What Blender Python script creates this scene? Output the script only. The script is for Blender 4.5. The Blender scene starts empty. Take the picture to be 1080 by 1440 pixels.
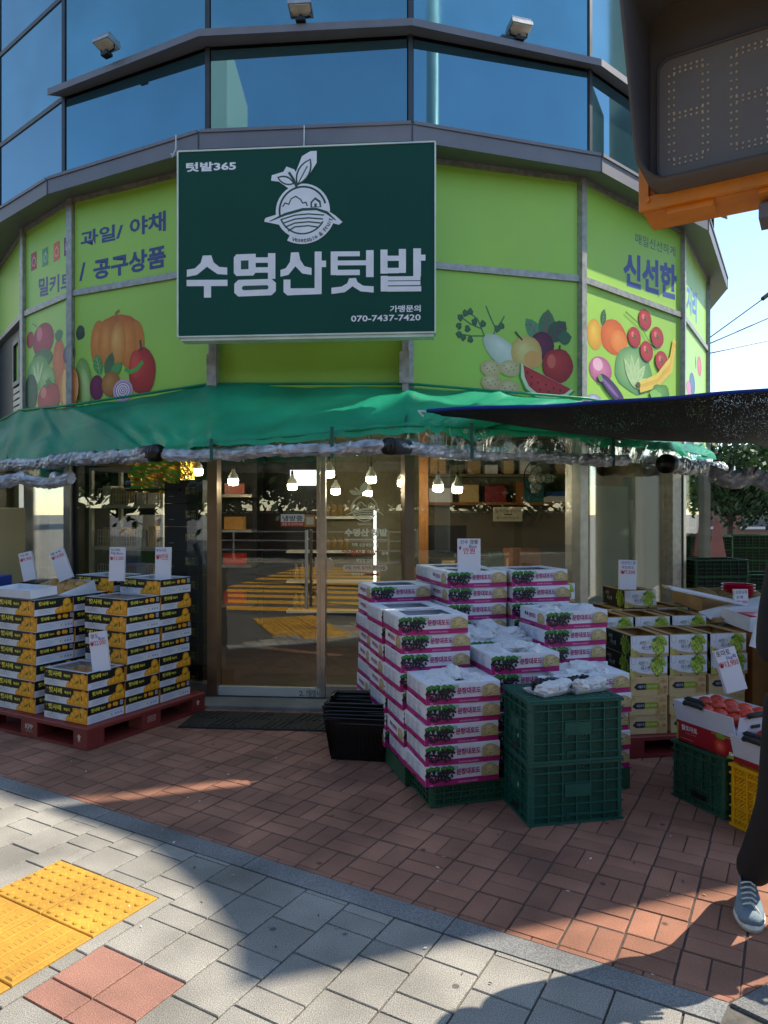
import bpy, bmesh, math, random
from mathutils import Vector, Matrix, noise
R = math.radians
sc = bpy.context.scene
COL = sc.collection
rnd = random.Random(7)

# ---------------------------------------------------------------- camera, sky, sun, exposure
cam_d = bpy.data.cameras.new('camera'); cam = bpy.data.objects.new('camera', cam_d); COL.objects.link(cam)
cam.location = (0, 0, 1.6); cam.rotation_euler = (R(90), 0, 0)
cam_d.sensor_fit = 'VERTICAL'; cam_d.sensor_height = 36; cam_d.lens = 36 * 1000 / 1440
cam_d.clip_start = 0.05; cam_d.clip_end = 3000
sc.camera = cam
SUN_EL = R(50)
sun_h = Vector((0.951, 0.309, 0))
sun_dir = Vector((sun_h.x * math.cos(SUN_EL), sun_h.y * math.cos(SUN_EL), math.sin(SUN_EL)))
w = bpy.data.worlds.new('World'); sc.world = w; w.use_nodes = True
nt = w.node_tree; bg = nt.nodes['Background']
sky = nt.nodes.new('ShaderNodeTexSky'); sky.sky_type = 'NISHITA'; sky.sun_disc = False
sky.sun_elevation = SUN_EL; sky.sun_rotation = math.atan2(sun_h.x, sun_h.y)
sky.air_density = 0.9; sky.dust_density = 0.1; sky.ozone_density = 2.2
nt.links.new(sky.outputs[0], bg.inputs[0]); bg.inputs[1].default_value = 0.15
sl = bpy.data.lights.new('sun', 'SUN'); sl.energy = 3.6; sl.angle = R(0.45); sl.color = (1.0, 0.95, 0.87)
so = bpy.data.objects.new('sun', sl); COL.objects.link(so)
so.rotation_euler = sun_dir.to_track_quat('Z', 'Y').to_euler()
so.location = (20, 8, 30)
sc.view_settings.view_transform = 'Standard'; sc.view_settings.look = 'None'
sc.view_settings.exposure = 1.12; sc.view_settings.gamma = 1; sc.view_settings.use_white_balance = True; sc.view_settings.white_balance_temperature = 7150; sc.view_settings.white_balance_tint = 8; sc.view_settings.use_curve_mapping = False
sc.cycles.max_bounces = 8; sc.cycles.transparent_max_bounces = 24

# ---------------------------------------------------------------- materials
def lin(c):
    if isinstance(c, str):
        c = [int(c[i:i + 2], 16) / 255 for i in (0, 2, 4)]
        c = [x / 12.92 if x <= .04045 else ((x + .055) / 1.055) ** 2.4 for x in c]
    return (c[0], c[1], c[2], 1)
def mat(name, col, rough=.6, metal=0, var=.12, vs=6, bump=0, bs=60, objvar=0, spec=.5, trans=0, col2=None, detail=4):
    m = bpy.data.materials.new(name); m.use_nodes = True; n = m.node_tree; L = n.links
    b = n.nodes['Principled BSDF']; b.inputs['Roughness'].default_value = rough; b.inputs['Metallic'].default_value = metal
    b.inputs['Specular IOR Level'].default_value = spec
    tc = n.nodes.new('ShaderNodeTexCoord')
    nz = n.nodes.new('ShaderNodeTexNoise'); nz.inputs['Scale'].default_value = vs; nz.inputs['Detail'].default_value = detail
    L.new(tc.outputs['Object'], nz.inputs['Vector'])
    c = lin(col); mr = n.nodes.new('ShaderNodeMapRange'); mr.inputs[1].default_value = .3; mr.inputs[2].default_value = .7
    L.new(nz.outputs[0], mr.inputs[0])
    mx = n.nodes.new('ShaderNodeMix'); mx.data_type = 'RGBA'
    a = [x * (1 - var) for x in c[:3]] + [1]
    z = lin(col2) if col2 else [min(1, x * (1 + var)) for x in c[:3]] + [1]
    mx.inputs[6].default_value = a; mx.inputs[7].default_value = z
    L.new(mr.outputs[0], mx.inputs[0]); out = mx.outputs[2]
    if objvar:
        oi = n.nodes.new('ShaderNodeObjectInfo'); g = n.nodes.new('ShaderNodeNewGeometry')
        ad = n.nodes.new('ShaderNodeMath'); ad.operation = 'ADD'
        L.new(oi.outputs['Random'], ad.inputs[0]); L.new(g.outputs['Random Per Island'], ad.inputs[1])
        fr = n.nodes.new('ShaderNodeMath'); fr.operation = 'FRACT'; L.new(ad.outputs[0], fr.inputs[0])
        r2 = n.nodes.new('ShaderNodeMapRange'); r2.inputs[3].default_value = 1 - objvar; r2.inputs[4].default_value = 1 + objvar
        L.new(fr.outputs[0], r2.inputs[0])
        hs = n.nodes.new('ShaderNodeHueSaturation'); L.new(out, hs.inputs['Color']); L.new(r2.outputs[0], hs.inputs['Value']); out = hs.outputs[0]
    L.new(out, b.inputs['Base Color'])
    rr = n.nodes.new('ShaderNodeMapRange'); rr.inputs[3].default_value = rough * .85; rr.inputs[4].default_value = min(1, rough * 1.2)
    L.new(nz.outputs[0], rr.inputs[0]); L.new(rr.outputs[0], b.inputs['Roughness'])
    if bump:
        n2 = n.nodes.new('ShaderNodeTexNoise'); n2.inputs['Scale'].default_value = bs; n2.inputs['Detail'].default_value = 5
        L.new(tc.outputs['Object'], n2.inputs['Vector'])
        bp = n.nodes.new('ShaderNodeBump'); bp.inputs['Strength'].default_value = bump; bp.inputs['Distance'].default_value = .01
        L.new(n2.outputs[0], bp.inputs['Height']); L.new(bp.outputs[0], b.inputs['Normal'])
    if trans:
        tr = n.nodes.new('ShaderNodeBsdfTranslucent'); L.new(out, tr.inputs[0])
        ms = n.nodes.new('ShaderNodeMixShader'); ms.inputs[0].default_value = trans
        L.new(b.outputs[0], ms.inputs[1]); L.new(tr.outputs[0], ms.inputs[2])
        L.new(ms.outputs[0], n.nodes['Material Output'].inputs[0])
    return m
def glassy(name, tint, refl, rough=.02, bump=0, bs=8, gcol=(1, 1, 1), aniso=1):
    m = bpy.data.materials.new(name); m.use_nodes = True; n = m.node_tree; L = n.links
    n.nodes.remove(n.nodes['Principled BSDF'])
    t = n.nodes.new('ShaderNodeBsdfTransparent'); t.inputs[0].default_value = (*tint, 1)
    g = n.nodes.new('ShaderNodeBsdfGlossy'); g.inputs['Roughness'].default_value = rough; g.inputs[0].default_value = (*gcol, 1)
    lw = n.nodes.new('ShaderNodeLayerWeight'); lw.inputs[0].default_value = .22
    mr = n.nodes.new('ShaderNodeMapRange'); mr.inputs[3].default_value = refl; mr.inputs[4].default_value = .6
    L.new(lw.outputs['Fresnel'], mr.inputs[0])
    ms = n.nodes.new('ShaderNodeMixShader'); L.new(mr.outputs[0], ms.inputs[0]); L.new(t.outputs[0], ms.inputs[1]); L.new(g.outputs[0], ms.inputs[2])
    L.new(ms.outputs[0], n.nodes['Material Output'].inputs[0])
    if bump:
        tc = n.nodes.new('ShaderNodeTexCoord'); mp = n.nodes.new('ShaderNodeMapping'); mp.inputs['Scale'].default_value = (1, 1, aniso)
        nz = n.nodes.new('ShaderNodeTexNoise'); nz.inputs['Scale'].default_value = bs; nz.inputs['Detail'].default_value = 4; nz.inputs['Distortion'].default_value = 1.2
        L.new(tc.outputs['Object'], mp.inputs[0]); L.new(mp.outputs[0], nz.inputs['Vector'])
        bp = n.nodes.new('ShaderNodeBump'); bp.inputs['Strength'].default_value = bump; bp.inputs['Distance'].default_value = .05
        L.new(nz.outputs[0], bp.inputs['Height']); L.new(bp.outputs[0], g.inputs['Normal']); L.new(bp.outputs[0], lw.inputs['Normal'])
    return m
def emit(name, col, s):
    m = bpy.data.materials.new(name); m.use_nodes = True; b = m.node_tree.nodes['Principled BSDF']
    b.inputs['Emission Color'].default_value = lin(col); b.inputs['Emission Strength'].default_value = s; b.inputs['Base Color'].default_value = lin(col)
    return m
def vcol(name, rough=.5, spec=.5, bump=0):
    m = bpy.data.materials.new(name); m.use_nodes = True; n = m.node_tree; b = n.nodes['Principled BSDF']
    a = n.nodes.new('ShaderNodeVertexColor'); a.layer_name = 'Col'
    tc = n.nodes.new('ShaderNodeTexCoord'); nz = n.nodes.new('ShaderNodeTexNoise'); nz.inputs['Scale'].default_value = 9
    n.links.new(tc.outputs['Object'], nz.inputs['Vector'])
    mr = n.nodes.new('ShaderNodeMapRange'); mr.inputs[3].default_value = .86; mr.inputs[4].default_value = 1.1; n.links.new(nz.outputs[0], mr.inputs[0])
    hs = n.nodes.new('ShaderNodeHueSaturation'); n.links.new(a.outputs[0], hs.inputs['Color']); n.links.new(mr.outputs[0], hs.inputs['Value'])
    n.links.new(hs.outputs[0], b.inputs['Base Color'])
    b.inputs['Roughness'].default_value = rough; b.inputs['Specular IOR Level'].default_value = spec
    return m
def brickmat(name, c1, c2, cm, scale=1, bw=.2, rh=.07):
    m = bpy.data.materials.new(name); m.use_nodes = True; n = m.node_tree; b = n.nodes['Principled BSDF']
    tc = n.nodes.new('ShaderNodeTexCoord'); sp = n.nodes.new('ShaderNodeSeparateXYZ'); cb = n.nodes.new('ShaderNodeCombineXYZ')
    n.links.new(tc.outputs['Object'], sp.inputs[0]); n.links.new(sp.outputs[0], cb.inputs[0]); n.links.new(sp.outputs[2], cb.inputs[1])
    br = n.nodes.new('ShaderNodeTexBrick'); br.inputs['Scale'].default_value = scale
    br.inputs['Color1'].default_value = lin(c1); br.inputs['Color2'].default_value = lin(c2); br.inputs['Mortar'].default_value = lin(cm)
    br.inputs['Mortar Size'].default_value = .012; br.inputs['Brick Width'].default_value = bw; br.inputs['Row Height'].default_value = rh
    n.links.new(cb.outputs[0], br.inputs[0]); n.links.new(br.outputs[0], b.inputs['Base Color']); b.inputs['Roughness'].default_value = .85
    return m
def speckle(name, col, dark, light, scale=260, rough=.8, objvar=.12):
    m = mat(name, col, rough, var=.1, vs=3, bump=.35, bs=220, objvar=objvar); n = m.node_tree; b = n.nodes['Principled BSDF']
    src = b.inputs['Base Color'].links[0].from_socket
    tc = n.nodes.new('ShaderNodeTexCoord'); v = n.nodes.new('ShaderNodeTexNoise'); v.inputs['Scale'].default_value = scale; v.inputs['Detail'].default_value = 2
    n.links.new(tc.outputs['Object'], v.inputs['Vector'])
    cr = n.nodes.new('ShaderNodeValToRGB'); e = cr.color_ramp.elements
    e[0].position = .36; e[0].color = (dark, dark, dark, 1); e[1].position = .66; e[1].color = (light, light, light, 1)
    n.links.new(v.outputs[0], cr.inputs[0])
    mx = n.nodes.new('ShaderNodeMix'); mx.data_type = 'RGBA'; mx.blend_type = 'MULTIPLY'; mx.inputs[0].default_value = 1
    n.links.new(src, mx.inputs[6]); n.links.new(cr.outputs[0], mx.inputs[7])
    # stains
    s2 = n.nodes.new('ShaderNodeTexNoise'); s2.inputs['Scale'].default_value = 2.3; s2.inputs['Detail'].default_value = 6
    g = n.nodes.new('ShaderNodeNewGeometry'); n.links.new(g.outputs['Position'], s2.inputs['Vector'])
    m2 = n.nodes.new('ShaderNodeMapRange'); m2.inputs[1].default_value = .3; m2.inputs[2].default_value = .7; m2.inputs[3].default_value = .60; m2.inputs[4].default_value = 1.16
    n.links.new(s2.outputs[0], m2.inputs[0]); hs = n.nodes.new('ShaderNodeHueSaturation')
    n.links.new(mx.outputs[2], hs.inputs['Color']); n.links.new(m2.outputs[0], hs.inputs['Value'])
    # small dark gum spots
    vo = n.nodes.new('ShaderNodeTexVoronoi'); vo.inputs['Scale'].default_value = 4.6; n.links.new(g.outputs['Position'], vo.inputs['Vector'])
    m3 = n.nodes.new('ShaderNodeMapRange'); m3.inputs[1].default_value = .05; m3.inputs[2].default_value = .075; m3.inputs[3].default_value = .38; m3.inputs[4].default_value = 1
    n.links.new(vo.outputs['Distance'], m3.inputs[0]); h2 = n.nodes.new('ShaderNodeHueSaturation')
    n.links.new(hs.outputs[0], h2.inputs['Color']); n.links.new(m3.outputs[0], h2.inputs['Value'])
    n.links.new(h2.outputs[0], b.inputs['Base Color'])
    return m

M = {}
M['steel'] = mat('brushed_steel', 'b6b4b0', .34, .85, var=.12, vs=14, bump=.05)
M['bronze'] = mat('bronze_steel', '8d7866', .3, .8, var=.1, vs=10)
M['alu'] = mat('weathered_aluminium', 'a3a19c', .45, .45, var=.25, vs=18, bump=.1)
M['fascia'] = mat('fascia_metal', '74737a', .5, .25, var=.1, vs=4, bump=.04, bs=20)
M['mull'] = mat('dark_mullion', '3b4046', .4, .4)
M['green_panel'] = mat('lime_film', 'a4d656', .42, var=.05, vs=1.4, bump=.03, bs=4)
M['sign_green'] = mat('sign_green_film', '07493c', .42, var=.1, vs=1, bump=.03, bs=3, spec=.2)
M['sign_white'] = mat('sign_white_film', 'e6e8ee', .4, var=.04)
M['rim_white'] = mat('sign_rim', 'cfdcd2', .4, .1)
M['tarp'] = mat('green_tarp', '20b48c', .36, var=.2, vs=2.2, bump=.35, bs=14, trans=.5)
M['brick'] = speckle('clay_brick', 'a06d57', .82, 1.08, scale=150, rough=.86, objvar=.16)
M['bed'] = mat('joint_sand', '4c3e36', .95, var=.3, vs=30, bump=.4)
M['gbed'] = mat('joint_mortar', '57534d', .95, var=.3, vs=30, bump=.4)
M['paver'] = speckle('granite_paver', 'a09b92', .5, 1.22, objvar=.13)
M['redpaver'] = speckle('red_granite_paver', 'ad7c6c', .6, 1.2, objvar=.08)
M['kerb'] = speckle('kerb_granite', '868685', .5, 1.2, objvar=.08)
M['tactile'] = speckle('yellow_tactile', 'c99538', .86, 1.06, scale=120, objvar=.03)
M['asphalt'] = speckle('asphalt', '504f4d', .6, 1.3, scale=90, objvar=0)
M['roadyellow'] = mat('yellow_road_paint', 'cf9426', .7, var=.2, vs=9)
M['concrete'] = speckle('concrete', '8f8b84', .8, 1.1, scale=80, objvar=0)
M['carton_white'] = mat('white_carton', 'd9d9df', .55, var=.08, vs=5, bump=.35, bs=7)
M['carton_in'] = mat('carton_inside', 'cfd0dc', .6, var=.05)
M['kraft'] = mat('kraft_carton', 'b08a5c', .75, var=.1, vs=12, bump=.08)
M['kraft_pale'] = mat('pale_kraft_carton', 'cfae7c', .7, var=.07, vs=8, bump=.06)
M['carton_black'] = mat('black_carton', '15171a', .45, var=.1)
M['carton_yellow'] = mat('yellow_carton', 'e2a01c', .5, var=.06)
M['print'] = vcol('flat_print', .45)
M['crate_green'] = mat('green_crate_plastic', '17564a', .38, var=.16, vs=5, bump=.08, bs=40)
M['crate_green2'] = mat('darker_green_crate_plastic', '24523c', .42, var=.16, vs=5, bump=.08)
M['crate_bg'] = mat('grass_green_crate_plastic', '17502f', .45, var=.2, vs=5)
M['crate_yellow'] = mat('yellow_crate_plastic', 'e5a411', .4, var=.1, vs=5, bump=.06)
M['pallet'] = mat('red_pallet_plastic', '7e2a26', .5, var=.16, vs=5, bump=.12, bs=30)
M['black'] = mat('black_plastic', '0e0e10', .35, var=.2)
M['rubber'] = mat('black_rubber', '1d1c1c', .7, var=.3, vs=9, bump=.3)
M['paper'] = mat('white_paper', 'dcdcdc', .7, var=.07, vs=14, bump=.15, bs=40, trans=.12)
M['card'] = mat('card_white', 'd8d6dc', .6, var=.03)
M['grape'] = mat('dark_grape', '17131f', .32, var=.4, vs=30, bump=.1, objvar=.25)
M['muscat'] = mat('green_grape', '8fa32c', .35, var=.2, vs=30, objvar=.2)
M['tomato'] = mat('tomato_skin', 'c1351b', .25, var=.25, vs=7, objvar=.12)
M['pear'] = mat('pear_skin', 'b98645', .5, var=.15, vs=30, objvar=.15)
M['apple'] = mat('apple_skin', '8a1f2c', .35, var=.3, vs=16, objvar=.15)
M['leafg'] = mat('fruit_stem', '3d5a22', .6)
M['melon'] = mat('brown_melon_net', '8a7148', .7, var=.35, vs=60, bump=.4)
M['redplastic'] = mat('red_plastic', 'c8103a', .3, var=.08)
M['film'] = glassy('clear_wrap', (.95, .95, .96), .10, .12, bump=.9, bs=16)
M['sheet'] = glassy('clear_plastic_sheet', (.86, .86, .83), .04, .12, bump=.7, bs=5, aniso=.4)
M['roll'] = mat('rolled_plastic', '9a9ea6', .15, .25, var=.3, vs=9, bump=.25, bs=30, col2='e2e8ee', trans=.25)
M['glass'] = glassy('shop_glass', (.86, .88, .84), .085, .0)
M['bglass'] = mat('blue_tower_glass', '5a8a9c', .015, .86, var=.10, vs=.9)
M['bglassd'] = mat('blue_tower_glass_upper', '6497a6', .05, .84, var=.16, vs=1.1, bump=.03, bs=3)
M['beige'] = mat('beige_plaster', 'a89468', .8, var=.1, vs=2)
M['inwall'] = mat('olive_shade_wall', '686350', .85, var=.15, vs=2)
M['inceil'] = mat('ceiling_paint', '8a805f', .85, var=.1)
M['infloor'] = mat('shop_floor_tile', '4a4038', .5, var=.2)
M['darkmetal'] = mat('dark_metal', '2a2d30', .4, .6)
M['white_metal'] = mat('white_enamel', 'c9cac4', .4, .1, var=.06)
M['grey_board'] = mat('grey_board', 'c6ccc6', .5, var=.05)
M['teal'] = mat('teal_board', '1f6572', .5, var=.1)
M['gold'] = mat('gold_foil', 'e0b850', .2, .85, var=.15, vs=6, bump=.5, bs=16)
M['wood'] = mat('orange_wood', '95602f', .5, var=.15, vs=8)
M['bulb'] = emit('lit_bulb', 'fff4df', 34)
M['fridge_light'] = emit('fridge_light', 'e9f2ff', 1.6)
M['sig'] = mat('signal_orange_paint', 'd98a2c', .45, var=.12, vs=10, bump=.08, bs=50)
M['sigblack'] = mat('signal_hood_glare_grey', '54555b', .6, var=.12, vs=6)  # black hood greyed in its colour to stand in for veiling glare
M['sigscreen'] = mat('signal_screen_glare_grey', '6e6d6c', .38, var=.1, vs=4, bump=.05)  # screen tone lifted as well, glare put into the base colour
M['led'] = mat('unlit_led', 'd0cdc2', .3, var=.2)
M['bark'] = mat('tree_bark', '4b4036', .9, var=.3, vs=9, bump=.6, bs=20)
M['leaf'] = mat('tree_leaf', '3a5a26', .6, var=.35, vs=1.2, objvar=.3, trans=.3)
M['leafd'] = mat('dark_tree_leaf', '28421d', .6, var=.35, vs=1.2, objvar=.3, trans=.2)
M['skin'] = mat('skin', 'b98365', .5, var=.06)
M['cloth'] = mat('black_cloth', '141417', .85, var=.3, vs=6, bump=1.0, bs=7)
M['hair'] = mat('black_hair', '120f0e', .5)
M['shoeblue'] = mat('grey_blue_canvas', '74858f', .8, var=.15, vs=30, bump=.3, bs=200)
M['shoewhite'] = mat('white_shoe_rubber', 'cfcdc4', .5, var=.06)
M['blueedge'] = mat('blue_hem_tape', '0a3a9a', .5, var=.1, trans=.3)
M['wallbrick'] = brickmat('red_wall_brick', '7b4534', '8d5341', '8a8078')
M['aptwall'] = mat('apartment_wall', 'b9b2a2', .8, var=.05)
M['aptglass'] = mat('apartment_glass', '3c4a58', .1, .5)
M['carwhite'] = mat('white_car_paint', 'd5d7d8', .2, .1, var=.02)
M['carglass'] = mat('car_glass', '0e1114', .08, .3)
M['blue'] = mat('blue_plastic', '1b4fb0', .4)
M['pinkcloth'] = mat('pink_cloth', 'c48f92', .8, trans=.3)
# crate lattice: holes between diagonal ribs
def lattice(name, base, sc_=58, thr=.40):
    m = mat(name, base, .4, var=.12); n = m.node_tree; L = n.links
    tc = n.nodes.new('ShaderNodeTexCoord'); sp = n.nodes.new('ShaderNodeSeparateXYZ'); L.new(tc.outputs['Object'], sp.inputs[0])
    s1 = n.nodes.new('ShaderNodeMath'); s1.operation = 'ADD'; L.new(sp.outputs[0], s1.inputs[0]); L.new(sp.outputs[1], s1.inputs[1])
    ws = []
    for op in ('ADD', 'SUBTRACT'):
        a = n.nodes.new('ShaderNodeMath'); a.operation = op; L.new(s1.outputs[0], a.inputs[0]); L.new(sp.outputs[2], a.inputs[1])
        k = n.nodes.new('ShaderNodeMath'); k.operation = 'MULTIPLY'; k.inputs[1].default_value = sc_; L.new(a.outputs[0], k.inputs[0])
        f = n.nodes.new('ShaderNodeMath'); f.operation = 'FRACT'; L.new(k.outputs[0], f.inputs[0])
        g = n.nodes.new('ShaderNodeMath'); g.operation = 'GREATER_THAN'; g.inputs[1].default_value = thr; L.new(f.outputs[0], g.inputs[0]); ws.append(g)
    q = n.nodes.new('ShaderNodeMath'); q.operation = 'MULTIPLY'; L.new(ws[0].outputs[0], q.inputs[0]); L.new(ws[1].outputs[0], q.inputs[1])
    t = n.nodes.new('ShaderNodeBsdfTransparent'); ms = n.nodes.new('ShaderNodeMixShader')
    L.new(q.outputs[0], ms.inputs[0]); L.new(n.nodes['Principled BSDF'].outputs[0], ms.inputs[1]); L.new(t.outputs[0], ms.inputs[2])
    L.new(ms.outputs[0], n.nodes['Material Output'].inputs[0]); return m
M['lat_green'] = lattice('green_crate_lattice', '195547')
M['lat_green2'] = lattice('darker_green_crate_lattice', '285843')
M['lat_yellow'] = lattice('yellow_crate_lattice', 'e9a815', 50)
def netmat():
    m = mat('black_shade_net', '131217', .75, var=.3, vs=40, bump=.5, bs=120); n = m.node_tree; L = n.links
    tc = n.nodes.new('ShaderNodeTexCoord'); v = n.nodes.new('ShaderNodeTexVoronoi'); v.inputs['Scale'].default_value = 75
    L.new(tc.outputs['Object'], v.inputs['Vector'])
    nz = n.nodes.new('ShaderNodeTexNoise'); nz.inputs['Scale'].default_value = 3; L.new(tc.outputs['Object'], nz.inputs['Vector'])
    ml = n.nodes.new('ShaderNodeMath'); ml.operation = 'MULTIPLY'; ml.inputs[1].default_value = .21; L.new(nz.outputs[0], ml.inputs[0])
    lt = n.nodes.new('ShaderNodeMath'); lt.operation = 'LESS_THAN'; L.new(v.outputs['Distance'], lt.inputs[0]); L.new(ml.outputs[0], lt.inputs[1])
    t = n.nodes.new('ShaderNodeBsdfTransparent'); ms = n.nodes.new('ShaderNodeMixShader')
    L.new(lt.outputs[0], ms.inputs[0]); L.new(n.nodes['Principled BSDF'].outputs[0], ms.inputs[1]); L.new(t.outputs[0], ms.inputs[2])
    L.new(ms.outputs[0], n.nodes['Material Output'].inputs[0]); return m
M['net'] = netmat()

# ---------------------------------------------------------------- helpers
def rot2(a): return Matrix.Rotation(a, 4, 'Z')
class MB:
    def __init__(s): s.v = []; s.f = []; s.m = []
    def add(s, vs, fs, mi=0, T=None):
        b = len(s.v)
        for p in vs:
            p = Vector(p); s.v.append(tuple(T @ p) if T else tuple(p))
        for f in fs: s.f.append([b + i for i in f]); s.m.append(mi)
        return s
    def box(s, x0, x1, y0, y1, z0, z1, mi=0, T=None):
        vs = [(x0, y0, z0), (x1, y0, z0), (x1, y1, z0), (x0, y1, z0), (x0, y0, z1), (x1, y0, z1), (x1, y1, z1), (x0, y1, z1)]
        return s.add(vs, [(0, 3, 2, 1), (4, 5, 6, 7), (0, 1, 5, 4), (1, 2, 6, 5), (2, 3, 7, 6), (3, 0, 4, 7)], mi, T)
    def cbox(s, x0, x1, y0, y1, z0, z1, c=.004, mi=0, T=None):   # box with chamfered top edges
        vs = [(x0, y0, z0), (x1, y0, z0), (x1, y1, z0), (x0, y1, z0), (x0, y0, z1 - c), (x1, y0, z1 - c), (x1, y1, z1 - c), (x0, y1, z1 - c),
              (x0 + c, y0 + c, z1), (x1 - c, y0 + c, z1), (x1 - c, y1 - c, z1), (x0 + c, y1 - c, z1)]
        return s.add(vs, [(0, 3, 2, 1), (0, 1, 5, 4), (1, 2, 6, 5), (2, 3, 7, 6), (3, 0, 4, 7), (4, 5, 9, 8), (5, 6, 10, 9), (6, 7, 11, 10), (7, 4, 8, 11), (8, 9, 10, 11)], mi, T)
    def prism(s, pts, z0, z1, mi=0, T=None):
        n = len(pts); vs = [(p[0], p[1], z0) for p in pts] + [(p[0], p[1], z1) for p in pts]
        fs = [tuple(range(n - 1, -1, -1)), tuple(range(n, 2 * n))] + [(i, (i + 1) % n, n + (i + 1) % n, n + i) for i in range(n)]
        return s.add(vs, fs, mi, T)
    def tube(s, path, r, n=8, mi=0, caps=True, T=None):
        P = [Vector(p) for p in path]; vs = []; up0 = None
        for i, p in enumerate(P):
            d = (P[min(i + 1, len(P) - 1)] - P[max(i - 1, 0)])
            d = d.normalized() if d.length > 1e-9 else Vector((0, 0, 1))
            if up0 is None or abs(up0.dot(d)) > .95: up0 = Vector((0, 0, 1)) if abs(d.z) < .9 else Vector((1, 0, 0))
            a = d.cross(up0).normalized(); b = a.cross(d); up0 = b
            rr = r[i] if isinstance(r, (list, tuple)) else r
            for k in range(n):
                t = 2 * math.pi * k / n; vs.append(p + a * math.cos(t) * rr + b * math.sin(t) * rr)
        fs = [(i * n + k, i * n + (k + 1) % n, (i + 1) * n + (k + 1) % n, (i + 1) * n + k) for i in range(len(P) - 1) for k in range(n)]
        if caps: fs += [tuple(range(n - 1, -1, -1)), tuple(range((len(P) - 1) * n, len(P) * n))]
        return s.add(vs, fs, mi, T)
    def lathe(s, prof, n=16, c=(0, 0, 0), mi=0, T=None, caps=True):
        vs = [(c[0] + r * math.cos(2 * math.pi * k / n), c[1] + r * math.sin(2 * math.pi * k / n), c[2] + z) for r, z in prof for k in range(n)]
        fs = [(i * n + k, i * n + (k + 1) % n, (i + 1) * n + (k + 1) % n, (i + 1) * n + k) for i in range(len(prof) - 1) for k in range(n)]
        if caps: fs += [tuple(range(n - 1, -1, -1)), tuple(range((len(prof) - 1) * n, len(prof) * n))]
        return s.add(vs, fs, mi, T)
    def ell(s, c, r, n=8, h=6, mi=0, T=None, nz=0):
        if not isinstance(r, (tuple, list)): r = (r, r, r)
        vs = [(c[0], c[1], c[2] - r[2])]
        for j in range(1, h):
            a = -math.pi / 2 + math.pi * j / h
            for k in range(n):
                t = 2 * math.pi * k / n; q = 1 + (nz * noise.noise(Vector((c[0] * 9 + math.cos(t) * 1.7, c[1] * 9 + math.sin(t) * 1.7, a * 2))) if nz else 0)
                vs.append((c[0] + r[0] * q * math.cos(a) * math.cos(t), c[1] + r[1] * q * math.cos(a) * math.sin(t), c[2] + r[2] * q * math.sin(a)))
        vs.append((c[0], c[1], c[2] + r[2])); L = len(vs) - 1
        fs = [(0, 1 + (k + 1) % n, 1 + k) for k in range(n)]
        fs += [(1 + j * n + k, 1 + j * n + (k + 1) % n, 1 + (j + 1) * n + (k + 1) % n, 1 + (j + 1) * n + k) for j in range(h - 2) for k in range(n)]
        fs += [(L, 1 + (h - 2) * n + k, 1 + (h - 2) * n + (k + 1) % n) for k in range(n)]
        return s.add(vs, fs, mi, T)
    def mesh(s, name, mats, smooth=False):
        me = bpy.data.meshes.new(name); me.from_pydata(s.v, [], s.f)
        for m in (mats if isinstance(mats, list) else [mats]): me.materials.append(m)
        me.polygons.foreach_set('material_index', s.m)
        if smooth: me.polygons.foreach_set('use_smooth', [True] * len(s.f))
        me.update(); return me
    def build(s, name, mats, parent=None, smooth=False, **kw):
        return link(name, s.mesh(name, mats, smooth), parent, **kw)
def link(name, me, parent=None, label=None, cat=None, group=None, kind=None, loc=None, rz=0, world=False):
    o = bpy.data.objects.new(name, me); COL.objects.link(o)
    if loc is not None: o.location = loc
    if rz: o.rotation_euler[2] = rz
    if parent is not None:
        o.parent = parent
        if world: o.matrix_parent_inverse = parent.matrix_basis.inverted()
    if label: o['label'] = label
    if cat: o['category'] = cat
    if group: o['group'] = group
    if kind: o['kind'] = kind
    return o
def thing(name, label, cat, loc=(0, 0, 0), rz=0, group=None):
    o = link(name, None, None, label, cat, group, loc=loc, rz=rz); o.empty_display_size = .1
    return o
def smooth_by_angle(o):
    for p in o.data.polygons: p.use_smooth = True

# flat print: coloured shapes laid on a face, each a fraction of a millimetre above the last
_tc = {}
def glyphs(s, bold):
    k = (s, bold)
    if k not in _tc:
        c = bpy.data.curves.new('t', 'FONT'); c.body = s; c.resolution_u = 2; c.offset = bold
        o = bpy.data.objects.new('t', c); COL.objects.link(o); bpy.context.view_layer.update()
        me = bpy.data.meshes.new_from_object(o.evaluated_get(bpy.context.evaluated_depsgraph_get()))
        vs = [(v.co.x, v.co.y) for v in me.vertices]; fs = [tuple(p.vertices) for p in me.polygons]
        bpy.data.objects.remove(o); bpy.data.meshes.remove(me)
        x0 = min(v[0] for v in vs); x1 = max(v[0] for v in vs); y0 = min(v[1] for v in vs); y1 = max(v[1] for v in vs)
        _tc[k] = ([((x - x0) / (x1 - x0), (y - y0) / (y1 - y0)) for x, y in vs], fs, (x1 - x0) / (y1 - y0))
    return _tc[k]
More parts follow.
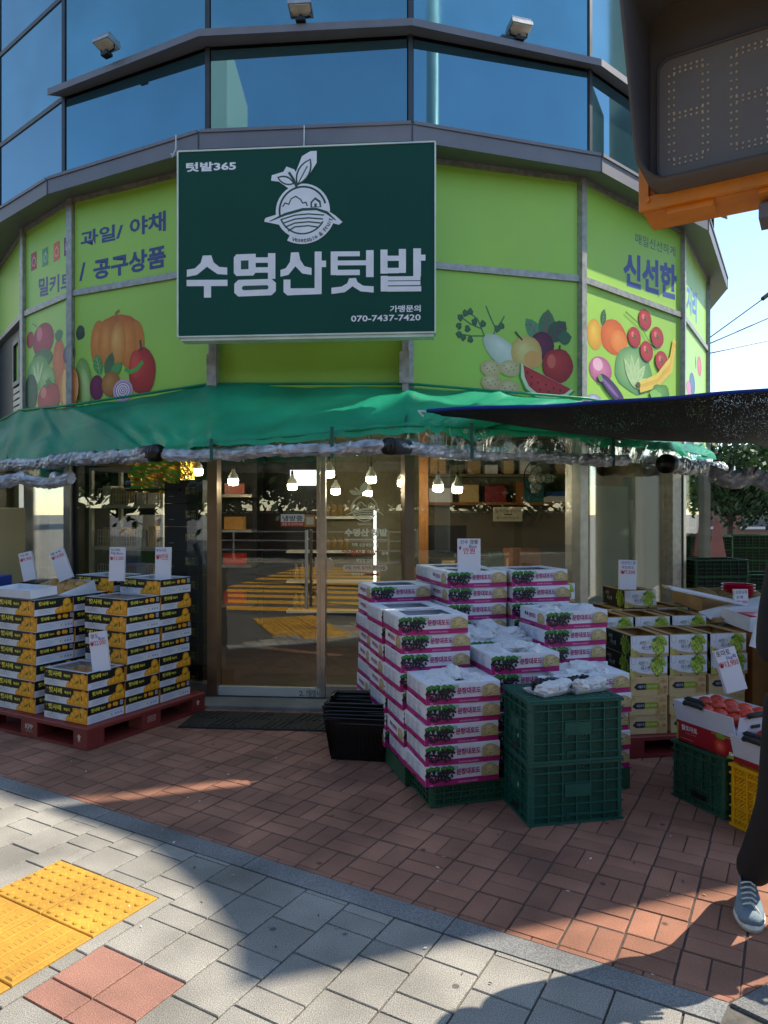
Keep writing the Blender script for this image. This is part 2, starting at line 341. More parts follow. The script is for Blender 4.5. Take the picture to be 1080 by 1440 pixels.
class PR:
    def __init__(s, tag='', step=.0001): s.v = []; s.f = []; s.c = []; s.w = .0006; s.step = step
    def raw(s, vs, fs, cols):
        b = len(s.v)
        for p in vs: s.v.append((p[0], p[1], s.w))
        for f in fs: s.f.append([b + i for i in f]); s.c.append([cols[i] for i in f])
        s.w += s.step; return s
    def poly(s, pts, col, col2=None):
        c = lin(col); n = len(pts)
        if n <= 4 and not col2: return s.raw(pts, [tuple(range(n))], [c] * n)
        if col2:
            cx = sum(p[0] for p in pts) / n; cy = sum(p[1] for p in pts) / n; c2 = lin(col2)
            return s.raw(list(pts) + [(cx, cy)], [(i, (i + 1) % n, n) for i in range(n)], [c2] * n + [c])
        return s.raw(pts, [tuple(range(n))], [c] * n)
    def rect(s, u0, v0, u1, v1, col): return s.poly([(u0, v0), (u1, v0), (u1, v1), (u0, v1)], col)
    def ell(s, cx, cy, rx, ry, col, col2=None, rot=0, n=18, off=(-.25, .3), wob=0):
        c, d = math.cos(R(rot)), math.sin(R(rot)); P = []
        for k in range(n):
            t = 2 * math.pi * k / n; q = 1 + wob * math.sin(3 * t + cx * 40) * .5 + wob * math.sin(5 * t + cy * 70) * .5
            a, b = rx * q * math.cos(t), ry * q * math.sin(t); P.append((cx + a * c - b * d, cy + a * d + b * c))
        if col2 is None: return s.poly(P, col)
        P.append((cx + rx * off[0] * c, cy + ry * off[1])); a, b = lin(col), lin(col2)
        return s.raw(P, [(i, (i + 1) % n, n) for i in range(n)], [b] * n + [a])
    def ring(s, cx, cy, r, w_, col, a0=0, a1=360, n=40, ry=None):
        ry = ry or r; vs = []; full = a1 - a0 >= 360
        for k in range(n + (0 if full else 1)):
            t = R(a0 + (a1 - a0) * k / n)
            vs += [(cx + (r - w_ / 2) * math.cos(t), cy + (ry - w_ / 2) * math.sin(t)), (cx + (r + w_ / 2) * math.cos(t), cy + (ry + w_ / 2) * math.sin(t))]
        m = len(vs) // 2
        fs = [(2 * i, 2 * i + 1, 2 * ((i + 1) % m) + 1, 2 * ((i + 1) % m)) for i in range(m if full else m - 1)]
        return s.raw(vs, fs, [lin(col)] * len(vs))
    def line(s, pts, wd, col):
        vs = []; n = len(pts); W = wd if isinstance(wd, (list, tuple)) else [wd] * n
        for i in range(n):
            a = Vector(pts[max(i - 1, 0)]); b = Vector(pts[i]); c = Vector(pts[min(i + 1, n - 1)])
            d1 = (b - a); d2 = (c - b)
            d1 = d1.normalized() if d1.length > 0 else d2.normalized(); d2 = d2.normalized() if d2.length > 0 else d1
            t = (d1 + d2).normalized(); nn = Vector((-t.y, t.x)); k = W[i] / 2 / max(.5, nn.dot(Vector((-d1.y, d1.x))))
            vs += [b + nn * k, b - nn * k]
        return s.raw([tuple(v) for v in vs], [(2 * i, 2 * i + 1, 2 * i + 3, 2 * i + 2) for i in range(n - 1)], [lin(col)] * len(vs))
    def text(s, t, u0, v0, u1, v1, col, bold=.02, keep=False):
        vs, fs, asp = glyphs(t, bold)
        if keep:
            W = asp * (v1 - v0)
            if W < (u1 - u0): u0 = (u0 + u1) / 2 - W / 2; u1 = u0 + W
        return s.raw([(u0 + x * (u1 - u0), v0 + y * (v1 - v0)) for x, y in vs], fs, [lin(col)] * len(vs))
    def mesh(s, name, O, U, V, material=None, clip=None):
        O = Vector(O); U = Vector(U); V = Vector(V); N = U.cross(V).normalized()
        me = bpy.data.meshes.new(name); me.from_pydata([tuple(O + U * a + V * b + N * c) for a, b, c in s.v], [], s.f)
        at = me.color_attributes.new('Col', 'FLOAT_COLOR', 'CORNER'); fl = []
        for cs in s.c:
            for c in cs: fl += c
        at.data.foreach_set('color', fl); me.materials.append(material or M['print']); me.update(); return me
XA, YA, ZA = Vector((1, 0, 0)), Vector((0, 1, 0)), Vector((0, 0, 1))
def at(px, py, Y): return Vector(((px - 540) / 1000 * Y, Y, 1.6 - (py - 720) / 1000 * Y))
def gnd(px, py, z=0): Y = (1.6 - z) * 1000 / (py - 720); return Vector(((px - 540) / 1000 * Y, Y, z))
ORD = ['lowest', 'second', 'third', 'fourth', 'fifth', 'sixth', 'seventh', 'eighth', 'ninth', 'tenth', 'eleventh']
def clip(poly, p, n):      # keep the side where (q-p).n >= 0
    out = []
    for i in range(len(poly)):
        a, b = Vector(poly[i]), Vector(poly[(i + 1) % len(poly)]); da, db = (a - p).dot(n), (b - p).dot(n)
        if da >= 0: out.append(tuple(a))
        if da * db < 0: out.append(tuple(a + (b - a) * (da / (da - db))))
    return out
def area(P): return abs(sum(P[i][0] * P[(i + 1) % len(P)][1] - P[(i + 1) % len(P)][0] * P[i][1] for i in range(len(P)))) / 2

# ================================================================ GROUND
MB().box(-400, 400, -400, 400, -.2, -.06).build('ground', M['concrete'], kind='structure')
MB().box(-60, 60, -9.0, 1.25, -.05, -.02).build('road', M['asphalt'], kind='structure')
K0 = Vector((.283, 2.802)); KD = Vector((.866, -.5)); KN = Vector((.5, .866)); KC = Vector((1.127, 2.315)); KD2 = Vector((.875, .485)); KN2 = Vector((-.485, .875))
side = MB().box(-14, 14, 1.25, 22, -.06, -.012).build('pavement', M['gbed'], kind='structure')
far = MB().prism([(3.3, 6.7), (13.9, 6.7), (13.9, 21.9), (4.4, 21.9)], -.011, -.001).build('side_pavement', M['concrete'], kind='structure')
# brick bed polygon
bedp = [(-6, 6.424), (KC.x, KC.y), (6, 5.02), (6, 6.7), (3.3, 6.7), (3.3, 8), (-6, 8)]
bed = MB().prism([(-5.9, 6.42), (KC.x, KC.y), (5.9, 4.99), (5.9, 6.69), (-5.9, 6.69)], -.0115, -.004).build('brick_paving', M['bed'], kind='structure')
near = []; rest = MB()
bm_full = {}
e1, e2 = Vector((.5, .866)), Vector((.866, -.5))
def brick_mesh(P, nm, gap=.004, zt=0.0):
    c = sum((Vector(p) for p in P), Vector((0, 0))) / len(P)
    Q = [tuple((Vector(p) - c) * (1 - gap / .07)) for p in P]
    Q2 = [tuple((Vector(p) - c) * (1 - gap / .07 - .035)) for p in P]
    n = len(Q); vs = [(x, y, -.012) for x, y in Q] + [(x, y, zt - .0025) for x, y in Q] + [(x, y, zt) for x, y in Q2]
    fs = [(i, (i + 1) % n, n + (i + 1) % n, n + i) for i in range(n)] + [(n + i, n + (i + 1) % n, 2 * n + (i + 1) % n, 2 * n + i) for i in range(n)] + [tuple(range(2 * n, 3 * n))]
    return c, vs, fs
for i in range(-30, 40):
    for j in range(-40, 40):
        o = K0 + e1 * (.2 * i + .03) + e2 * .2 * j
        if not (-4 < o.x < 5 and 2 < o.y < 6.6): continue
        for k in (0, 1):
            if (i + j) % 2: P = [o + e1 * .1 * k, o + e1 * .1 * k + e2 * .2, o + e1 * .1 * (k + 1) + e2 * .2, o + e1 * .1 * (k + 1)]
            else: P = [o + e2 * .1 * k, o + e2 * .1 * (k + 1), o + e2 * .1 * (k + 1) + e1 * .2, o + e2 * .1 * k + e1 * .2]
            P = [tuple(p) for p in P]
            full = 1
            Q = clip(P, K0 + KN * .004, KN)
            if len(Q) >= 3: Q = clip(Q, KC + KN2 * .004, KN2)
            if len(Q) >= 3: Q = clip(Q, Vector((0, 6.45)), Vector((0, -1)))
            if len(Q) < 3 or area(Q) < .0004: continue
            full = area(Q) > .0199
            c = sum((Vector(p) for p in Q), Vector((0, 0))) / len(Q)
            px = c.x / c.y * 1000 + 540; py = 720 + 1600 / c.y
            vis = -10 < px < 1090 and py < 1450
            zt = rnd.uniform(-.0015, .0012)
            hid = (c.y > 3.95 and -.1 < c.x < 1.5) or (c.y > 4.9)
            near.append((c.y if vis and not hid and area(Q) > .003 else 99, Q, full, (i + j) % 2, zt, c))
near.sort(key=lambda t: t[0])
for n_, (d, Q, full, od, zt, c) in enumerate(near):
    if n_ < 300 and d < 90:
        if full:
            if od not in bm_full:
                _, vs, fs = brick_mesh(Q, ''); me = MB().add(vs, fs).mesh('brick', M['brick']); bm_full[od] = me
            link('brick', bm_full[od], bed, loc=(c.x, c.y, zt))
        else:
            _, vs, fs = brick_mesh(Q, ''); link('brick', MB().add(vs, fs).mesh('brick', M['brick']), bed, loc=(c.x, c.y, zt))
    else:
        c2, vs, fs = brick_mesh(Q, ''); rest.add([(x + c2.x, y + c2.y, z + zt) for x, y, z in vs], fs)
rest.build('brick_field', M['brick'], bed, kind='stuff')
# kerb stones
kb = MB().prism([tuple(K0 - KD * 6 - KN * .118), tuple(KC - KD * 0 - KN * .118), tuple(KC), tuple(K0 - KD * 6)], -.0115, -.008).build('kerb', M['gbed'], kind='structure')
t0 = 0
for k in range(-5, 2):
    a, b = K0 + KD * k * 1.0, K0 + KD * min((k + 1) * 1.0, (KC - K0).length)
    if k == 0: pass
    if (b - a).length < .05 or k > 0: continue
    b = K0 + KD * min((k + 1) * 1.0, (KC - K0).dot(KD))
    P = [a - KN * .115 + KD * .003, b - KN * .115 - KD * .003, b - KN * .002 - KD * .003, a - KN * .002 + KD * .003]
    if k == 0: P[1] = KC - KN * .115 - KD * .0 + (KD2 - KD) * 0 - KD * .02
    cc = sum(P, Vector((0, 0))) / 4
    MB().prism([tuple(p - cc) for p in P], -.012, .002).build('kerbstone', M['kerb'], kb, loc=(cc.x, cc.y, 0))
for k in range(0, 4):
    a, b = KC + KD2 * k, KC + KD2 * (k + 1)
    P = [a - KN2 * .115 + KD2 * (.004 + (0 if k else .03)), b - KN2 * .115 - KD2 * .003, b - KN2 * .002 - KD2 * .003, a - KN2 * .002 + KD2 * .004]
    cc = sum(P, Vector((0, 0))) / 4
    MB().prism([tuple(p - cc) for p in P], -.012, .002).build('kerbstone', M['kerb'], kb, loc=(cc.x, cc.y, 0))
# tactile tiles
T0 = Vector((-.934, 2.949)); TS = .32
tact = link('tactile_path', MB().prism([tuple(T0 + e2 * .01), tuple(T0 - e2 * 1.9), tuple(T0 - e2 * 1.9 - e1 * 1.9), tuple(T0 + e2 * .01 - e1 * 1.9)], -.0118, -.0105).mesh('tactile_path', M['gbed']), kind='structure')
def tact_tile(kind):
    s = TS - .006; h = s / 2; b = MB(); b.cbox(-h, h, -h, h, -.010, .003, .003)
    if kind == 'dot':
        for a in range(6):
            for c in range(6):
                x, y = -h + s * (a + .5) / 6, -h + s * (c + .5) / 6
                b.lathe([(.0155, .003), (.014, .006), (.010, .0085)], 10, (x, y, 0))
    else:
        for a in range(4):
            x = -h + s * (a + .5) / 4
            b.cbox(x - .020, x + .020, -h + .012, h - .012, .003, .0085, .004)
            for q in range(12): b.cbox(x - .014, x + .014, -h + .03 + q * .0215, -h + .038 + q * .0215, .0085, .0096, .001)
    return b.mesh('tactile_tile', M['tactile'])
tm = {k: tact_tile(k) for k in ('dot', 'bar')}
ang = math.atan2(-.5, .866)
for i in range(0, 6):
    for j in range(0, 6):
        if j > 0 and i > 4: continue
        if j == 0 and i > 1: continue
        if j > 0 and i > 2: continue
        c = T0 - e2 * TS * (i + .5) - e1 * TS * (j + .5)
        link('tactile_tile', tm['dot' if j == 0 else 'bar'], tact, loc=(c.x, c.y, 0), rz=ang)
# granite pavers, in strips running across the path
pv = link('granite_paving', MB().prism([(-5.9, 1.26), (3.9, 1.26), (3.9, 2.2), (-5.9, 6.2)], -.0119, -.0112).mesh('granite_paving', M['gbed']), kind='structure')
def in_tact(c):
    d = c - T0; a = -d.dot(e2); b = -d.dot(e1)
    return (-.02 < a < TS * 2 and -.02 < b < TS) or (-.02 < a < TS * 3 and TS - .02 < b < TS * 5)
reds = [(-.904, 2.443), (-.735, 2.37), (-1.0, 2.336), (-.82, 2.25)]
pv_me = {}
S = .212
for i in range(-34, 20):
    y = -.9 + rnd.choice([0, .07, .14]); k = rnd.randint(0, 2)
    while y < 2.9:
        L_ = S if k % 3 else S / 2; k += 1
        o = K0 - KN * .121 + KD * (S * i) - KN * (y + 0)
        P = [o, o + KD * S, o + KD * S - KN * L_, o - KN * L_]; y += L_
        Q = clip([tuple(p) for p in P], K0 - KN * .119, -KN)
        if i * S > (KC - K0).length: Q = clip(Q, KC - KN2 * .119, -KN2) if len(Q) > 2 else Q
        if len(Q) < 3 or area(Q) < .002: continue
        # cut round the tactile path
        for (amax, b0, b1) in ((TS * 2, 0, TS), (TS * 3, TS, TS * 5)):
            c = sum((Vector(p) for p in Q), Vector((0, 0))) / len(Q); d = c - T0; a = -d.dot(e2); b = -d.dot(e1)
        pieces = [Q]
        for (amax, b0, b1) in ((TS * 2, 0, TS), (TS * 3, TS, TS * 5)):
            new = []
            for q in pieces:
                aa = [-(Vector(p) - T0).dot(e2) for p in q]; bb = [-(Vector(p) - T0).dot(e1) for p in q]
                if max(aa) < .001 or min(aa) > amax - .001 or max(bb) < b0 + .001 or min(bb) > b1 - .001: new.append(q); continue
                r = clip(q, T0 + e2 * .002, e2); new.append(r)                       # right of it
                r = clip(q, T0 + e2 * .002, -e2)
                if len(r) < 3: continue
                l = clip(r, T0 - e2 * (amax + .002), -e2); new.append(l)
                m_ = clip(r, T0 - e2 * (amax + .002), e2)
                if len(m_) < 3: continue
                new.append(clip(m_, T0 - e1 * (b0 - .002), e1)); new.append(clip(m_, T0 - e1 * (b1 + .002), -e1))
            pieces = [q for q in new if len(q) >= 3 and area(q) > .0012]
        for Q in pieces:
            c = sum((Vector(p) for p in Q), Vector((0, 0))) / len(Q)
            if not (-4.2 < c.x < 2.6 and 1.3 < c.y < 5.6): continue
            px = c.x / c.y * 1000 + 540; py = 720 + 1600 / c.y
            if not (-60 < px < 1140 and py < 1560): continue
            red = any((Vector(r) - c).length < .13 for r in reds)
            n = len(Q); s1 = 1 - .0035 / .1; s2 = s1 - .022
            vs = [((p[0] - c.x) * s1, (p[1] - c.y) * s1, -.012) for p in Q] + [((p[0] - c.x) * s1, (p[1] - c.y) * s1, -.003) for p in Q] + [((p[0] - c.x) * s2, (p[1] - c.y) * s2, 0) for p in Q]
            fs = [(a, (a + 1) % n, n + (a + 1) % n, n + a) for a in range(n)] + [(n + a, n + (a + 1) % n, 2 * n + (a + 1) % n, 2 * n + a) for a in range(n)] + [tuple(range(2 * n, 3 * n))]
            # ensure upward normals
            ar = sum(Q[a][0] * Q[(a + 1) % n][1] - Q[(a + 1) % n][0] * Q[a][1] for a in range(n))
            if ar < 0: fs = [tuple(reversed(f)) for f in fs]
            key = (len(Q), round(area(Q), 5), red)
            link('paver', MB().add(vs, fs).mesh('paver', M['redpaver' if red else 'paver']), pv, loc=(c.x, c.y, rnd.uniform(-.0015, .001)))
# zebra crossing behind the camera (seen mirrored in the shop glass)
zb = link('zebra_crossing', MB().box(-3.4, 3.4, -8.8, 1.0, -.0199, -.0195).mesh('zebra_crossing', M['asphalt']), kind='structure')
sm = MB().box(-2.6, 2.6, -.22, .22, 0, .004).mesh('stripe', M['roadyellow'])
for k in range(11): link('stripe', sm, zb, loc=(-2.3, .55 - k * .85, -.0195))
# ================================================================ SHOP BUILDING
W = [(-4.95, 9.0), (-3.82, 7.53), (-3.0, 6.81), (-1.466, 6.11), (.209, 5.97), (1.78, 6.38), (3.19, 7.58), (4.17, 9.16), (4.65, 11.4)]
F = [(-5.25, 8.75), (-4.12, 7.42), (-3.13, 6.61), (-1.51, 5.79), (.226, 5.66), (1.89, 6.175), (3.41, 7.47), (4.55, 9.42), (5.0, 11.4)]
G = [(-5.1, 8.85), (-4.08, 7.55), (-3.0, 6.67), (-1.475, 5.95), (.215, 5.8), (1.81, 6.25), (3.30, 7.52), (4.3, 9.3), (4.8, 11.4)]
BACK = [(4.2, 14), (-4.2, 14), (-5.2, 11.5)]
bld = thing('shop_building', 'round faceted corner building with blue glass above lime green panels and a glazed shop below', 'building', (-.3, 8, 0))
def bp(name, b, m, parent=None, smooth=False, kind=None):
    p = parent or bld
    o = (b.build(name, m, None, smooth) if isinstance(b, MB) else link(name, b))
    o.parent = p
    if p is bld: o.matrix_parent_inverse = bld.matrix_basis.inverted()
    if kind: o['kind'] = kind
    return o
bld.matrix_basis = Matrix.Translation((-.3, 8, 0))
class Facet:
    def __init__(s, a, b):
        s.a, s.b = Vector(a), Vector(b); s.u = (s.b - s.a).normalized(); s.L = (s.b - s.a).length
        s.U = Vector((s.u.x, s.u.y, 0)); s.N = Vector((s.u.y, -s.u.x, 0)); s.O = Vector((s.a.x, s.a.y, 0))
        s.T = Matrix(((s.U.x, -s.N.x, 0, s.O.x), (s.U.y, -s.N.y, 0, s.O.y), (0, 0, 1, 0), (0, 0, 0, 1)))   # local x along, y inward, z up
    def uv(s, px, py):
        d = Vector(((px - 540) / 1000, 1)); # ray (d.x t, t)
        # O + u*U = t*d
        det = s.u.x * -d.y + d.x * s.u.y
        u = (-s.a.x * -d.y - d.x * s.a.y) / det if abs(det) > 1e-9 else 0
        t = (s.a.y + u * s.u.y) / d.y
        return u, 1.6 - (py - 720) / 1000 * t
FW = [Facet(W[i], W[i + 1]) for i in range(len(W) - 1)]
FF = [Facet(F[i], F[i + 1]) for i in range(len(F) - 1)]
FG = [Facet(G[i], G[i + 1]) for i in range(len(G) - 1)]
# fascia band, one folded metal piece per facet
for f, wf in zip(FF, FW):
    dd = .4
    b = MB(); b.add([(*f.a, 4.555), (*f.b, 4.555), (*wf.b, 4.60), (*wf.a, 4.60), (*f.a, 4.70), (*f.b, 4.70), (*wf.b, 4.70), (*wf.a, 4.70)],
                    [(0, 3, 2, 1), (4, 5, 6, 7), (0, 1, 5, 4), (1, 2, 6, 5), (2, 3, 7, 6), (3, 0, 4, 7)])
    # narrow drip lip and joint strips
    b.box(.012, f.L - .012, -.012, 0, 4.685, 4.712, 0, f.T)
    bp('fascia_panel', b, M['fascia'])
    sblk = MB().box(-.006, .006, -.004, .01, 4.553, 4.699, 0, f.T); bp('fascia_joint', sblk, M['mull'])
# upper ledge
for i in range(2, 7):
    f, g = FF[i], FG[i]
    b = MB(); b.add([(*f.a, 5.475), (*f.b, 5.475), (*g.b, 5.49), (*g.a, 5.49), (*f.a, 5.535), (*f.b, 5.535), (*g.b, 5.56), (*g.a, 5.56)],
                    [(0, 3, 2, 1), (4, 5, 6, 7), (0, 1, 5, 4), (1, 2, 6, 5), (2, 3, 7, 6), (3, 0, 4, 7)])
    bp('ledge', b, M['fascia'])
# blue tower glass, panes with real gaps at mullions
zs = [4.70, 5.482, 6.44, 7.6, 8.9, 10.2, 11.4]
for i, g in enumerate(FG):
    for k in range(len(zs) - 1):
        b = MB().box(.028, g.L - .028, 0, .02, zs[k] + (.0 if k == 0 else .022), zs[k + 1] - .0222, 0, g.T)
        bp('window_pane', b, M['bglass'] if k == 0 else M['bglassd'])
    b = MB()
    b.box(-.020, .020, -.012, .05, 4.70, 11.4, 0, g.T); bp('mullion', b, M['mull'])
    b = MB()
    for k in range(1, len(zs) - 1):
        if k == 1 and 2 <= i <= 6: continue
        bp('transom', MB().box(.021, g.L - .021, -.01, .04, zs[k] - .022, zs[k] + .022, 0, g.T), M['mull'])
    
ring = [p for p in G] + BACK
bp('tower_slab', MB().prism([(x * .97, 8 + (y - 8) * .97) for x, y in ring], 4.62, 4.69), M['inceil'])
bp('roof', MB().prism([(x * 1.0, y) for x, y in F + BACK], 11.4, 11.75), M['fascia'])
inner = [(x * .965 - .01, 9 + (y - 9) * .965) for x, y in G] + [(4.0, 13.9), (-4.0, 13.9)]
bp('core_wall', MB().prism(inner, 4.71, 11.39), M['mull'])
# first-storey wall band with lime panels
Z0, ZR, ZT = 2.42, 3.69, 4.60
for i, f in enumerate(FW):
    bp('backing_wall', MB().box(.0, f.L, .05, .12, Z0, ZT, 0, f.T), M['mull'])
    for (a, b_) in ((Z0, ZR - .028), (ZR + .028, ZT - .045)):
        if i == 0: continue
        bp('lime_panel', MB().box(.04, f.L - .04, .012, .049, a + .002, b_, 0, f.T), M['green_panel'])
    bp('rail', MB().box(.035, f.L - .035, -.012, .05, ZR - .028, ZR + .028, 0, f.T), M['alu'])
    bp('head_rail', MB().box(.035, f.L - .035, -.006, .05, ZT - .045, ZT, 0, f.T), M['alu'])
    bp('post', MB().box(-.036, .036, -.024, .05, Z0, ZT - .001, 0, f.T), M['alu'])
# side window and louvre at far left
f = FW[1]
bp('lime_panel', MB().box(.04, FW[0].L - .04, .012, .049, ZR, ZT - .05, 0, FW[0].T), M['green_panel'])
wf_ = FW[0]
bb = MB(); L0 = wf_.L
for (x0, x1, z0, z1) in ((L0 - .42, L0 - .06, 3.42, 3.47), (L0 - .42, L0 - .06, 2.97, 3.02), (L0 - .42, L0 - .37, 3.02, 3.42), (L0 - .11, L0 - .06, 3.02, 3.42)):
    bb.box(x0, x1, -.03, .04, z0, z1, 0, wf_.T)
wn = bp('window_frame', bb, M['mull']); bp('window_pane', MB().box(L0 - .369, L0 - .111, 0, .012, 3.021, 3.419, 0, wf_.T), M['green_panel'])
for k in range(7):
    bp('louvre', MB().box(L0 - .42, L0 - .06, -.02, .03, 2.9 - k * .07, 2.95 - k * .07, 0, wf_.T), M['alu'])

# ---- vinyl artwork on the lime panels
def vinyl(f, pr, name='vinyl_print'): return bp(name, pr.mesh(name, f.O + f.N * -.0115, f.U, ZA), None)
_bp = bp
def vinyl(f, pr, name='vinyl_print'):
    o = link(name, pr.mesh(name, f.O - f.N * .0115, f.U, ZA)); o.parent = bld; o.matrix_parent_inverse = bld.matrix_basis.inverted(); return o
NAVY = '3d4a86'
def px_txt(f, pr, s, x0, b0, t0, x1, b1, t1, col, bold=.03):   # lettering may climb along the panel
    u0, vb0 = f.uv(x0, b0); vt0 = f.uv(x0, t0)[1]; u1, vb1 = f.uv(x1, b1); vt1 = f.uv(x1, t1)[1]
    vs, fs, asp = glyphs(s, bold)
    pr.raw([(u0 + x * (u1 - u0), (vb0 + (vb1 - vb0) * x) * (1 - y) + (vt0 + (vt1 - vt0) * x) * y) for x, y in vs], fs, [lin(col)] * len(vs))
f2, f1, f4, f5, f3, f6 = FW[2], FW[1], FW[4], FW[5], FW[3], FW[6]
pr = PR('w1')
px_txt(f2, pr, '과일/', 112, 348, 325, 172, 335, 312, NAVY); px_txt(f2, pr, '야채', 181, 332, 307, 232, 324, 295, NAVY)
px_txt(f2, pr, '/', 110, 395, 370, 119, 394, 368, NAVY); px_txt(f2, pr, '공구상품', 130, 394, 365, 232, 375, 343, NAVY, .035)
vinyl(f2, pr, 'lettering')
pr = PR('w0'); px_txt(f1, pr, '밀키트', 53, 418, 391, 100, 405, 381, NAVY, .03)
for k, (c1_, x) in enumerate((('b8242e', 46), ('3f9a57', 62), ('ea6c35', 78), ('7b2068', 93))):
    u, v = f1.uv(x, [367, 361, 353, 345][k]); h = .09
    pr.rect(u - h * .74, v - h, u + h * .74, v + h, c1_)
    pr.ring(u, v - .006, .042, .006, 'f2e8e8', n=14); pr.line([(u, v + .03), (u + .012, v + .058)], .006, 'f2e8e8')
    if k == 1: pr.line([(u - .02, v - .03), (u + .012, v + .03)], .008, 'f2e8e8')
    if k == 3:
        for a in range(6): pr.ring(u - .015 + .015 * (a % 3), v + .005 - .018 * (a // 3), .009, .003, 'f2e8e8', n=8)
vinyl(f1, pr, 'lettering')
pr = PR('w4')
u0, v0 = f5.uv(895, 344); u1, v1 = f5.uv(951, 353)
px_txt(f5, pr, '매일신선하게', 895, 342, 327, 951, 361, 347, '38568a', .0); px_txt(f5, pr, '신선한', 878, 400, 353, 953, 422, 373, '3b4fa0', .04)
vinyl(f5, pr, 'lettering')
pr = PR('w5'); px_txt(f6, pr, '거리', 967, 440, 398, 981, 455, 412, '3b6fc0', .04)
vinyl(f6, pr, 'lettering')
def leafpr(pr, u, v, l, w_, a, col, vein=None):
    d = Vector((math.cos(R(a)), math.sin(R(a)))); n = Vector((-d.y, d.x)); o = Vector((u, v)); P = []
    for k in range(7): t = k / 6; P.append(tuple(o + d * l * t + n * w_ * math.sin(math.pi * t) ** .8))
    for k in range(5, 0, -1): t = k / 6; P.append(tuple(o + d * l * t - n * w_ * math.sin(math.pi * t) ** .8))
    pr.poly(P, col)
    if vein:
        pr.line([tuple(o), tuple(o + d * l * .9)], w_ * .09, vein)
        for k in (.3, .5, .7):
            for sgn in (1, -1): pr.line([tuple(o + d * l * k), tuple(o + d * l * (k + .16) + n * sgn * w_ * .6)], w_ * .06, vein)
# pumpkin panel (facet 2)
pr = PR('veg2'); f = f2; q = f.uv
def PX(f, x, y): return f.uv(x, y)
def sz(f, px_, x): # metres for a pixel length near picture column x on facet
    u0, v0 = f.uv(x, 500); u1, v1 = f.uv(x, 510); return (v0 - v1) / 10 * px_
def E(f, pr, x, y, rx, ry, c, c2=None, rot=0, wob=0):
    u, v = f.uv(x, y); k = sz(f, 1, x); kx = abs(f.uv(x + 5, y)[0] - f.uv(x - 5, y)[0]) / 10
    pr.ell(u, v, rx * kx, ry * k, c, c2, rot, wob=wob)
def Lf(f, pr, x, y, l, w_, a, c, vein=None):
    u, v = f.uv(x, y); k = sz(f, 1, x); leafpr(pr, u, v, l * k, w_ * k, a, c, vein)
def Ln(f, pr, pts, wd, c):
    k = sz(f, 1, pts[0][0]); pr.line([f.uv(*p) for p in pts], wd * k, c)
Lf(f, pr, 108, 478, 20, 9, 60, '2c4a32', '6a3a4a'); Lf(f, pr, 106, 466, 16, 7, 10, '35573a', '6a3a4a')
E(f, pr, 164, 478, 36, 36, 'e58a2a', 'c8651c')
for dx, c in ((-26, 'e9923a'), (26, 'e08a30'), (-15, 'f0a045'), (15, 'ee9a3c'), (0, 'f7bd62')): E(f, pr, 164 + dx, 484, 12, 34, c, 'd07a24')
Ln(f, pr, [(163, 452), (162, 440), (167, 436)], 4, 'a8743a')
E(f, pr, 117, 540, 12, 38, 'a8cf78', '6f9d48', 8); E(f, pr, 118, 545, 7, 28, 'cfe6a4', 'a0c870', 8)
E(f, pr, 135, 545, 10, 18, '8a2a58', '6a1f48')
Lf(f, pr, 140, 528, 32, 9, 105, '4f9a4e', 'a8d088'); Lf(f, pr, 148, 530, 36, 9, 70, '3f7d46', '8a4a5a'); Lf(f, pr, 155, 528, 26, 8, 40, '55a052')
E(f, pr, 199, 522, 19, 33, 'd8402e', 'a8241f', 0, .05); E(f, pr, 190, 512, 9, 20, 'e85a40', 'd03a2c'); Ln(f, pr, [(198, 492), (196, 478)], 3, '3a4a2a')
Ln(f, pr, [(175, 518), (182, 523), (192, 519), (200, 508)], 6, '58b04a')
E(f, pr, 155, 540, 13, 18, 'd79a4c', 'a8662a')
for dx in (-8, -4, 0, 4, 8): Ln(f, pr, [(155 + dx * .4, 523), (155 + dx, 540), (155 + dx * .4, 556)], .7, 'a8702c')
E(f, pr, 172, 549, 14, 16, 'e8dcea', 'c8a8cc')
for r_ in (11, 8, 5, 2.5): E(f, pr, 172, 549, r_, r_ * 1.1, '8d4a7c'); E(f, pr, 172, 549, r_ - 1, (r_ - 1) * 1.1, 'efe3ef')
vinyl(f, pr, 'vegetable_print')
f = f1; pr = PR('veg1')
E(f, pr, 41, 478, 5, 12, 'cc3a38', 'a8242c'); E(f, pr, 59, 478, 15, 24, 'cf2f4c', 'a01f38'); E(f, pr, 54, 470, 4, 10, 'ef7a8c'); Ln(f, pr, [(50, 459), (44, 455)], 2, '6fa04a')
E(f, pr, 81, 510, 9, 34, 'f07c35', 'cf5a20')
for k in range(5): Ln(f, pr, [(74, 490 + k * 10), (80, 491 + k * 10)], .7, 'c85a20')
for a in (70, 90, 110, 50, 130): Lf(f, pr, 81, 480, 18, 4, a, '2f7b4e')
E(f, pr, 95, 498, 8, 14, '7e2a6c', '5a1a50'); E(f, pr, 58, 505, 14, 14, '3f8a44', '2f6d34'); E(f, pr, 52, 524, 15, 24, '9fcf72', '5fa14c'); E(f, pr, 64, 535, 12, 20, 'b4db86', '6fb054')
for a in (60, 90, 120): Lf(f, pr, 52, 540, 34, 3, a, 'cdeaa4')
E(f, pr, 42, 552, 9, 26, '2f6a34', '1f4a26'); E(f, pr, 95, 545, 14, 32, 'f3a035', 'd8761c'); E(f, pr, 90, 545, 4, 26, 'f8bd60')
E(f, pr, 67, 560, 16, 22, 'd62d34', 'a81a26'); E(f, pr, 60, 552, 4, 8, 'f07a78')
for a in (20, 60, 100, 140, 180): Lf(f, pr, 67, 541, 12, 2.5, a, '3a8a3c')
vinyl(f, pr, 'vegetable_print')
f = f4; pr = PR('veg4')
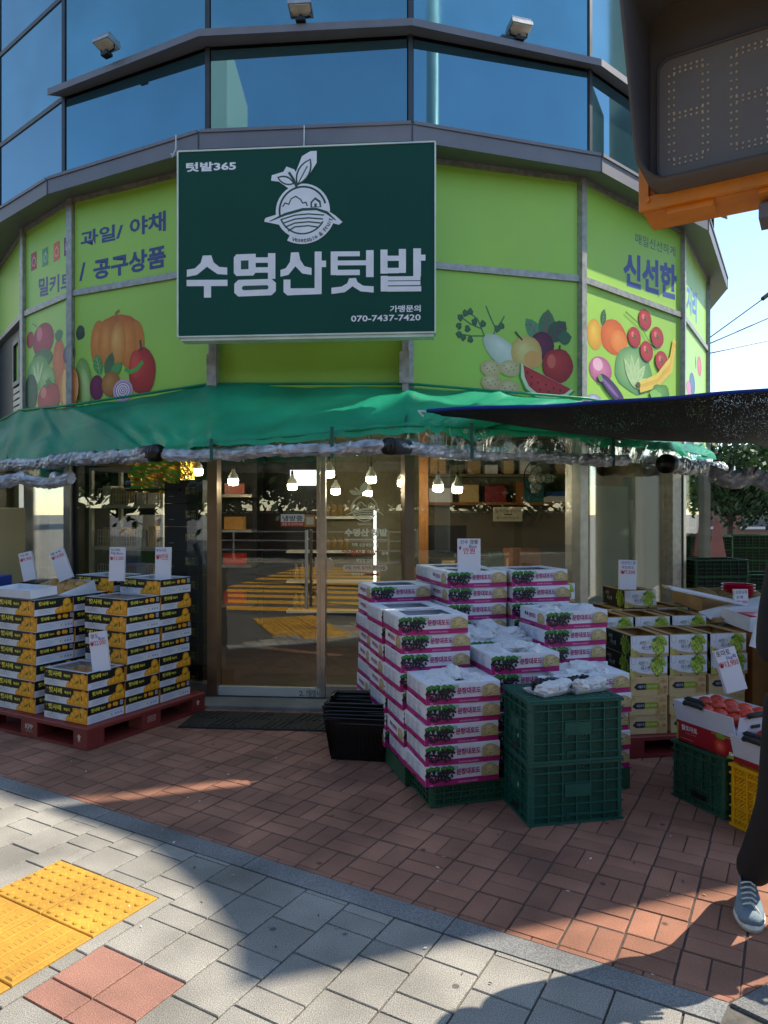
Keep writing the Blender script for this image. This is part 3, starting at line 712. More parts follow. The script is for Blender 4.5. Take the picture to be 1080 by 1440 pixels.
# herb, beet leaves, daikon, potatoes, apple, watermelon
for pts in ([(686, 484), (678, 462), (662, 455), (650, 446)], [(678, 462), (672, 448), (662, 440)], [(683, 472), (664, 472), (650, 470)], [(690, 482), (698, 462), (690, 445), (684, 430)], [(698, 462), (706, 452), (710, 444)]):
    Ln(f, pr, pts, 2, '4a7f52')
for x, y in ((648, 446), (655, 440), (662, 438), (646, 458), (646, 470), (652, 474), (662, 477), (668, 452), (658, 462), (680, 455), (700, 462), (706, 458)): E(f, pr, x, y, 4, 5, '45784e', '335c3c', wob=.2)
Lf(f, pr, 764, 482, 42, 11, 128, '4f9a6c', 'a83a5c'); Lf(f, pr, 768, 480, 46, 13, 85, '3c7c50', 'a83a5c'); Lf(f, pr, 772, 480, 40, 14, 48, '2f5c40', '7a2a4c'); Lf(f, pr, 785, 476, 22, 10, 10, '3a6a48')
E(f, pr, 763, 486, 17, 20, '7a1f4a', '551433')
E(f, pr, 708, 496, 16, 36, 'e4ecdf', 'bccfbb', 52)
E(f, pr, 741, 496, 22, 24, 'ecdf94', 'd6b05c', 0, .03); E(f, pr, 750, 505, 13, 12, 'f0b060'); Ln(f, pr, [(735, 478), (728, 470), (725, 466)], 2.4, '4a3a22')
E(f, pr, 785, 514, 22, 24, 'e03a30', 'a51c22', 0, .04); E(f, pr, 776, 508, 6, 10, 'ee6a58'); Ln(f, pr, [(787, 494), (788, 485)], 2.4, '4a3a22')
for x, y in ((691, 518), (718, 518), (692, 538), (716, 546)):
    E(f, pr, x, y, 15, 11.5, 'efe3c0', 'd6bf8c'); E(f, pr, x, y, 15.2, 11.7, 'e2d2a6', 'cdb47c')
    for k in range(6): E(f, pr, x - 9 + 3.4 * k, y + (k * 7 % 5 - 2) * 2, 1, .8, '8a6a3a')
# watermelon wedge
u, v = f.uv(738, 512); kk = sz(f, 1, 750)
wp = [f.uv(*p) for p in ((734, 512), (806, 548), (796, 556), (775, 559), (755, 556), (742, 545), (736, 530))]
pr.poly([f.uv(*p) for p in ((731, 511), (809, 550), (799, 559), (776, 563), (752, 560), (738, 548), (731, 530))], '4d9a4b')
pr.poly([f.uv(*p) for p in ((733, 511), (807, 549), (797, 557.5), (776, 561), (754, 558), (740, 546), (733, 530))], 'e2eec4')
pr.poly([f.uv(*p) for p in ((736, 513), (803, 547), (794, 554), (775, 557), (757, 554), (744, 543), (738, 530))], 'da3c3a', 'c32f34')
for x, y in ((748, 530), (757, 538), (768, 541), (779, 546), (760, 548), (748, 540), (772, 551), (788, 549), (742, 524)): E(f, pr, x, y, 1.1, 1.7, '3a1518', rot=30)
vinyl(f, pr, 'vegetable_print')
f = f5; pr = PR('veg5')
E(f, pr, 838, 470, 11, 22, 'f2c84a', 'd99a2c'); E(f, pr, 865, 474, 19, 25, 'ec7b2c', 'd45c1c', 0, .03); E(f, pr, 872, 480, 12, 16, 'f49a4a', 'ec7b2c'); Lf(f, pr, 848, 458, 26, 7, 75, '2f5d3c', '7aa86a')
E(f, pr, 846, 520, 16, 19, 'e393b4', 'b85c8c'); E(f, pr, 842, 512, 7, 9, 'f3bccf')
E(f, pr, 893, 520, 26, 34, 'a9cf8c', '5b9a5a', 0, .08)
for a in (50, 75, 100, 125, 20): Lf(f, pr, 893, 545, 46, 7, a, 'c3e0a4', '8cbc7a')
for x, y in ((908, 449), (893, 474), (925, 474), (910, 494), (931, 508)):
    E(f, pr, x, y, 9, 14.5, 'd8323a', 'a81c28'); E(f, pr, x - 2.5, y - 4, 2, 4, 'f27a78')
    for a in (10, 70, 130, 200, 320): Lf(f, pr, x, y, 6, 1.2, a, '2f6a34')
Ln(f, pr, [(880, 438), (900, 456), (912, 478), (925, 490)], 1.6, '3a6a3a')
for k in range(3): Ln(f, pr, [(949, 478 + k * 5), (944, 505 + k * 8), (925, 530 + k * 6), (900, 541 + k * 4)], 8 - k, ['f2d35e', 'e6bc48', 'f0cb58'][k])
E(f, pr, 898, 541, 3, 4, '6a4a22'); E(f, pr, 862, 548, 20, 10, '5d3577', '3d2258', -28); E(f, pr, 858, 545, 14, 3, '8a66a8', rot=-28); Lf(f, pr, 848, 536, 14, 5, 150, '6fa35a')
E(f, pr, 836, 562, 10, 8, 'd8cce6', '9a86bc'); E(f, pr, 930, 552, 12, 12, '6fb554', '4a8a3a', 0, .15); E(f, pr, 922, 556, 8, 8, '8ccc66', wob=.15)
vinyl(f, pr, 'vegetable_print')
f = f6; pr = PR('veg6')
E(f, pr, 985, 515, 3, 14, 'e2686c', 'c04a58'); E(f, pr, 975, 540, 4, 16, '3a6a9a', '2c4a7a'); Lf(f, pr, 980, 520, 20, 5, 100, '3f8a5a'); E(f, pr, 970, 545, 3, 10, 'd86aa0')
vinyl(f, pr, 'vegetable_print')

# ---- shop front: posts, glass, door
door_f = FW[3]
for i, f in enumerate(FW):
    wid = .05
    if i == 2: bp('shop_post', MB().box(-.075, .01, -.02, .12, .0, 2.42, 0, f.T), M['steel']); bp('shop_post', MB().box(.015, .05, .02, .12, .0, 2.42, 0, f.T), M['darkmetal'])
    elif i in (3, 4): bp('shop_post', MB().box(-.045, .04, -.03, .09, .0, 2.42, 0, f.T), M['bronze'])
    else: bp('shop_post', MB().box(-.06, .06, -.02, .14, .0, 2.42, 0, f.T), M['steel'])
    if i not in (0, 3): bp('sill', MB().box(.05, f.L - .05, -.02, .08, .0, .12, 0, f.T), M['steel'])
    bp('shop_head', MB().box(.045, f.L - .045, -.01, .08, 2.36, 2.419, 0, f.T), M['steel'])
    if i == 3: continue
    bp('glass_pane', MB().box(.045, f.L - .045, .03, .038, .12, 2.36, 0, f.T), M['glass'])
for x, wdt in ((3.05, .07),):
    pass
bp('shop_post', MB().box(FW[5].L - .30, FW[5].L - .12, -.04, .10, 0, 2.42, 0, FW[5].T), M['alu'])
bp('shop_post', MB().box(FW[5].L - .09, FW[5].L - .04, -.05, .02, 0, 2.30, 0, FW[5].T), M['steel'])
# door leaf and fixed leaf on facet 3
f = door_f
ud0 = f.uv(303, 980)[0]; ud1 = f.uv(450, 980)[0]; us = f.uv(458, 980)[0]; ue = f.L - .05
bp('door_stile', MB().box(ud1 + .004, us - .002, -.012, .05, .03, 2.36, 0, f.T), M['steel'])
bp('fixed_glass', MB().box(us + .002, ue, .03, .038, .12, 2.36, 0, f.T), M['glass'])
bp('sill', MB().box(us, ue, 0, .07, .0, .12, 0, f.T), M['steel'])
dr = bp('door', MB().box(ud0 + .01, ud1, .026, .038, .10, 2.34, 0, f.T), M['glass'])
def sub(name, b, m, parent): return b.build(name, m, parent) if isinstance(b, MB) else link(name, b, parent)
# parts of the door hang off it (door object sits at the origin of its own frame)
sub('door_rail', MB().box(ud0 + .01, ud1, .012, .05, .025, .10, 0, f.T), M['white_metal'], dr)
sub('door_rail', MB().box(ud0 + .01, ud1, .012, .05, 2.34, 2.358, 0, f.T), M['steel'], dr)
sub('door_stile', MB().box(ud0 - .004, ud0 + .01, .012, .05, .03, 2.358, 0, f.T), M['steel'], dr)
sub('door_stile', MB().box(ud1 - .03, ud1 - .002, .008, .05, .101, 2.338, 0, f.T), M['steel'], dr)
hu = f.uv(433, 800)[0]; z0 = f.uv(433, 855)[1]; z1 = f.uv(433, 745)[1]
hb = MB(); hb.tube([f.T @ Vector((hu, -.06, z0)), f.T @ Vector((hu, -.06, z1))], .014, 12)
for z in (z0 + .08, z1 - .08): hb.tube([f.T @ Vector((hu, -.06, z)), f.T @ Vector((hu, .03, z))], .009, 8)
sub('handle', hb, M['steel'], dr)
hb = MB(); hb.tube([f.T @ Vector((hu + .012, .09, z0)), f.T @ Vector((hu + .012, .09, z1))], .014, 12); sub('handle', hb, M['bronze'], dr)
lu, lz = f.uv(449, 794)
sub('lock', MB().box(lu - .035, lu + .012, -.012, .05, lz - .06, lz + .06, 0, f.T).tube([f.T @ Vector((lu - .012, -.03, lz)), f.T @ Vector((lu - .012, .0, lz))], .016, 12), M['steel'], dr)
bp('lock_plate', MB().tube([f.T @ Vector((f.uv(460, 795)[0], .018, lz)), f.T @ Vector((f.uv(460, 795)[0], .03, lz))], .055, 20), M['steel'])
# stickers and lettering
def deco(name, pr, fct, inset, parent=None):
    o = link(name, pr.mesh(name, fct.O - fct.N * inset, fct.U, ZA)); o.parent = parent or bld
    if not parent: o.matrix_parent_inverse = bld.matrix_basis.inverted()
    return o
def FT(pr, s, x0, y0, x1, y1, c, b=.02):
    u0, v0 = f.uv(x0, y0); u1, v1 = f.uv(x1, y1); pr.text(s, u0, v0, u1, v1, c, b)
def FR(pr, x0, y0, x1, y1, c):
    u0, v0 = f.uv(x0, y0); u1, v1 = f.uv(x1, y1); pr.rect(u0, v0, u1, v1, c)
pr = PR('st'); FR(pr, 394, 740, 427, 723, 'dedbd6'); FR(pr, 394, 740, 427, 734, 'c8452c'); FT(pr, '냉방중', 396.5, 733, 425, 725, '22386a', .02); FT(pr, '문을 꼭 닫아주세요', 396, 739, 425.5, 735, 'f3e7de', .0)
FR(pr, 427.5, 741, 443, 724, 'c9822c'); FR(pr, 430, 738, 440.5, 727, 'd9d2c0')
deco('door_sticker', pr, f, .024, dr)
pr = PR('rail'); FT(pr, '2.', 420, 979, 428, 972, '26262a', 0); FT(pr, '7월열시', 430, 980, 452 - 3, 971, '26262a', 0); deco('handwriting', pr, f, .0115, dr)
CRM = 'f6edd2'
def logo(pr, cx, cy, s, fg, bgc, full=True):
    # s = half width in metres; fruit-shaped roundel with fields, cloud, house and leaves
    k = s
    def L(x, y): return (cx + x * k, cy + y * k)
    if full:
        pr.ell(*L(0, -.02), .70 * k, .70 * k, fg, n=36)
        pr.poly([L(-.30, .52), L(-.62, .75), L(-.82, .78), L(-.80, .92), L(-.5, 1.0), L(-.42, 1.13), L(-.22, 1.05), L(-.18, .98), L(-.02, 1.38), L(.2, 1.5), L(.36, 1.5), L(.36, 1.2), L(.2, .95), L(-.05, .72), L(.0, .55)], fg)
        pr.poly([L(-1.0, -.26), L(-.97, -.17), L(-.72, -.10), L(-.4, .03), L(.25, .10), L(.6, .0), L(.85, -.17), L(1.02, -.33), L(.93, -.40), L(.7, -.33), L(.5, -.36), L(.0, -.4), L(-.62, -.35)], fg)
        pr.poly([L(0, 0)] + [L(.86 * math.cos(R(a)), .86 * math.sin(R(a))) for a in range(-118, -19, 6)], fg)
        pr.ring(*L(0, .0), .60 * k, .05 * k, bgc, 15, 195, 30); pr.ring(*L(0, 0), .60 * k, .04 * k, bgc, 200, 330, 24)
        # fields
        for q, (y0, wd) in enumerate(((-.12, .55), (-.22, .52), (-.32, .46), (-.42, .38))):
            pr.line([L(-wd, y0 - .10), L(-.2, y0), L(.15, y0 + .02), L(wd, y0 - .02)], .035 * k, bgc)
        pr.line([L(-.86, -.26), L(-.45, -.09), L(.0, .02), L(.35, .02), L(.62, -.08), L(.85, -.28)], [.02 * k, .07 * k, .07 * k, .06 * k, .07 * k, .02 * k], bgc)
        pr.line([L(-.52, .1), L(-.46, .2), L(-.36, .16), L(-.3, .3), L(-.18, .36), L(-.06, .28), L(.0, .18), L(.08, .2), L(.12, .1)], .03 * k, bgc)
        pr.poly([L(.2, .06), L(.2, .2), L(.32, .32), L(.46, .22), L(.48, .06)], bgc); pr.poly([L(.24, .08), L(.24, .18), L(.32, .26), L(.42, .18), L(.44, .08)], fg); pr.rect(*L(.3, .08), *L(.36, .16), bgc)
        # leaves
        leafpr(pr, *L(-.16, .62), .78 * k, .17 * k, 62, bgc); leafpr(pr, *L(-.13, .68), .66 * k, .125 * k, 62, fg); pr.line([L(-.12, .68), L(.12, 1.12)], .03 * k, bgc)
        leafpr(pr, *L(-.2, .68), .5 * k, .11 * k, 158, bgc); leafpr(pr, *L(-.26, .70), .38 * k, .07 * k, 158, fg); pr.line([L(-.16, .6), L(-.24, .8), L(-.36, .98)], .06 * k, bgc)
        st = 'Vegetable & Fruit'; n = len(st)
        for q, ch in enumerate(st):
            if ch == ' ': continue
            a = R(-108 + q * 5.6); rr = .755
            x, y = rr * math.cos(a), rr * math.sin(a) - .02
            vs, fs, asp = glyphs(ch, .01); hgt = .105 if ch not in 'egau' else .08
            if ch == 'r' or ch == 'i': hgt = .085
            ca, sa = math.cos(a + math.pi / 2), math.sin(a + math.pi / 2); P = []
            for gx, gy in vs:
                xx, yy = (gx - .5) * hgt * asp, (gy - .5) * hgt; P.append(L(x + xx * ca - yy * sa, y + xx * sa + yy * ca))
            pr.raw(P, fs, [lin(bgc)] * len(P))
    else:
        pr.ring(*L(0, .0), .66 * k, .07 * k, fg, 5, 190, 30); pr.ring(*L(0, .0), .60 * k, .06 * k, fg, 200, 340, 30)
        leafpr(pr, *L(-.22, .74), .78 * k, .17 * k, 62, fg); leafpr(pr, *L(-.3, .74), .52 * k, .12 * k, 158, fg); pr.line([L(-.26, .7), L(-.3, .9), L(-.48, 1.08)], .09 * k, fg)
        pr.line([L(-.95, -.3), L(-.45, -.09), L(.0, .0), L(.35, .02), L(.62, -.06), L(.98, -.32)], [.02 * k, .09 * k, .09 * k, .09 * k, .09 * k, .02 * k], fg)
        for q, (y0, wd) in enumerate(((-.12, .5), (-.22, .5), (-.32, .44), (-.42, .34))):
            pr.line([L(-wd, y0 - .08), L(-.2, y0), L(.15, y0 + .02), L(wd, y0 - .02)], .04 * k, fg)
        pr.line([L(-.52, .1), L(-.46, .2), L(-.36, .16), L(-.3, .3), L(-.18, .36), L(-.06, .28), L(.0, .18), L(.08, .2), L(.12, .1)], .045 * k, fg)
        pr.line([L(.2, .06), L(.2, .2), L(.32, .32), L(.46, .22), L(.48, .06)], .04 * k, fg)
        pr.text('Vegetable & Fruit', *L(-.35, -.82), *L(.35, -.7), fg, 0)
pr = PR('logo'); u, v = f.uv(512, 716); logo(pr, u, v, .168, CRM, '2c2c22', False)
FT(pr, '수명산 텃밭', 484, 754.5, 544.5, 743.5, CRM, .05)
FR(pr, 484, 759.2, 544, 758.2, CRM); FR(pr, 546, 772.5, 550.5, 757.5, 'c9c4b2') if False else None
FT(pr, '카톡 오픈채팅에서', 494, 769, 531, 764, CRM, .01); FT(pr, '“수명산 텃밭”', 480, 781.5, 533, 773, 'd2502c', .04); FT(pr, '검색', 536, 780.5, 545, 776, CRM, .02)
FT(pr, '채팅방 입장', 500, 790.5, 524, 786, CRM, .01)
u0, v0 = f.uv(481, 803); u1, v1 = f.uv(545, 795); hh = (v1 - v0) / 2
pr.rect(u0 + hh, v0, u1 - hh, v1, 'e3d4b8'); pr.ell(u0 + hh, v0 + hh, hh, hh, 'e3d4b8'); pr.ell(u1 - hh, v0 + hh, hh, hh, 'e3d4b8')
FT(pr, '과일, 야채, 밀키트,공구상품', 484.5, 801.5, 541.5, 796.5, 'c4452c', .015)
FT(pr, '택배발송', 494, 810, 510, 806, CRM, 0); FR(pr, 512, 809.5, 532, 807, 'b04a3a')
deco('window_lettering', pr, f, .029 - .0, None).location = f.N * .0 
# floor, ceiling, rear walls of the shop interior
ins = [(x, y) for x, y in W]
bp('shop_floor', MB().prism([(x * .98, 8 + (y - 8) * .97) for x, y in ring], -.03, .02), M['infloor'])
bp('shop_ceiling', MB().prism([(x * .97, 8 + (y - 8) * .955) for x, y in W + BACK], 2.45, 2.5), M['inceil'])
bp('rear_wall', MB().box(-4.6, -.8, 9.2, 9.3, .02, 2.45), M['darkmetal'])
bp('rear_wall', MB().box(-.8, 2.6, 8.4, 8.5, .02, 2.45), M['inwall'])
bp('side_wall', MB().box(2.6, 2.7, 7.4, 9.0, .02, 2.45), M['beige'])
bp('side_wall', MB().box(-.8, -.72, 8.5, 9.2, .02, 2.45), M['inwall'])
bp('outer_wall', MB().box(-4.9, 4.4, 13.8, 13.95, -.03, 4.6).box(-5.3, -5.1, 8.9, 13.8, -.03, 4.6).box(4.45, 4.6, 11.3, 13.8, -.03, 4.6), M['beige'])
# door step and mat
stp = link('door_step', MB().add([(0, 0, 0)] * 0, []).cbox(-.8, .35, -.26, .02, -.01, .028, .004).mesh('door_step', M['kerb']), kind='structure', loc=(-.72, 5.98, 0), rz=R(-4.8))
mb = MB().cbox(-.68, .52, -.21, .21, 0, .012, .004)
for k in range(24):
    x = -.66 + k * .05; sgn = 1 if (k // 4) % 2 else -1
    for (ya, yb, s_) in ((-.19, -.005, sgn), (.005, .19, -sgn)):
        a, b_ = (x, ya), (x + .0 + .045 * s_, yb)
        if x + .045 * s_ < -.67 or x + .045 * s_ > .5: continue
        mb.prism([(a[0], a[1]), (a[0] + .014, a[1]), (b_[0] + .014, b_[1]), (b_[0], b_[1])], .0121, .017)
mb.build('door_mat', M['rubber'], label='black ribbed rubber mat lying on the bricks before the glass shop door', cat='mat', loc=(-.83, 5.42, .002), rz=R(-5))

# ================================================================ MAIN SIGN
TL, TR_ = Vector((-1.61, 5.55, 0)), Vector((.389, 5.40, 0))
sg = thing('shop_sign', 'large dark green shop sign with white fruit logo above big white Korean lettering', 'sign', (-.61, 5.475, 2.97))
sg.matrix_basis = Matrix.Translation((-.61, 5.475, 2.97))
SF = Facet(TL.xy, TR_.xy); sw = SF.L; z0, z1 = 2.966, 4.413
def sp_(name, b, m):
    o = b.build(name, m); o.parent = sg; o.matrix_parent_inverse = sg.matrix_basis.inverted(); return o
sp_('sign_box', MB().box(.006, sw - .006, .004, .11, z0 + .006, z1 - .006, 0, SF.T), M['sign_green'])
fr = MB(); fr.box(0, sw, -.004, .112, z1 - .0055, z1 + .006, 0, SF.T).box(0, sw, -.004, .112, z0 - .006, z0 + .0055, 0, SF.T).box(-.006, .0055, -.0042, .1118, z0, z1, 0, SF.T).box(sw - .0055, sw + .006, -.0042, .1118, z0, z1, 0, SF.T)
sp_('sign_frame', fr, M['rim_white'])
sp_('under_tray', MB().box(.02, sw - .01, .01, .12, z0 - .03, z0 - .0065, 0, SF.T), M['rim_white'])
pr = PR('sign'); WH = 'eceef2'
def Z(x, y):  # enlarged-crop coordinates of the lettering to metres on the sign face
    return ((x - 30) / (1029 - 30) * sw, z1 - (y - (65 - (x - 30) * .040)) / 708 * (z1 - z0) * (1 - (x - 30) / 1000 * .043) )
def st(pts, wd):
    pr.line([Z(*p) for p in pts], wd / 499.5, WH)
def blk(x0, y0, x1, y1): pr.poly([Z(x0, y1), Z(x1, y1), Z(x1, y0), Z(x0, y0)], WH)
for (s_, x0, y0, x1, y1, b_) in (('텃밭365', 63, 143, 261, 99, .035), ('가맹문의', 857, 686, 974, 658, .025), ('070-7437-7420', 708, 721, 974, 694, .02)):
    a, c = Z(x0, y0), Z(x1, y1); pr.text(s_, a[0], a[1], c[0], c[1], WH, b_)
# 수
pr.poly([Z(129, 462), Z(163, 461), Z(172, 488), Z(195, 506), Z(226, 508), Z(226, 536), Z(187, 533), Z(146, 505), Z(106, 536), Z(66, 543), Z(66, 516), Z(98, 511), Z(121, 490)], WH)
blk(65, 555, 227, 579); blk(134, 579, 162, 623)
# 명
pr.poly([Z(252, 470), Z(262, 458), Z(338, 456), Z(338, 528), Z(328, 540), Z(262, 541), Z(252, 530)], WH); pr.poly([Z(280, 482), Z(310, 481), Z(310, 515), Z(280, 516)], '07493c')
blk(386, 454, 415, 553); blk(338, 470, 386, 491); blk(338, 508, 386, 529)
pr.poly([Z(270, 556), Z(400, 553), Z(417, 568), Z(417, 600), Z(400, 616), Z(270, 620), Z(254, 606), Z(254, 571)], WH); pr.poly([Z(290, 579), Z(384, 577), Z(388, 583), Z(388, 588), Z(384, 593), Z(290, 596), Z(284, 591), Z(284, 585)], '07493c')
# 산
pr.poly([Z(476, 452), Z(506, 451), Z(512, 480), Z(528, 505), Z(556, 512), Z(556, 539), Z(520, 533), Z(493, 505), Z(466, 538), Z(435, 545), Z(435, 519), Z(456, 512), Z(472, 488)], WH)
blk(568, 449, 595, 612); blk(595, 484, 612, 509); blk(447, 556, 474, 600); pr.poly([Z(447, 590), Z(572, 590), Z(594, 590), Z(594, 613), Z(462, 617), Z(447, 604)], WH)
# 텃
blk(630, 449, 657, 540); blk(650, 449, 742, 468); blk(650, 484, 768, 503); blk(650, 520, 742, 541); blk(766, 445, 795, 549)
pr.poly([Z(701, 553), Z(727, 552), Z(733, 568), Z(755, 582), Z(795, 585), Z(795, 609), Z(745, 604), Z(714, 584), Z(684, 607), Z(633, 613), Z(633, 589), Z(672, 585), Z(694, 572)], WH)
# 밭
blk(821, 443, 848, 536); blk(891, 441, 918, 534); blk(848, 467, 891, 487); blk(848, 514, 891, 535); blk(946, 439, 975, 548); blk(975, 464, 992, 487)
blk(822, 545, 850, 605); blk(846, 547, 973, 563); blk(846, 566, 973, 582); blk(846, 586, 976, 606)
a = Z(522, 290); logo(pr, a[0], a[1] - .0, .302, WH, '07493c', True)
o = link('lettering', pr.mesh('lettering', SF.O + SF.N * -.0032, SF.U, ZA)); o.parent = sg; o.matrix_parent_inverse = sg.matrix_basis.inverted()
for px in (300, 570):
    yb_ = 5.98 if px == 300 else 5.86; p = at(px, 500, yb_); b = MB().box(p.x - .026, p.x + .026, yb_ - .02, yb_ + .1, 2.56, 3.1).box(p.x - .05, p.x + .03, yb_ - .032, yb_ - .0205, 2.66, 2.92)
    for k in range(6): b.tube([(p.x - .042, yb_ - .042, 2.68 + k * .042), (p.x - .042, yb_ - .032, 2.68 + k * .042)], .006, 6)
    sp_('bracket', b, M['alu'])
for i, (px, py) in enumerate(((248, 205), (428, 190))):
    p = at(px, py, 5.62)
    yf = 5.86 if i == 0 else 5.715; xf = (px - 540) / 1000 * yf
    sp_('cable', MB().tube([(xf, yf - .012, 4.70), (xf, yf - .016, 4.58), (xf + .01, 5.70 - i * .12, 4.44), (xf + .03, 5.62 - i * .08, 4.43)], .006, 6), M['white_metal'])
# ================================================================ FLOODLIGHTS on the ledge
def flood(px, py, Y, yaw, label):
    p = at(px, py, Y); t = thing('floodlight', label, 'floodlight', (p.x, p.y, 5.54), R(yaw), 'floodlights along the upper ledge')
    MB().box(-.05, .05, -.04, .04, 0, .035).tube([(0, 0, .03), (0, 0, .07)], .02, 8).build('mount', M['darkmetal'], t)
    MB().tube([(-.10, 0, .13), (-.10, .02, .07), (0, .03, .06), (.10, .02, .07), (.10, 0, .13)], .011, 6).build('bracket', M['black'], t)
    T = Matrix.Translation((0, -.0, .14)) @ Matrix.Rotation(R(-14), 4, 'X')
    b = MB().cbox(-.12, .12, -.09, .09, -.03, .03, .012, 0, T)
    for k in range(12): b.box(-.11 + k * .019, -.102 + k * .019, -.08, .08, .0305, .055, 0, T)
    b.build('housing', M['steel'], t); t.scale = (.78, .78, .78)
    MB().box(-.105, .105, -.075, .075, -.036, -.0305, 0, T).build('lens', M['led'], t)
flood(150, 82, 6.15, -26, 'small grey floodlight on the left facet of the upper ledge')
flood(423, 30, 5.72, -4, 'small grey floodlight on the middle ledge above the dark green sign')
flood(730, 55, 5.95, 16, 'small white floodlight on the ledge right of the green sign')
flood(905, 100, 6.9, 40, 'small floodlight on the sunlit right facet of the upper ledge')

# ================================================================ AWNING, CURTAIN ROLLS, SHADE NET
def resample(P, n):
    P = [Vector(p) for p in P]; L = [0]
    for a, b in zip(P, P[1:]): L.append(L[-1] + (b - a).length)
    out = []
    for k in range(n):
        t = L[-1] * k / (n - 1); i = max(j for j in range(len(L)) if L[j] <= t + 1e-9); i = min(i, len(P) - 2)
        out.append(P[i].lerp(P[i + 1], (t - L[i]) / (L[i + 1] - L[i])))
    return out
def grid(rows, name, m, parent, thick=0):
    n = len(rows[0]); vs = [p for r in rows for p in r]
    fs = [(i * n + k, i * n + k + 1, (i + 1) * n + k + 1, (i + 1) * n + k) for i in range(len(rows) - 1) for k in range(n - 1)]
    if thick:
        N = len(vs); vs = vs + [(p[0], p[1], p[2] - thick) for p in vs]; fs = fs + [tuple(i + N for i in reversed(f)) for f in fs]
    o = MB().add(vs, fs).build(name, m, parent, True)
    return o
aw = thing('awning', 'long green tarpaulin awning running along the shop front above the fruit displays', 'awning')
RP = [(-5.2, 8.1), (-3.7, 6.94), (-1.92, 5.64), (-1.27, 5.3), (.15, 4.95), (.68, 5.2), (1.98, 6.2), (2.75, 6.95), (3.9, 8.4)]
RZ = [2.06, 2.09, 2.12, 2.14, 2.235, 2.24, 2.27, 2.27, 2.27]
WP = [(-4.95, 8.96), (-3.84, 7.49), (-3.02, 6.77), (-1.48, 6.06), (.21, 5.92), (1.80, 6.33), (3.21, 7.53), (4.1, 8.9), (4.4, 10)]
WZ = [2.68, 2.66, 2.60, 2.68, 2.655, 2.60, 2.60, 2.60, 2.6]
def seg(P, Zs, per=14):
    out = []
    for i in range(len(P) - 1):
        for k in range(per): t = k / per; out.append(Vector((P[i][0] + (P[i + 1][0] - P[i][0]) * t, P[i][1] + (P[i + 1][1] - P[i][1]) * t, Zs[i] + (Zs[i + 1] - Zs[i]) * t)))
    out.append(Vector((*P[-1], Zs[-1]))); return out
A = seg(WP, WZ, 22); B = seg(RP, RZ, 22); rows = []
for s in range(15):
    t = s / 14; r = []
    for k, (a, b) in enumerate(zip(A, B)):
        p = a.lerp(b, t); sag = .02 * math.sin(math.pi * t) * (.6 + .4 * math.sin(k * .285))
        seam = .012 * (1 if (k % 33) == 0 else 0)
        fold = seam + .05 * noise.noise(Vector((k * .11 + t * 1.5, t * 2.5 - k * .03, 3))) + .03 * noise.noise(Vector((k * .33 + t * 2, t * 1.3, 9))) * (.5 + t)
        ridge = .03 * max(0, 1 - abs((k % 22) / 22 - .0) * 9) * math.sin(math.pi * t)
        r.append((p.x, p.y - fold * .8, p.z - sag * .5 + fold + ridge))
    rows.append(r)
# hanging hem
last = rows[-1]
for q in (1, 2):
    rows.append([(x + .008 * math.sin(i * .9), y - .012 * q + .012 * math.sin(i * .7), z - .035 * q) for i, (x, y, z) in enumerate(last)])
cv = grid(rows, 'canopy', M['tarp'], aw)
hb = MB(); hb.tube([(p.x, p.y, p.z - .03) for p in B], .008, 6); hb.build('front_bar', M['tarp'], aw, True)
hb = MB(); hb.tube([(p.x, p.y - .01, p.z + .01) for p in A], .012, 6); hb.build('wall_bar', M['tarp'], aw, True)
for k in (1, 2, 3, 4, 5, 6, 7):
    a, b = Vector((*WP[k], WZ[k] - .05)), Vector((*RP[k], RZ[k] - .05)); MB().tube([a, b], .012, 6).build('arm', M['crate_green'], aw)
for px, z in ((301, 2.14), (473, 2.2), (662, 2.24), (857, 2.25), (90, 2.1)):
    # hanging straps between hem and roll
    best = min(B, key=lambda p: abs(540 + 1000 * p.x / p.y - px))
    MB().box(best.x - .012, best.x + .012, best.y - .07, best.y - .062, 1.98, z).build('strap', M['crate_green'], aw)
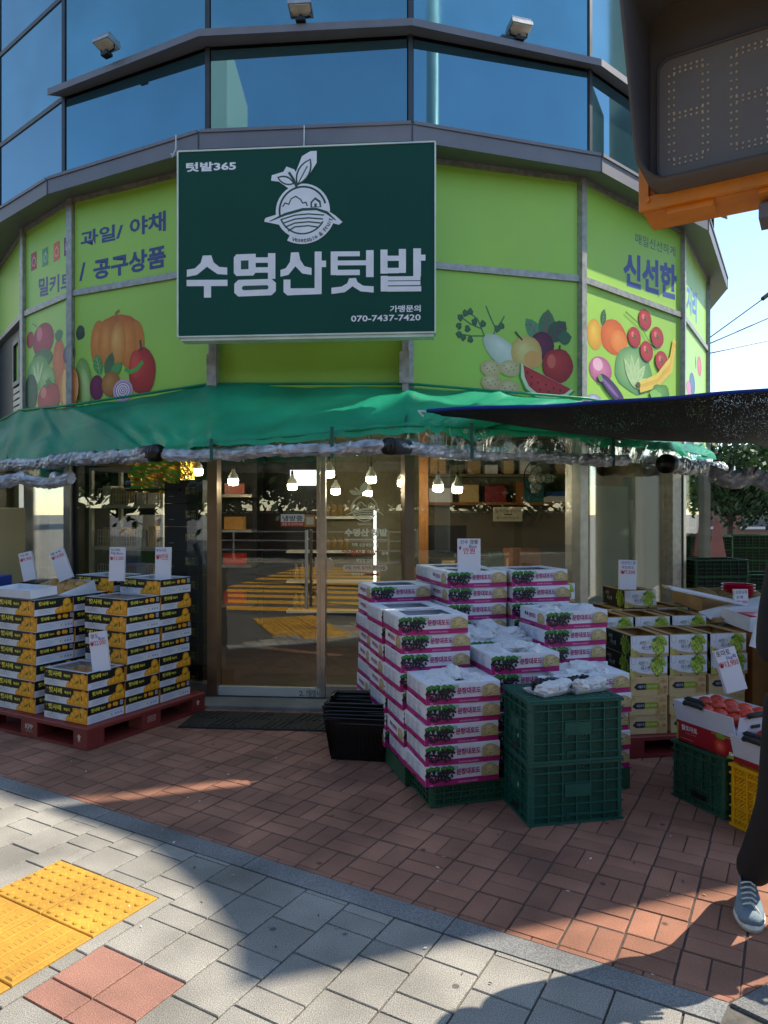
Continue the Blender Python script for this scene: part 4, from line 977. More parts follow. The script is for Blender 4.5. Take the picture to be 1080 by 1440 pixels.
# upper tarp fold (second layer, lighter edge) on the right
# clear sheet between hem and roll
Bs = seg(RP, RZ, 30); rows = []
for s in range(5):
    t = s / 4; rows.append([(p.x + .012 * math.sin(i * .8 + t * 2), p.y + .01 + .02 * noise.noise(Vector((i * .35, t, 1))), p.z - .03 - t * (p.z - 2.08)) for i, p in enumerate(Bs)])
grid(rows, 'clear_sheet', M['sheet'], aw)
def roll(P0, P1, label, z0=2.05, z1=2.05, r=.055, sagamp=.012, cap=None, n=46):
    a, b = Vector((*P0, z0)), Vector((*P1, z1)); t = thing('curtain_roll', label, 'plastic curtain', tuple((a + b) / 2), 0, 'rolled clear plastic curtains under the awning')
    c = (a + b) / 2; NL = max(30, int((b - a).length * 70)); NA = 22; vs = []
    d0 = (b - a).normalized(); side = d0.cross(Vector((0, 0, 1))).normalized(); up = side.cross(d0); ln = (b - a).length
    for k in range(NL):
        u = k / (NL - 1); p = a.lerp(b, u) - c; p.z -= sagamp * abs(math.sin(u * math.pi * 2)) * 1.4
        for q in range(NA):
            t_ = 2 * math.pi * q / NA; X_ = u * ln
            w1 = noise.noise(Vector((X_ * 5 + t_ * .5, math.cos(t_) * 1.1 + a.x, math.sin(t_) * 1.1)))
            w2 = abs(noise.noise(Vector((X_ * 17 - math.sin(t_) * 2.2, math.cos(t_) * 2.6, math.sin(t_) * 2.6 + a.x))))
            w3 = noise.noise(Vector((X_ * 2.1, a.x, 4)))
            rr = r * (1 + .24 * w1 + .42 * (w2 - .25) + .18 * w3)
            vs.append(p + side * math.cos(t_) * rr * 1.05 + up * math.sin(t_) * rr)
    b_ = MB().add(vs, [(k * NA + q, k * NA + (q + 1) % NA, (k + 1) * NA + (q + 1) % NA, (k + 1) * NA + q) for k in range(NL - 1) for q in range(NA)] + [tuple(range(NA - 1, -1, -1)), tuple(range((NL - 1) * NA, NL * NA))])
    b_.build('rolled_sheet', M['roll'], t, False)
    d = (b - a).normalized()
    for s_ in (cap or []):
        e = (a - c) if s_ == 0 else (b - c); g = d if s_ == 0 else -d
        MB().tube([e - g * .03, e + g * .10], r * 1.15, 18).build('end_sleeve', M['mull'], t, True)
        k_ = MB()
        for q in range(4): k_.tube([e - g * (.035 + q * .016), e - g * (.045 + q * .016)], r * (1.25 - .08 * (q % 2)), 18)
        k_.build('reel', M['black'], t, True)
    for u in (.25, .55, .85):
        p = a.lerp(b, u) - c; MB().tube([p + d * -.012, p + d * .012], r * 1.06, 12).build('tie', M['steel'], t, True)
def hang(px): return min(B, key=lambda p: abs(540 + 1000 * p.x / p.y - px))
def rp(px, off=0.06): p = hang(px); return (p.x, p.y - off)
roll(rp(-60), rp(112), 'crinkled grey plastic curtain roll at the left end of the awning', 2.05, 2.06)
roll(rp(114), rp(216), 'short crinkled plastic curtain roll with dark reel above gold foil parcel', 2.06, 2.055, cap=[1])
roll(rp(236), rp(548), 'clear plastic curtain roll above the glass shop door', 2.04, 2.06, .045, cap=[])
roll(rp(560), rp(880), 'clear plastic curtain roll with dark reel above price card and grape cartons', 2.05, 2.06, .048, cap=[0])
roll((2.72, 6.80), (3.9, 8.2), 'thick crinkled plastic curtain roll with open end at the right corner post', 2.06, 2.1, .075, cap=[0])
p0, p1 = at(1000, 668, 6.0), at(1120, 690, 5.6)
roll(p0.xy, p1.xy, 'loosely bundled clear plastic curtain roll lowest at right edge', 1.93, 1.86, .075, .03)
p0, p1 = at(-40, 672, 6.1), at(100, 672, 5.7)
roll(p0.xy, p1.xy, 'dark sagging plastic curtain bundle under the left awning end', 1.90, 1.87, .05, .03)
# black shade net stretched from the awning corner over the right-hand stalls
nt_ = thing('shade_net', 'black mesh shade net with blue hem stretched over the right hand fruit stalls', 'shade net')
rows = []
n0, n1 = Vector((.30, 4.98, 2.30)), Vector((4.2, 4.30, 2.52)); f0, f1 = Vector((.42, 5.04, 2.285)), Vector((5.6, 9.3, 2.42))
NS = 40
for s in range(13):
    t = s / 12; r = []
    for k in range(NS):
        u = k / (NS - 1); a = n0.lerp(n1, u); b = f0.lerp(f1, u); p = a.lerp(b, t)
        p.z -= .16 * math.sin(math.pi * u) * math.sin(math.pi * t) * 1.0 + .045 * math.sin(math.pi * u) * (1 - t); p.z += .012 * noise.noise(Vector((u * 7, t * 5, 0)))
        if t == 1: p.z += .02 * math.sin(u * 30)
        r.append(tuple(p))
    rows.append(r)
grid(rows, 'net_sheet', M['net'], nt_)
hm = MB(); e = rows[0]
hm.tube([(x, y - .004, z + .008) for x, y, z in e], .013, 8); hm.build('hem', M['blueedge'], nt_, True)
MB().tube([tuple(n0), (.24, 4.93, 2.30), (.27, 4.92, 2.26)], .008, 6).build('tie_cord', M['paper'], nt_, True)
for x, y in ((4.2, 4.3), (5.6, 9.3)): MB().tube([(x, y, -.01), (x, y, 2.53)], .025, 10).build('pole', M['steel'], nt_, True)

# ================================================================ CARTONS
def openbox(Wd, D, H, t=.004, lip=.05, floor_z=.02, rim=True):
    b = MB(); b.box(0, Wd, 0, t, 0, H).box(0, Wd, D - t, D, 0, H).box(0, t, t, D - t, 0, H).box(Wd - t, Wd, t, D - t, 0, H).box(t, Wd - t, t, D - t, .002, floor_z)
    if rim:
        z = H - .002
        b.box(t, Wd - t, t, lip, z - .004, z - .0005, 0).box(t, Wd - t, D - lip, D - t, z - .004, z - .0005).box(t, lip * 1.2, lip, D - lip, z - .004, z - .0006).box(Wd - lip * 1.2, Wd - t, lip, D - lip, z - .004, z - .0006)
    return b
def solidbox(Wd, D, H): return MB().cbox(0, Wd, 0, D, 0, H - .001, .002)
FRONT = lambda W_: ((0, -.0004, 0), XA, ZA)
# ---- dark grape carton: .43 x .345 x .109
GW, GD, GH = .43, .345, .109
def grapes2d(pr, cx, cy, w_, h_, n, cols, r, rng):
    for k in range(n):
        a = rng.random() * 6.28; q = math.sqrt(rng.random()); y = cy + h_ / 2 * q * math.sin(a); s_ = 1 - .35 * max(0, (cy - y) / (h_ / 2)) if h_ else 1
        x = cx + w_ / 2 * q * math.cos(a) * s_
        c = rng.choice(cols); pr.ell(x, y, r, r, c[0], c[1], n=9)
def straw(pr, u0, v0, u1, v1, rng):
    P = [(u0, v0)]
    for k in range(9): t = k / 8; P.append((u0 + (u1 - u0) * t, v0 + (v1 - v0) * (.55 + .45 * math.sin(math.pi * min(1, .15 + t * .8))) ))
    P.append((u1, v0)); pr.poly(P, 'd2bd90', 'b09a68')
    for k in range(26):
        x = u0 + (u1 - u0) * rng.random(); y = v0 + (v1 - v0) * .75 * rng.random(); d = .016
        pr.line([(x, y), (min(u1, x + d), y + rng.uniform(-.008, .008))], .0022, rng.choice(['8a7340', 'd3bd8a', '6d5a34']))
rg = random.Random(3)
def grape_front():
    pr = PR('g'); pr.rect(0, 0, GW, .030, 'b0186e'); v = .024
    pr.poly([(0, .03), (0, .056), (.06, .042), (.12, .03)], 'b0186e')
    for cx, w_ in ((.047, .09), (.116, .09)):
        for k in range(5): pr.ell(cx - .03 + .016 * k, .086 + .006 * (k % 2), .017, .014, '4a9a40', '1f5a28', n=12, wob=.15)
        grapes2d(pr, cx, .054, w_ * 1.1, .068, 50, [('463a48', '1a1420'), ('2f2734', '120d18'), ('3a3038', '17111c')], .0068, rg)
    pr.rect(.079, .085, .083, .102, 'd9d9d0')
    pr.ell(.169, .094, .0135, .0075, '2f7a50', n=20); pr.ell(.169, .094, .011, .0055, '9cc2a8', n=16)
    pr.text('문장대포도', .174, .052, .312, .087, 'a8165c', .035)
    pr.text('문장대포도영농조합법인', .185, .010, .30, .020, 'e6c6da', .0)
    straw(pr, .322, .032, .424, .100, rg)
    pr.text('3kg', .018, .006, .036, .015, 'e6c6da', .01)
    return pr.mesh('front_print', (0, -.0004, 0), XA, ZA)
def grape_side(kind):      # left face, x = 0, u runs from back to front
    pr = PR('s'); pr.rect(0, 0, GD, .030, 'b0186e'); pr.poly([(.15, 0), (.20, 0), (.195, .012), (.155, .012)], '1a1416')
    if kind:
        pr.ell(.075, .072, .009, .013, '222222', n=10); pr.ell(.10, .070, .009, .013, '222222', n=10); pr.text('문장대포도', .12, .052, .215, .082, 'a8165c', .03); straw(pr, .235, .026, .325, .095, rg)
        pr.text('문장대포도영농조합법인', .03, .007, .14, .016, 'e6c6da', .0)
    else:
        for r_ in range(6): 
            y = .092 - r_ * .0115
            for c_ in range(3): pr.rect(.03 + c_ * .085, y, .03 + c_ * .085 + rg.uniform(.04, .075), y + .0028, rg.choice(['7f88a8', '8d8f98', '6c7aa0']))
            pr.rect(.025, y - .0035, .28, y - .003, 'a9abb5')
        for c_ in range(4): pr.rect(.025 + c_ * .085, .032, .0255 + c_ * .085, .098, 'a9abb5')
        pr.rect(.05, .028, .075, .036, 'd8c23a'); pr.rect(.12, .030, .14, .036, '3a9ad0')
        pr.poly([(0, .022), (0, .042), (.05, .022)], 'a81c6e')
    return pr.mesh('side_print', (-.0004, GD, 0), -YA, ZA)
def top_print(Wd, D, H, lip, col):
    pr = PR('t'); pr.rect(Wd * .3, D - lip * .68, Wd * .75, D - lip * .42, col); 
    for k in range(12): pr.rect(Wd * .31 + k * Wd * .036, D - lip * .62, Wd * .31 + k * Wd * .036 + Wd * .02, D - lip * .5, 'e9dfe8')
    return pr.mesh('top_print', (0, 0, H - .0022), XA, YA)
G_ = dict(open=openbox(GW, GD, GH, lip=.062).mesh('grape_carton', M['carton_white']), shut=solidbox(GW, GD, GH).mesh('grape_carton', M['carton_white']),
          front=grape_front(), s0=grape_side(0), s1=grape_side(1), top=top_print(GW, GD, GH, .062, 'a8206e'))
# holes in the magenta front for hand grips are printed dark
# ---- peach carton .44 x .315 x .117
PW, PD, PH = .44, .315, .1165
def peach2d(pr, cx, cy, r): pr.ell(cx, cy, r, r * .96, 'ffc238', 'e08c14', n=22); pr.line([(cx - r * .1, cy + r * .9), (cx + r * .15, cy + r * .2), (cx + .05 * r, cy - r * .5)], .0016, 'd9861a')
def cl(pr, x0, x1, y0, y1):  # keep raw shapes inside the face
    for i, (x, y, z) in enumerate(pr.v): pr.v[i] = (min(max(x, x0), x1), min(max(y, y0), y1), z)
def peach_front():
    pr = PR('p'); pr.rect(0, .046, PW, PH - .001, '0f0d0c')
    pr.rect(.295, 0, PW, .100, 'f0a01c')
    for cx, cy, r in ((.255, .012, .03), (.285, .022, .036), (.33, .03, .04), (.335, .07, .034), (.39, .025, .044), (.30, .05, .026), (.395, .075, .036), (.43, .05, .034)): peach2d(pr, cx, cy, r)
    leafpr(pr, .318, .030, .05, .007, 38, '3f7a24')
    pr.rect(.372, .036, .380, .074, '3a230c')
    for x, l in ((.085, .018), (.175, .016), (.262, .02)): pr.rect(x, .056 - l, x + .006, .058, '0f0d0c')
    pr.text('햇사레', .045, .066, .18, .104, 'efe24a', .03); pr.text('복숭아', .205, .070, .272, .092, 'efe24a', .03); pr.ell(.03, .094, .006, .006, 'd8882a', n=8)
    for k in range(3): pr.rect(.03, .032 - k * .009, .03 + (.11, .085, .12)[k], .0345 - k * .009, 'a8a8ae')
    cl(pr, 0, PW, 0, PH - .001); return pr.mesh('front_print', (0, -.0004, 0), XA, ZA)
def peach_side(kind):     # right face x = PW, u runs from front to back
    pr = PR('q'); pr.rect(0, .058 if kind else .046, PD, PH - .001, '0f0d0c')
    if kind:   # small text + two peaches + info lines
        pr.text('햇사레', .03, .074, .10, .100, 'efe24a', .03); pr.text('복숭아', .11, .078, .15, .094, 'efe24a', .02)
        peach2d(pr, .185, .088, .016); peach2d(pr, .228, .090, .016); peach2d(pr, .246, .088, .016)
        pr.rect(.278, .074, .304, .106, 'b9bcc4'); pr.rect(.282, .079, .300, .101, '8f939c')
        for k in range(4): pr.rect(.02, .044 - k * .010, .02 + rg.uniform(.09, .13), .0462 - k * .010, '8fa0c4')
        for k in range(9): pr.rect(.155 + k * .017, .042, .164 + k * .017, .045, '7385b4')
        pr.ell(.20, .026, .008, .008, 'd9c832', n=12)
        for k in range(3): pr.rect(.232 + k * .024, .018, .245 + k * .024, .030, '8a98bc')
    else:      # big peaches
        for cx, cy, r in ((.195, .014, .03), (.225, .02, .036), (.262, .035, .04), (.265, .075, .034), (.30, .03, .036)): peach2d(pr, cx, cy, r)
        leafpr(pr, .248, .045, .045, .006, 20, '3f7a24'); pr.text('햇사레', .03, .070, .11, .100, 'efe24a', .03); pr.text('복숭아', .12, .074, .17, .094, 'efe24a', .02)
        for k in range(3): pr.rect(.03, .034 - k * .010, .03 + rg.uniform(.06, .11), .0362 - k * .010, '9a9aa6')
    cl(pr, 0, PD, 0, PH - .001); return pr.mesh('side_print', (PW + .0004, 0, 0), YA, ZA)
P_ = dict(open=openbox(PW, PD, PH, lip=.03).mesh('peach_carton', M['carton_white']), shut=solidbox(PW, PD, PH).mesh('peach_carton', M['carton_white']),
          front=peach_front(), s0=peach_side(0), s1=peach_side(1))
# ---- green muscat carton .265 x .36 x .135
MW, MD, MH = .262, .37, .135
def mus_front():
    pr = PR('m'); 
    for k in range(7): pr.poly([(0, 0), (0, .034 - k * .003), (.03, .045 - k * .005), (.06, .030 - k * .003), (.13, .018 - k * .002), (MW, .022 - k * .002), (MW, 0)], ['cdbd9a', 'c2a56e', 'b79a66'][k % 3]) if k < 3 else None
    pr.poly([(0, .05), (.012, .056), (.02, .03), (.035, .012), (.03, 0), (0, 0)], 'c9b850')
    for pts in ([(.008, .132), (.010, .088), (.014, .084), (.034, .084), (.038, .088), (.040, .132)], [(.222, .132), (.222, .096), (.232, .09), (.262, .088)]): pr.line(pts, .0012, '6a6a6a')
    pr.text('샤인', .058, .074, .105, .104, '24211e', .0); pr.text('머스켓', .078, .042, .140, .070, '24211e', .0); pr.ell(.122, .092, .008, .010, 'c9d88a', n=10)
    pr.rect(.085, .034, .125, .0355, '9a958c')
    grapes2d(pr, .196, .072, .095, .108, 46, [('c9d860', '7f9a24'), ('b6c94a', '6f8a20'), ('d8e47a', '93ab30')], .0125, rg)
    pr.poly([(.148, .112), (.165, .12), (.18, .128), (.172, .105), (.155, .098)], '4f7a2a')
    pr.ell(.07, .004, .007, .005, '2a1c12', n=10); pr.ell(.19, .004, .007, .005, '2a1c12', n=10)
    cl(pr, .0005, MW - .0005, 0, MH - .001); return pr.mesh('front_print', (0, -.0004, 0), XA, ZA)
def mus_side():
    pr = PR('n'); pr.rect(0, 0, MD, MH - .001, '121313')
    grapes2d(pr, .30, .066, .13, .12, 44, [('a9bd3c', '5f7a1c'), ('93ab30', '4f6a18'), ('bccf50', '738a24')], .014, rg)
    pr.text('샤인', .06, .078, .12, .108, 'c9c9b9', .0); pr.text('머스켓', .09, .040, .17, .070, 'c9c9b9', .0); pr.line([(.02, .01), (.03, .06), (.02, .1)], .006, 'a88c3a')
    cl(pr, 0, MD, 0, MH - .001); return pr.mesh('side_print', (-.0004, MD, 0), -YA, ZA)
mo = openbox(MW, MD, MH, lip=.04)
mo.box(.02, .07, -.001, .004, MH - .0005, MH + .004).box(.19, .24, -.001, .004, MH - .0005, MH + .004)
M_ = dict(open=mo.mesh('muscat_carton', M['kraft']), shut=openbox(MW, MD, MH, lip=.04).mesh('muscat_carton', M['kraft']), front=None, side=mus_side())
mf0 = mus_front()
# white front board under the print
M_['board'] = MB().box(.0, MW, -.0035, -.0006, .0, MH - .001).mesh('front_board', M['carton_white'])
for v in mf0.vertices: v.co.y -= .0034
M_['front'] = mf0
# ---- kraft carton with capsule label
KW, KD_, KH = .262, .37, .125
def kr_front():
    pr = PR('k'); y = .062
    pr.ell(.045, y, .0145, .021, '2c2b3a', n=20); pr.rect(.045, y - .021, .105, y + .021, '2c2b3a'); pr.rect(.105, y - .021, .19, y + .021, '9aa52e'); pr.ell(.19, y, .012, .021, '9aa52e', n=20)
    pr.ell(.028, y - .002, .006, .009, '1c1a18', n=12); pr.text('과일의 맛', .048, y - .009, .100, y + .009, 'cfcfda', .01); pr.text('고당도 프리미엄', .110, y - .008, .188, y + .008, 'dfe6b0', .01)
    for k in range(60):
        x, yy = rg.uniform(.185, .25), rg.uniform(.012, .112)
        if rg.random() < .8: pr.ring(x, yy, .0065, .0012, 'c48a4a', n=8)
    for k in range(10): pr.ring(rg.uniform(.008, .04), rg.uniform(.09, .118), .006, .0012, 'c9975a', n=8)
    return pr.mesh('front_print', (0, -.0004, 0), XA, ZA)
K_ = dict(shut=solidbox(KW, KD_, KH).mesh('kraft_carton', M['kraft_pale']), front=kr_front())
ALL_PLACED = []
def carton(kind, x, y, z, rz, label, group, top=False, side=0, jit=.0065):
    """x, y = near left corner of the footprint, rz its yaw"""
    x += rnd.uniform(-jit, jit); y += rnd.uniform(-jit, jit); rz += rnd.uniform(-.026, .026)
    D = {'g': G_, 'p': P_, 'm': M_, 'k': K_}[kind]
    nm = {'g': 'grape_carton', 'p': 'peach_carton', 'm': 'muscat_carton', 'k': 'kraft_carton'}[kind]
    o = link(nm, D['open' if top and 'open' in D else 'shut'], None, label, 'carton', group, loc=(x, y, z), rz=rz)
    link('front_print', D['front'], o)
    if kind == 'g': link('side_print', D['s1' if side else 's0'], o)
    if kind == 'g' and top: link('top_print', D['top'], o)
    if kind == 'p': link('side_print', D['s1' if side else 's0'], o)
    if kind == 'm': link('front_board', D['board'], o); link('side_print', D['side'], o)
    return o
def pt(O, rz, a, b): c, s = math.cos(rz), math.sin(rz); return (O[0] + a * c - b * s, O[1] + a * s + b * c)
# ---- crates and pallets
def make_crate_meshes(L, D, H, mbody, mlat, nx=6, ny=4, nz=4, ctr=True):
    b = MB(); t = .009; c = .028
    # corner posts (rounded by chamfer), base, rims
    for x0, y0 in ((0, 0), (L - c, 0), (0, D - c), (L - c, D - c)):
        P = [(x0, y0), (x0 + c, y0), (x0 + c, y0 + c), (x0, y0 + c)]
        cx, cy = (0 if x0 == 0 else L), (0 if y0 == 0 else D)
        Q = []
        for p in P:
            if (p[0], p[1]) == (cx, cy):
                s1 = 1 if cx == 0 else -1; s2 = 1 if cy == 0 else -1
                pts = [(cx, cy + s2 * .014), (cx + s1 * .005, cy + s2 * .005), (cx + s1 * .014, cy)]
                k = P.index(p); prev = P[k - 1]
                if abs(prev[0] - cx) < 1e-6: Q += pts
                else: Q += pts[::-1]
            else: Q.append(p)
        b.prism(Q, .002, H - .002)
    def ringz(z0, z1, e):
        b.box(-e, L + e, -e, t, z0, z1).box(-e, L + e, D - t, D + e, z0, z1).box(-e, t, t, D - t, z0, z1).box(L - t, L + e, t, D - t, z0, z1)
    ringz(H - .014, H, .005); ringz(H - .052, H - .044, .003); ringz(0, .012, .003); ringz(.040, .046, .003)
    for k in range(1, nz): z = .046 + (H - .098) * k / nz; ringz(z - .003, z + .003, .0015)
    for k in range(1, nx):
        x = c + (L - 2 * c) * k / nx
        b.box(x - .0035, x + .0035, -.0028, .012, .0125, H - .0145).box(x - .0035, x + .0035, D - .012, D + .0028, .0125, H - .0145)
    for k in range(1, ny):
        y = c + (D - 2 * c) * k / ny
        b.box(-.0028, .012, y - .0035, y + .0035, .0125, H - .0145).box(L - .012, L + .0028, y - .0035, y + .0035, .0125, H - .0145)
    b.box(c, L - c, .002, D - .002, .002, .008)
    if ctr:
        x0, x1 = c + (L - 2 * c) * .36, c + (L - 2 * c) * .66; z = .046 + (H - .098) * .42
        b.box(x0, x1, -.0022, .004, z, z + (H - .098) * .30); b.box(x0 + .01, x1 - .01, -.008, -.0028, .050, .056).box(x0 + .01, x0 + .016, -.008, -.0028, .03, .05).box(x1 - .016, x1 - .01, -.008, -.0028, .03, .05)
        y0, y1 = c + (D - 2 * c) * .3, c + (D - 2 * c) * .7
        b.box(-.0022, .004, y0, y1, z, z + (H - .098) * .30)
    body = b.mesh('crate_frame', mbody)
    l = MB(); l.box(c, L - c, .0095, .011, .012, H - .014).box(c, L - c, D - .011, D - .0095, .012, H - .014).box(.0095, .011, c, D - c, .012, H - .014).box(L - .011, L - .0095, c, D - c, .012, H - .014)
    lat = l.mesh('lattice_wall', mlat)
    return body, lat
def crate(name, meshes, label, group, loc, rz, grips=None, D=.365, L=.52):
    o = link(name, meshes[0], None, label, 'crate', group, loc=loc, rz=rz); link('lattice_wall', meshes[1], o)
    if grips:
        for y, z in grips: link('hand_hole', HOLE, o, loc=(-.0035, y, z))
    return o
HOLE = MB().box(0, .0008, -.045, .045, 0, .028).mesh('hand_hole', M['black'])
cm_green = make_crate_meshes(.52, .365, .315, M['crate_green'], M['lat_green'])
lid = MB().cbox(.0, .52, .0, .365, 0, .006, .002)
# ribs of the upturned base on top of the crate stack
for k in range(12): lid.box(.015 + k * .0425, .021 + k * .0425, .01, .355, .006, .0085)
for k in range(8): lid.box(.012, .508, .02 + k * .0455, .026 + k * .0455, .0061, .0083)
lidm = lid.mesh('crate_lid', M['crate_green'])
CA = R(11.4); CO = (.735, 3.605)
for k in range(2):
    o = crate('plastic_crate', cm_green, ['dark green lattice crate at the bottom of the front pair before grape cartons', 'dark green lattice crate on top of another, carrying two trays of grapes'][k], 'dark green lattice crates stacked in front', (CO[0], CO[1], .001 + k * .3165), CA, [(.18, .03)])
    if k == 1: link('lid', lidm, o, loc=(0, 0, .3155))
    link('tag', MB().box(-.005, -.0035, 0, .006, 0, .02).mesh('tag', M['card']), o, loc=(0, .13, .16 if k == 0 else .10))
# ---- grape cartons
GA = R(16); GO = (.222, 3.80)
flat_c = make_crate_meshes(.5, .34, .12, M['crate_green2'], M['lat_green2'], nx=9, ny=6, nz=1, ctr=False)
for (a, b_, lb) in ((.04, .03, 'flat dark green crate carrying the front stack of grape cartons'), (.56, .06, 'flat dark green crate mostly hidden behind the tall green crates')):
    p = pt(GO, GA, a, b_); o = crate('flat_crate', flat_c, lb, 'flat green crates under the grape cartons', (*p, .002), GA)
def pallet(name, label, O, rz, L, D, H=.15, mt='pallet', kpp=False, grp='red plastic pallets'):
    t = thing(name, label, 'pallet', (O[0], O[1], .0), rz, grp)
    b = MB(); b.cbox(0, L, 0, D, H - .028, H, .006); b.box(.0, L, 0, D, .004, .02)
    xs = [(0, .14), (L / 2 - .09, L / 2 + .09), (L - .14, L)]; ys = [(0, .14), (D / 2 - .09, D / 2 + .09), (D - .14, D)]
    b2 = MB()
    for x0, x1 in xs:
        for y0, y1 in ys: b2.box(x0 + .001, x1 - .001, y0 + .001, y1 - .001, .0205, H - .0285)
    b.build('deck', M[mt], t)
    for x0, x1 in xs:
        for y0, y1 in ys: MB().box(x0 + .001, x1 - .001, y0 + .001, y1 - .001, .0205, H - .0285).build('block', M[mt], t)
    g = MB()
    for k in range(10): g.box(.05 + k * (L - .1) / 10, .06 + k * (L - .1) / 10, .02, D - .02, H - .0005, H + .002)
    g.build('deck_rib', M[mt], t)
    if kpp:
        pr = PR('kpp'); y = D / 2
        # left long face: u from back to front
        pr.text('KPP', L / 2 - .04, .062, L / 2 + .045, .098, 'c9b9b4', .03); pr.text('물류산업을 선도', L / 2 - .035, .044, L / 2 + .04, .054, 'c9b9b4', 0)
        pr.poly([(L - .09, .065), (L - .07, .065), (L - .07, .085), (L - .058, .085), (L - .08, .105), (L - .102, .085), (L - .09, .085)], 'c9b9b4'); pr.rect(L - .092, .056, L - .068, .061, 'c9b9b4')
        o = link('print', pr.mesh('print', (0, -.0006, 0), XA, ZA), t)
        pr = PR('kp2')
        for k in range(4): pr.rect(D / 2 - .04, .06 + k * .012, D / 2 + .04, .065 + k * .012, 'b59a94')
        pr.poly([(D - .09, .065), (D - .07, .065), (D - .07, .085), (D - .058, .085), (D - .08, .105), (D - .102, .085), (D - .09, .085)], 'c9b9b4')
        link('print', pr.mesh('print', (L + .0006, 0, 0), YA, ZA), t)
    return t
gr_b = thing('wooden_base', 'low dark base board under the rear grape cartons', 'pallet', (*pt(GO, GA, 0, .36), 0), GA)
MB().box(0, 1.45, .0, 1.18, .004, .11).build('board', M['crate_green2'], gr_b)
GRP_G = 'white and magenta grape cartons'
STK = [  # a, b, layers, base z, side print pattern, description
    (0, 0, 5, .128, 'front grape stack on the flat green crate', 1),
    (-.005, .355, 8, .118, 'second grape stack back on the left side', 1),
    (-.01, .71, 8, .115, 'third grape stack back on the left side', 0),
    (-.02, 1.075, 9, .112, 'rear left grape stack beside the shop door', 1),
    (.445, .13, 6, .128, 'grape stack behind the tall green crates', 0),
    (.45, .485, 6, .145, 'grape stack heaped with white paper bags', 1),
    (.455, .84, 10, .112, 'tall rear grape stack carrying the white price card', 1),
    (.46, 1.2, 10, .112, 'rearmost grape stack behind the price card', 0),
    (.80, -.045, 5, .128, 'right front grape stack beside the green crates', 0),
    (.90, .34, 8, .112, 'right middle grape stack with open topmost carton', 1),
    (.905, .80, 10, .112, 'tall rear grape stack on the right', 0)]
MB().box(0, .44, 0, .34, .004, .127).build('crate_base', M['crate_green2'], None, label='low dark green crate under the right front grape stack', cat='crate', loc=(*pt(GO, GA, .80, -.03), 0)).rotation_euler[2] = GA
nsd = random.Random(5)
gtop = []
for (a, b_, n, bz, desc, pat) in STK:
    ao, bo = 0, 0
    for k in range(n):
        p = pt(GO, GA, a + rnd.uniform(-.006, .006) - (.004 * k if n == 8 and a < .1 else 0), b_ + rnd.uniform(-.006, .006))
        top = k == n - 1
        lb = f"{'open topmost' if top else ORD[k]} white and magenta grape carton of the {desc}"
        lb = ' '.join(lb.split()[:16])
        carton('g', p[0], p[1], bz + k * GH, GA, lb, GRP_G, top, nsd.random() < .45)
    gtop.append((a, b_, bz + (n - 1) * GH))
# ---- contents: paper bags and grape bunches
def bag_mesh(seed):
    b = MB(); r = random.Random(seed); bm = bmesh.new(); bmesh.ops.create_icosphere(bm, subdivisions=3, radius=1)
    for v in bm.verts:
        p = v.co.copy(); q = 1 + .35 * noise.noise(p * 1.4 + Vector((seed * 3, 0, 0))) + .22 * noise.noise(p * 3.1 + Vector((0, seed, 0))) + .1 * abs(noise.noise(p * 7))
        v.co = Vector((p.x * q * .085, p.y * q * .055, (p.z * q * .042 + (.03 * max(0, p.x - .3) if seed % 2 else 0))))
    me = bpy.data.meshes.new('paper_bag'); bm.to_mesh(me); bm.free(); me.materials.append(M['paper']); return me
bags = [bag_mesh(s) for s in range(4)]
def bunch_mesh(seed, m='grape', r=.011, n=44, sx=.06, sy=.04, sz_=.028):
    rr = random.Random(seed); b = MB()
    for k in range(n):
        a, q, h = rr.random() * 6.28, math.sqrt(rr.random()), rr.uniform(-1, 1)
        s_ = math.sqrt(max(.05, 1 - h * h)); b.ell((sx * q * math.cos(a) * s_, sy * q * math.sin(a) * s_, sz_ * h), r * rr.uniform(.85, 1.1), 7, 5)
    return b.mesh('grape_bunch', M[m], True)
bun = [bunch_mesh(s) for s in range(3)]
def putc(mesh, name, cat, label, x, y, z, rz, group, s=1, tilt=0):
    o = link(name, mesh, None, label, cat, group, loc=(x, y, z), rz=rz); o.scale = (s, s, s); o.rotation_euler[1] = tilt; return o
POS = ['front left', 'front right', 'rear left', 'rear right', 'middle']
for si, desc in ((0, 'top carton of the front grape stack'), (4, 'carton behind the green crates'), (5, 'heaped carton amid the display'), (8, 'carton right of the green crates'), (9, 'top carton, right middle stack')):
    a, b_, z = gtop[si]; hh = .045 if si == 5 else (.012 if si else .02)
    for q, (u, v) in enumerate(((.11, .11), (.31, .11), (.12, .23), (.30, .24), (.21, .17))):
        if si == 9 and q not in (0, 1, 3): continue
        p = pt(GO, GA, a + u, b_ + v)
        putc(bags[(q + si) % 4], 'paper_bag', 'paper bag', f'crumpled white paper bag {POS[q]} in {desc}', p[0], p[1], z + .065 + hh + (.03 if q == 4 else 0), rnd.uniform(0, 6), 'crumpled white paper grape bags', 1.15 if si != 5 else 1.35, rnd.uniform(-.4, .4))
    for q, (u, v) in enumerate(((.21, .10), (.36, .18), (.22, .25))):
        if q == 0 and si == 5: continue
        p = pt(GO, GA, a + u, b_ + v)
        putc(bun[q], 'grape_bunch', 'grapes', f"dark grape bunch at the {['front', 'right', 'rear'][q]} of the {desc}", p[0], p[1], z + .055 + hh * .3, rnd.uniform(0, 6), 'dark grape bunches in open cartons', .9)
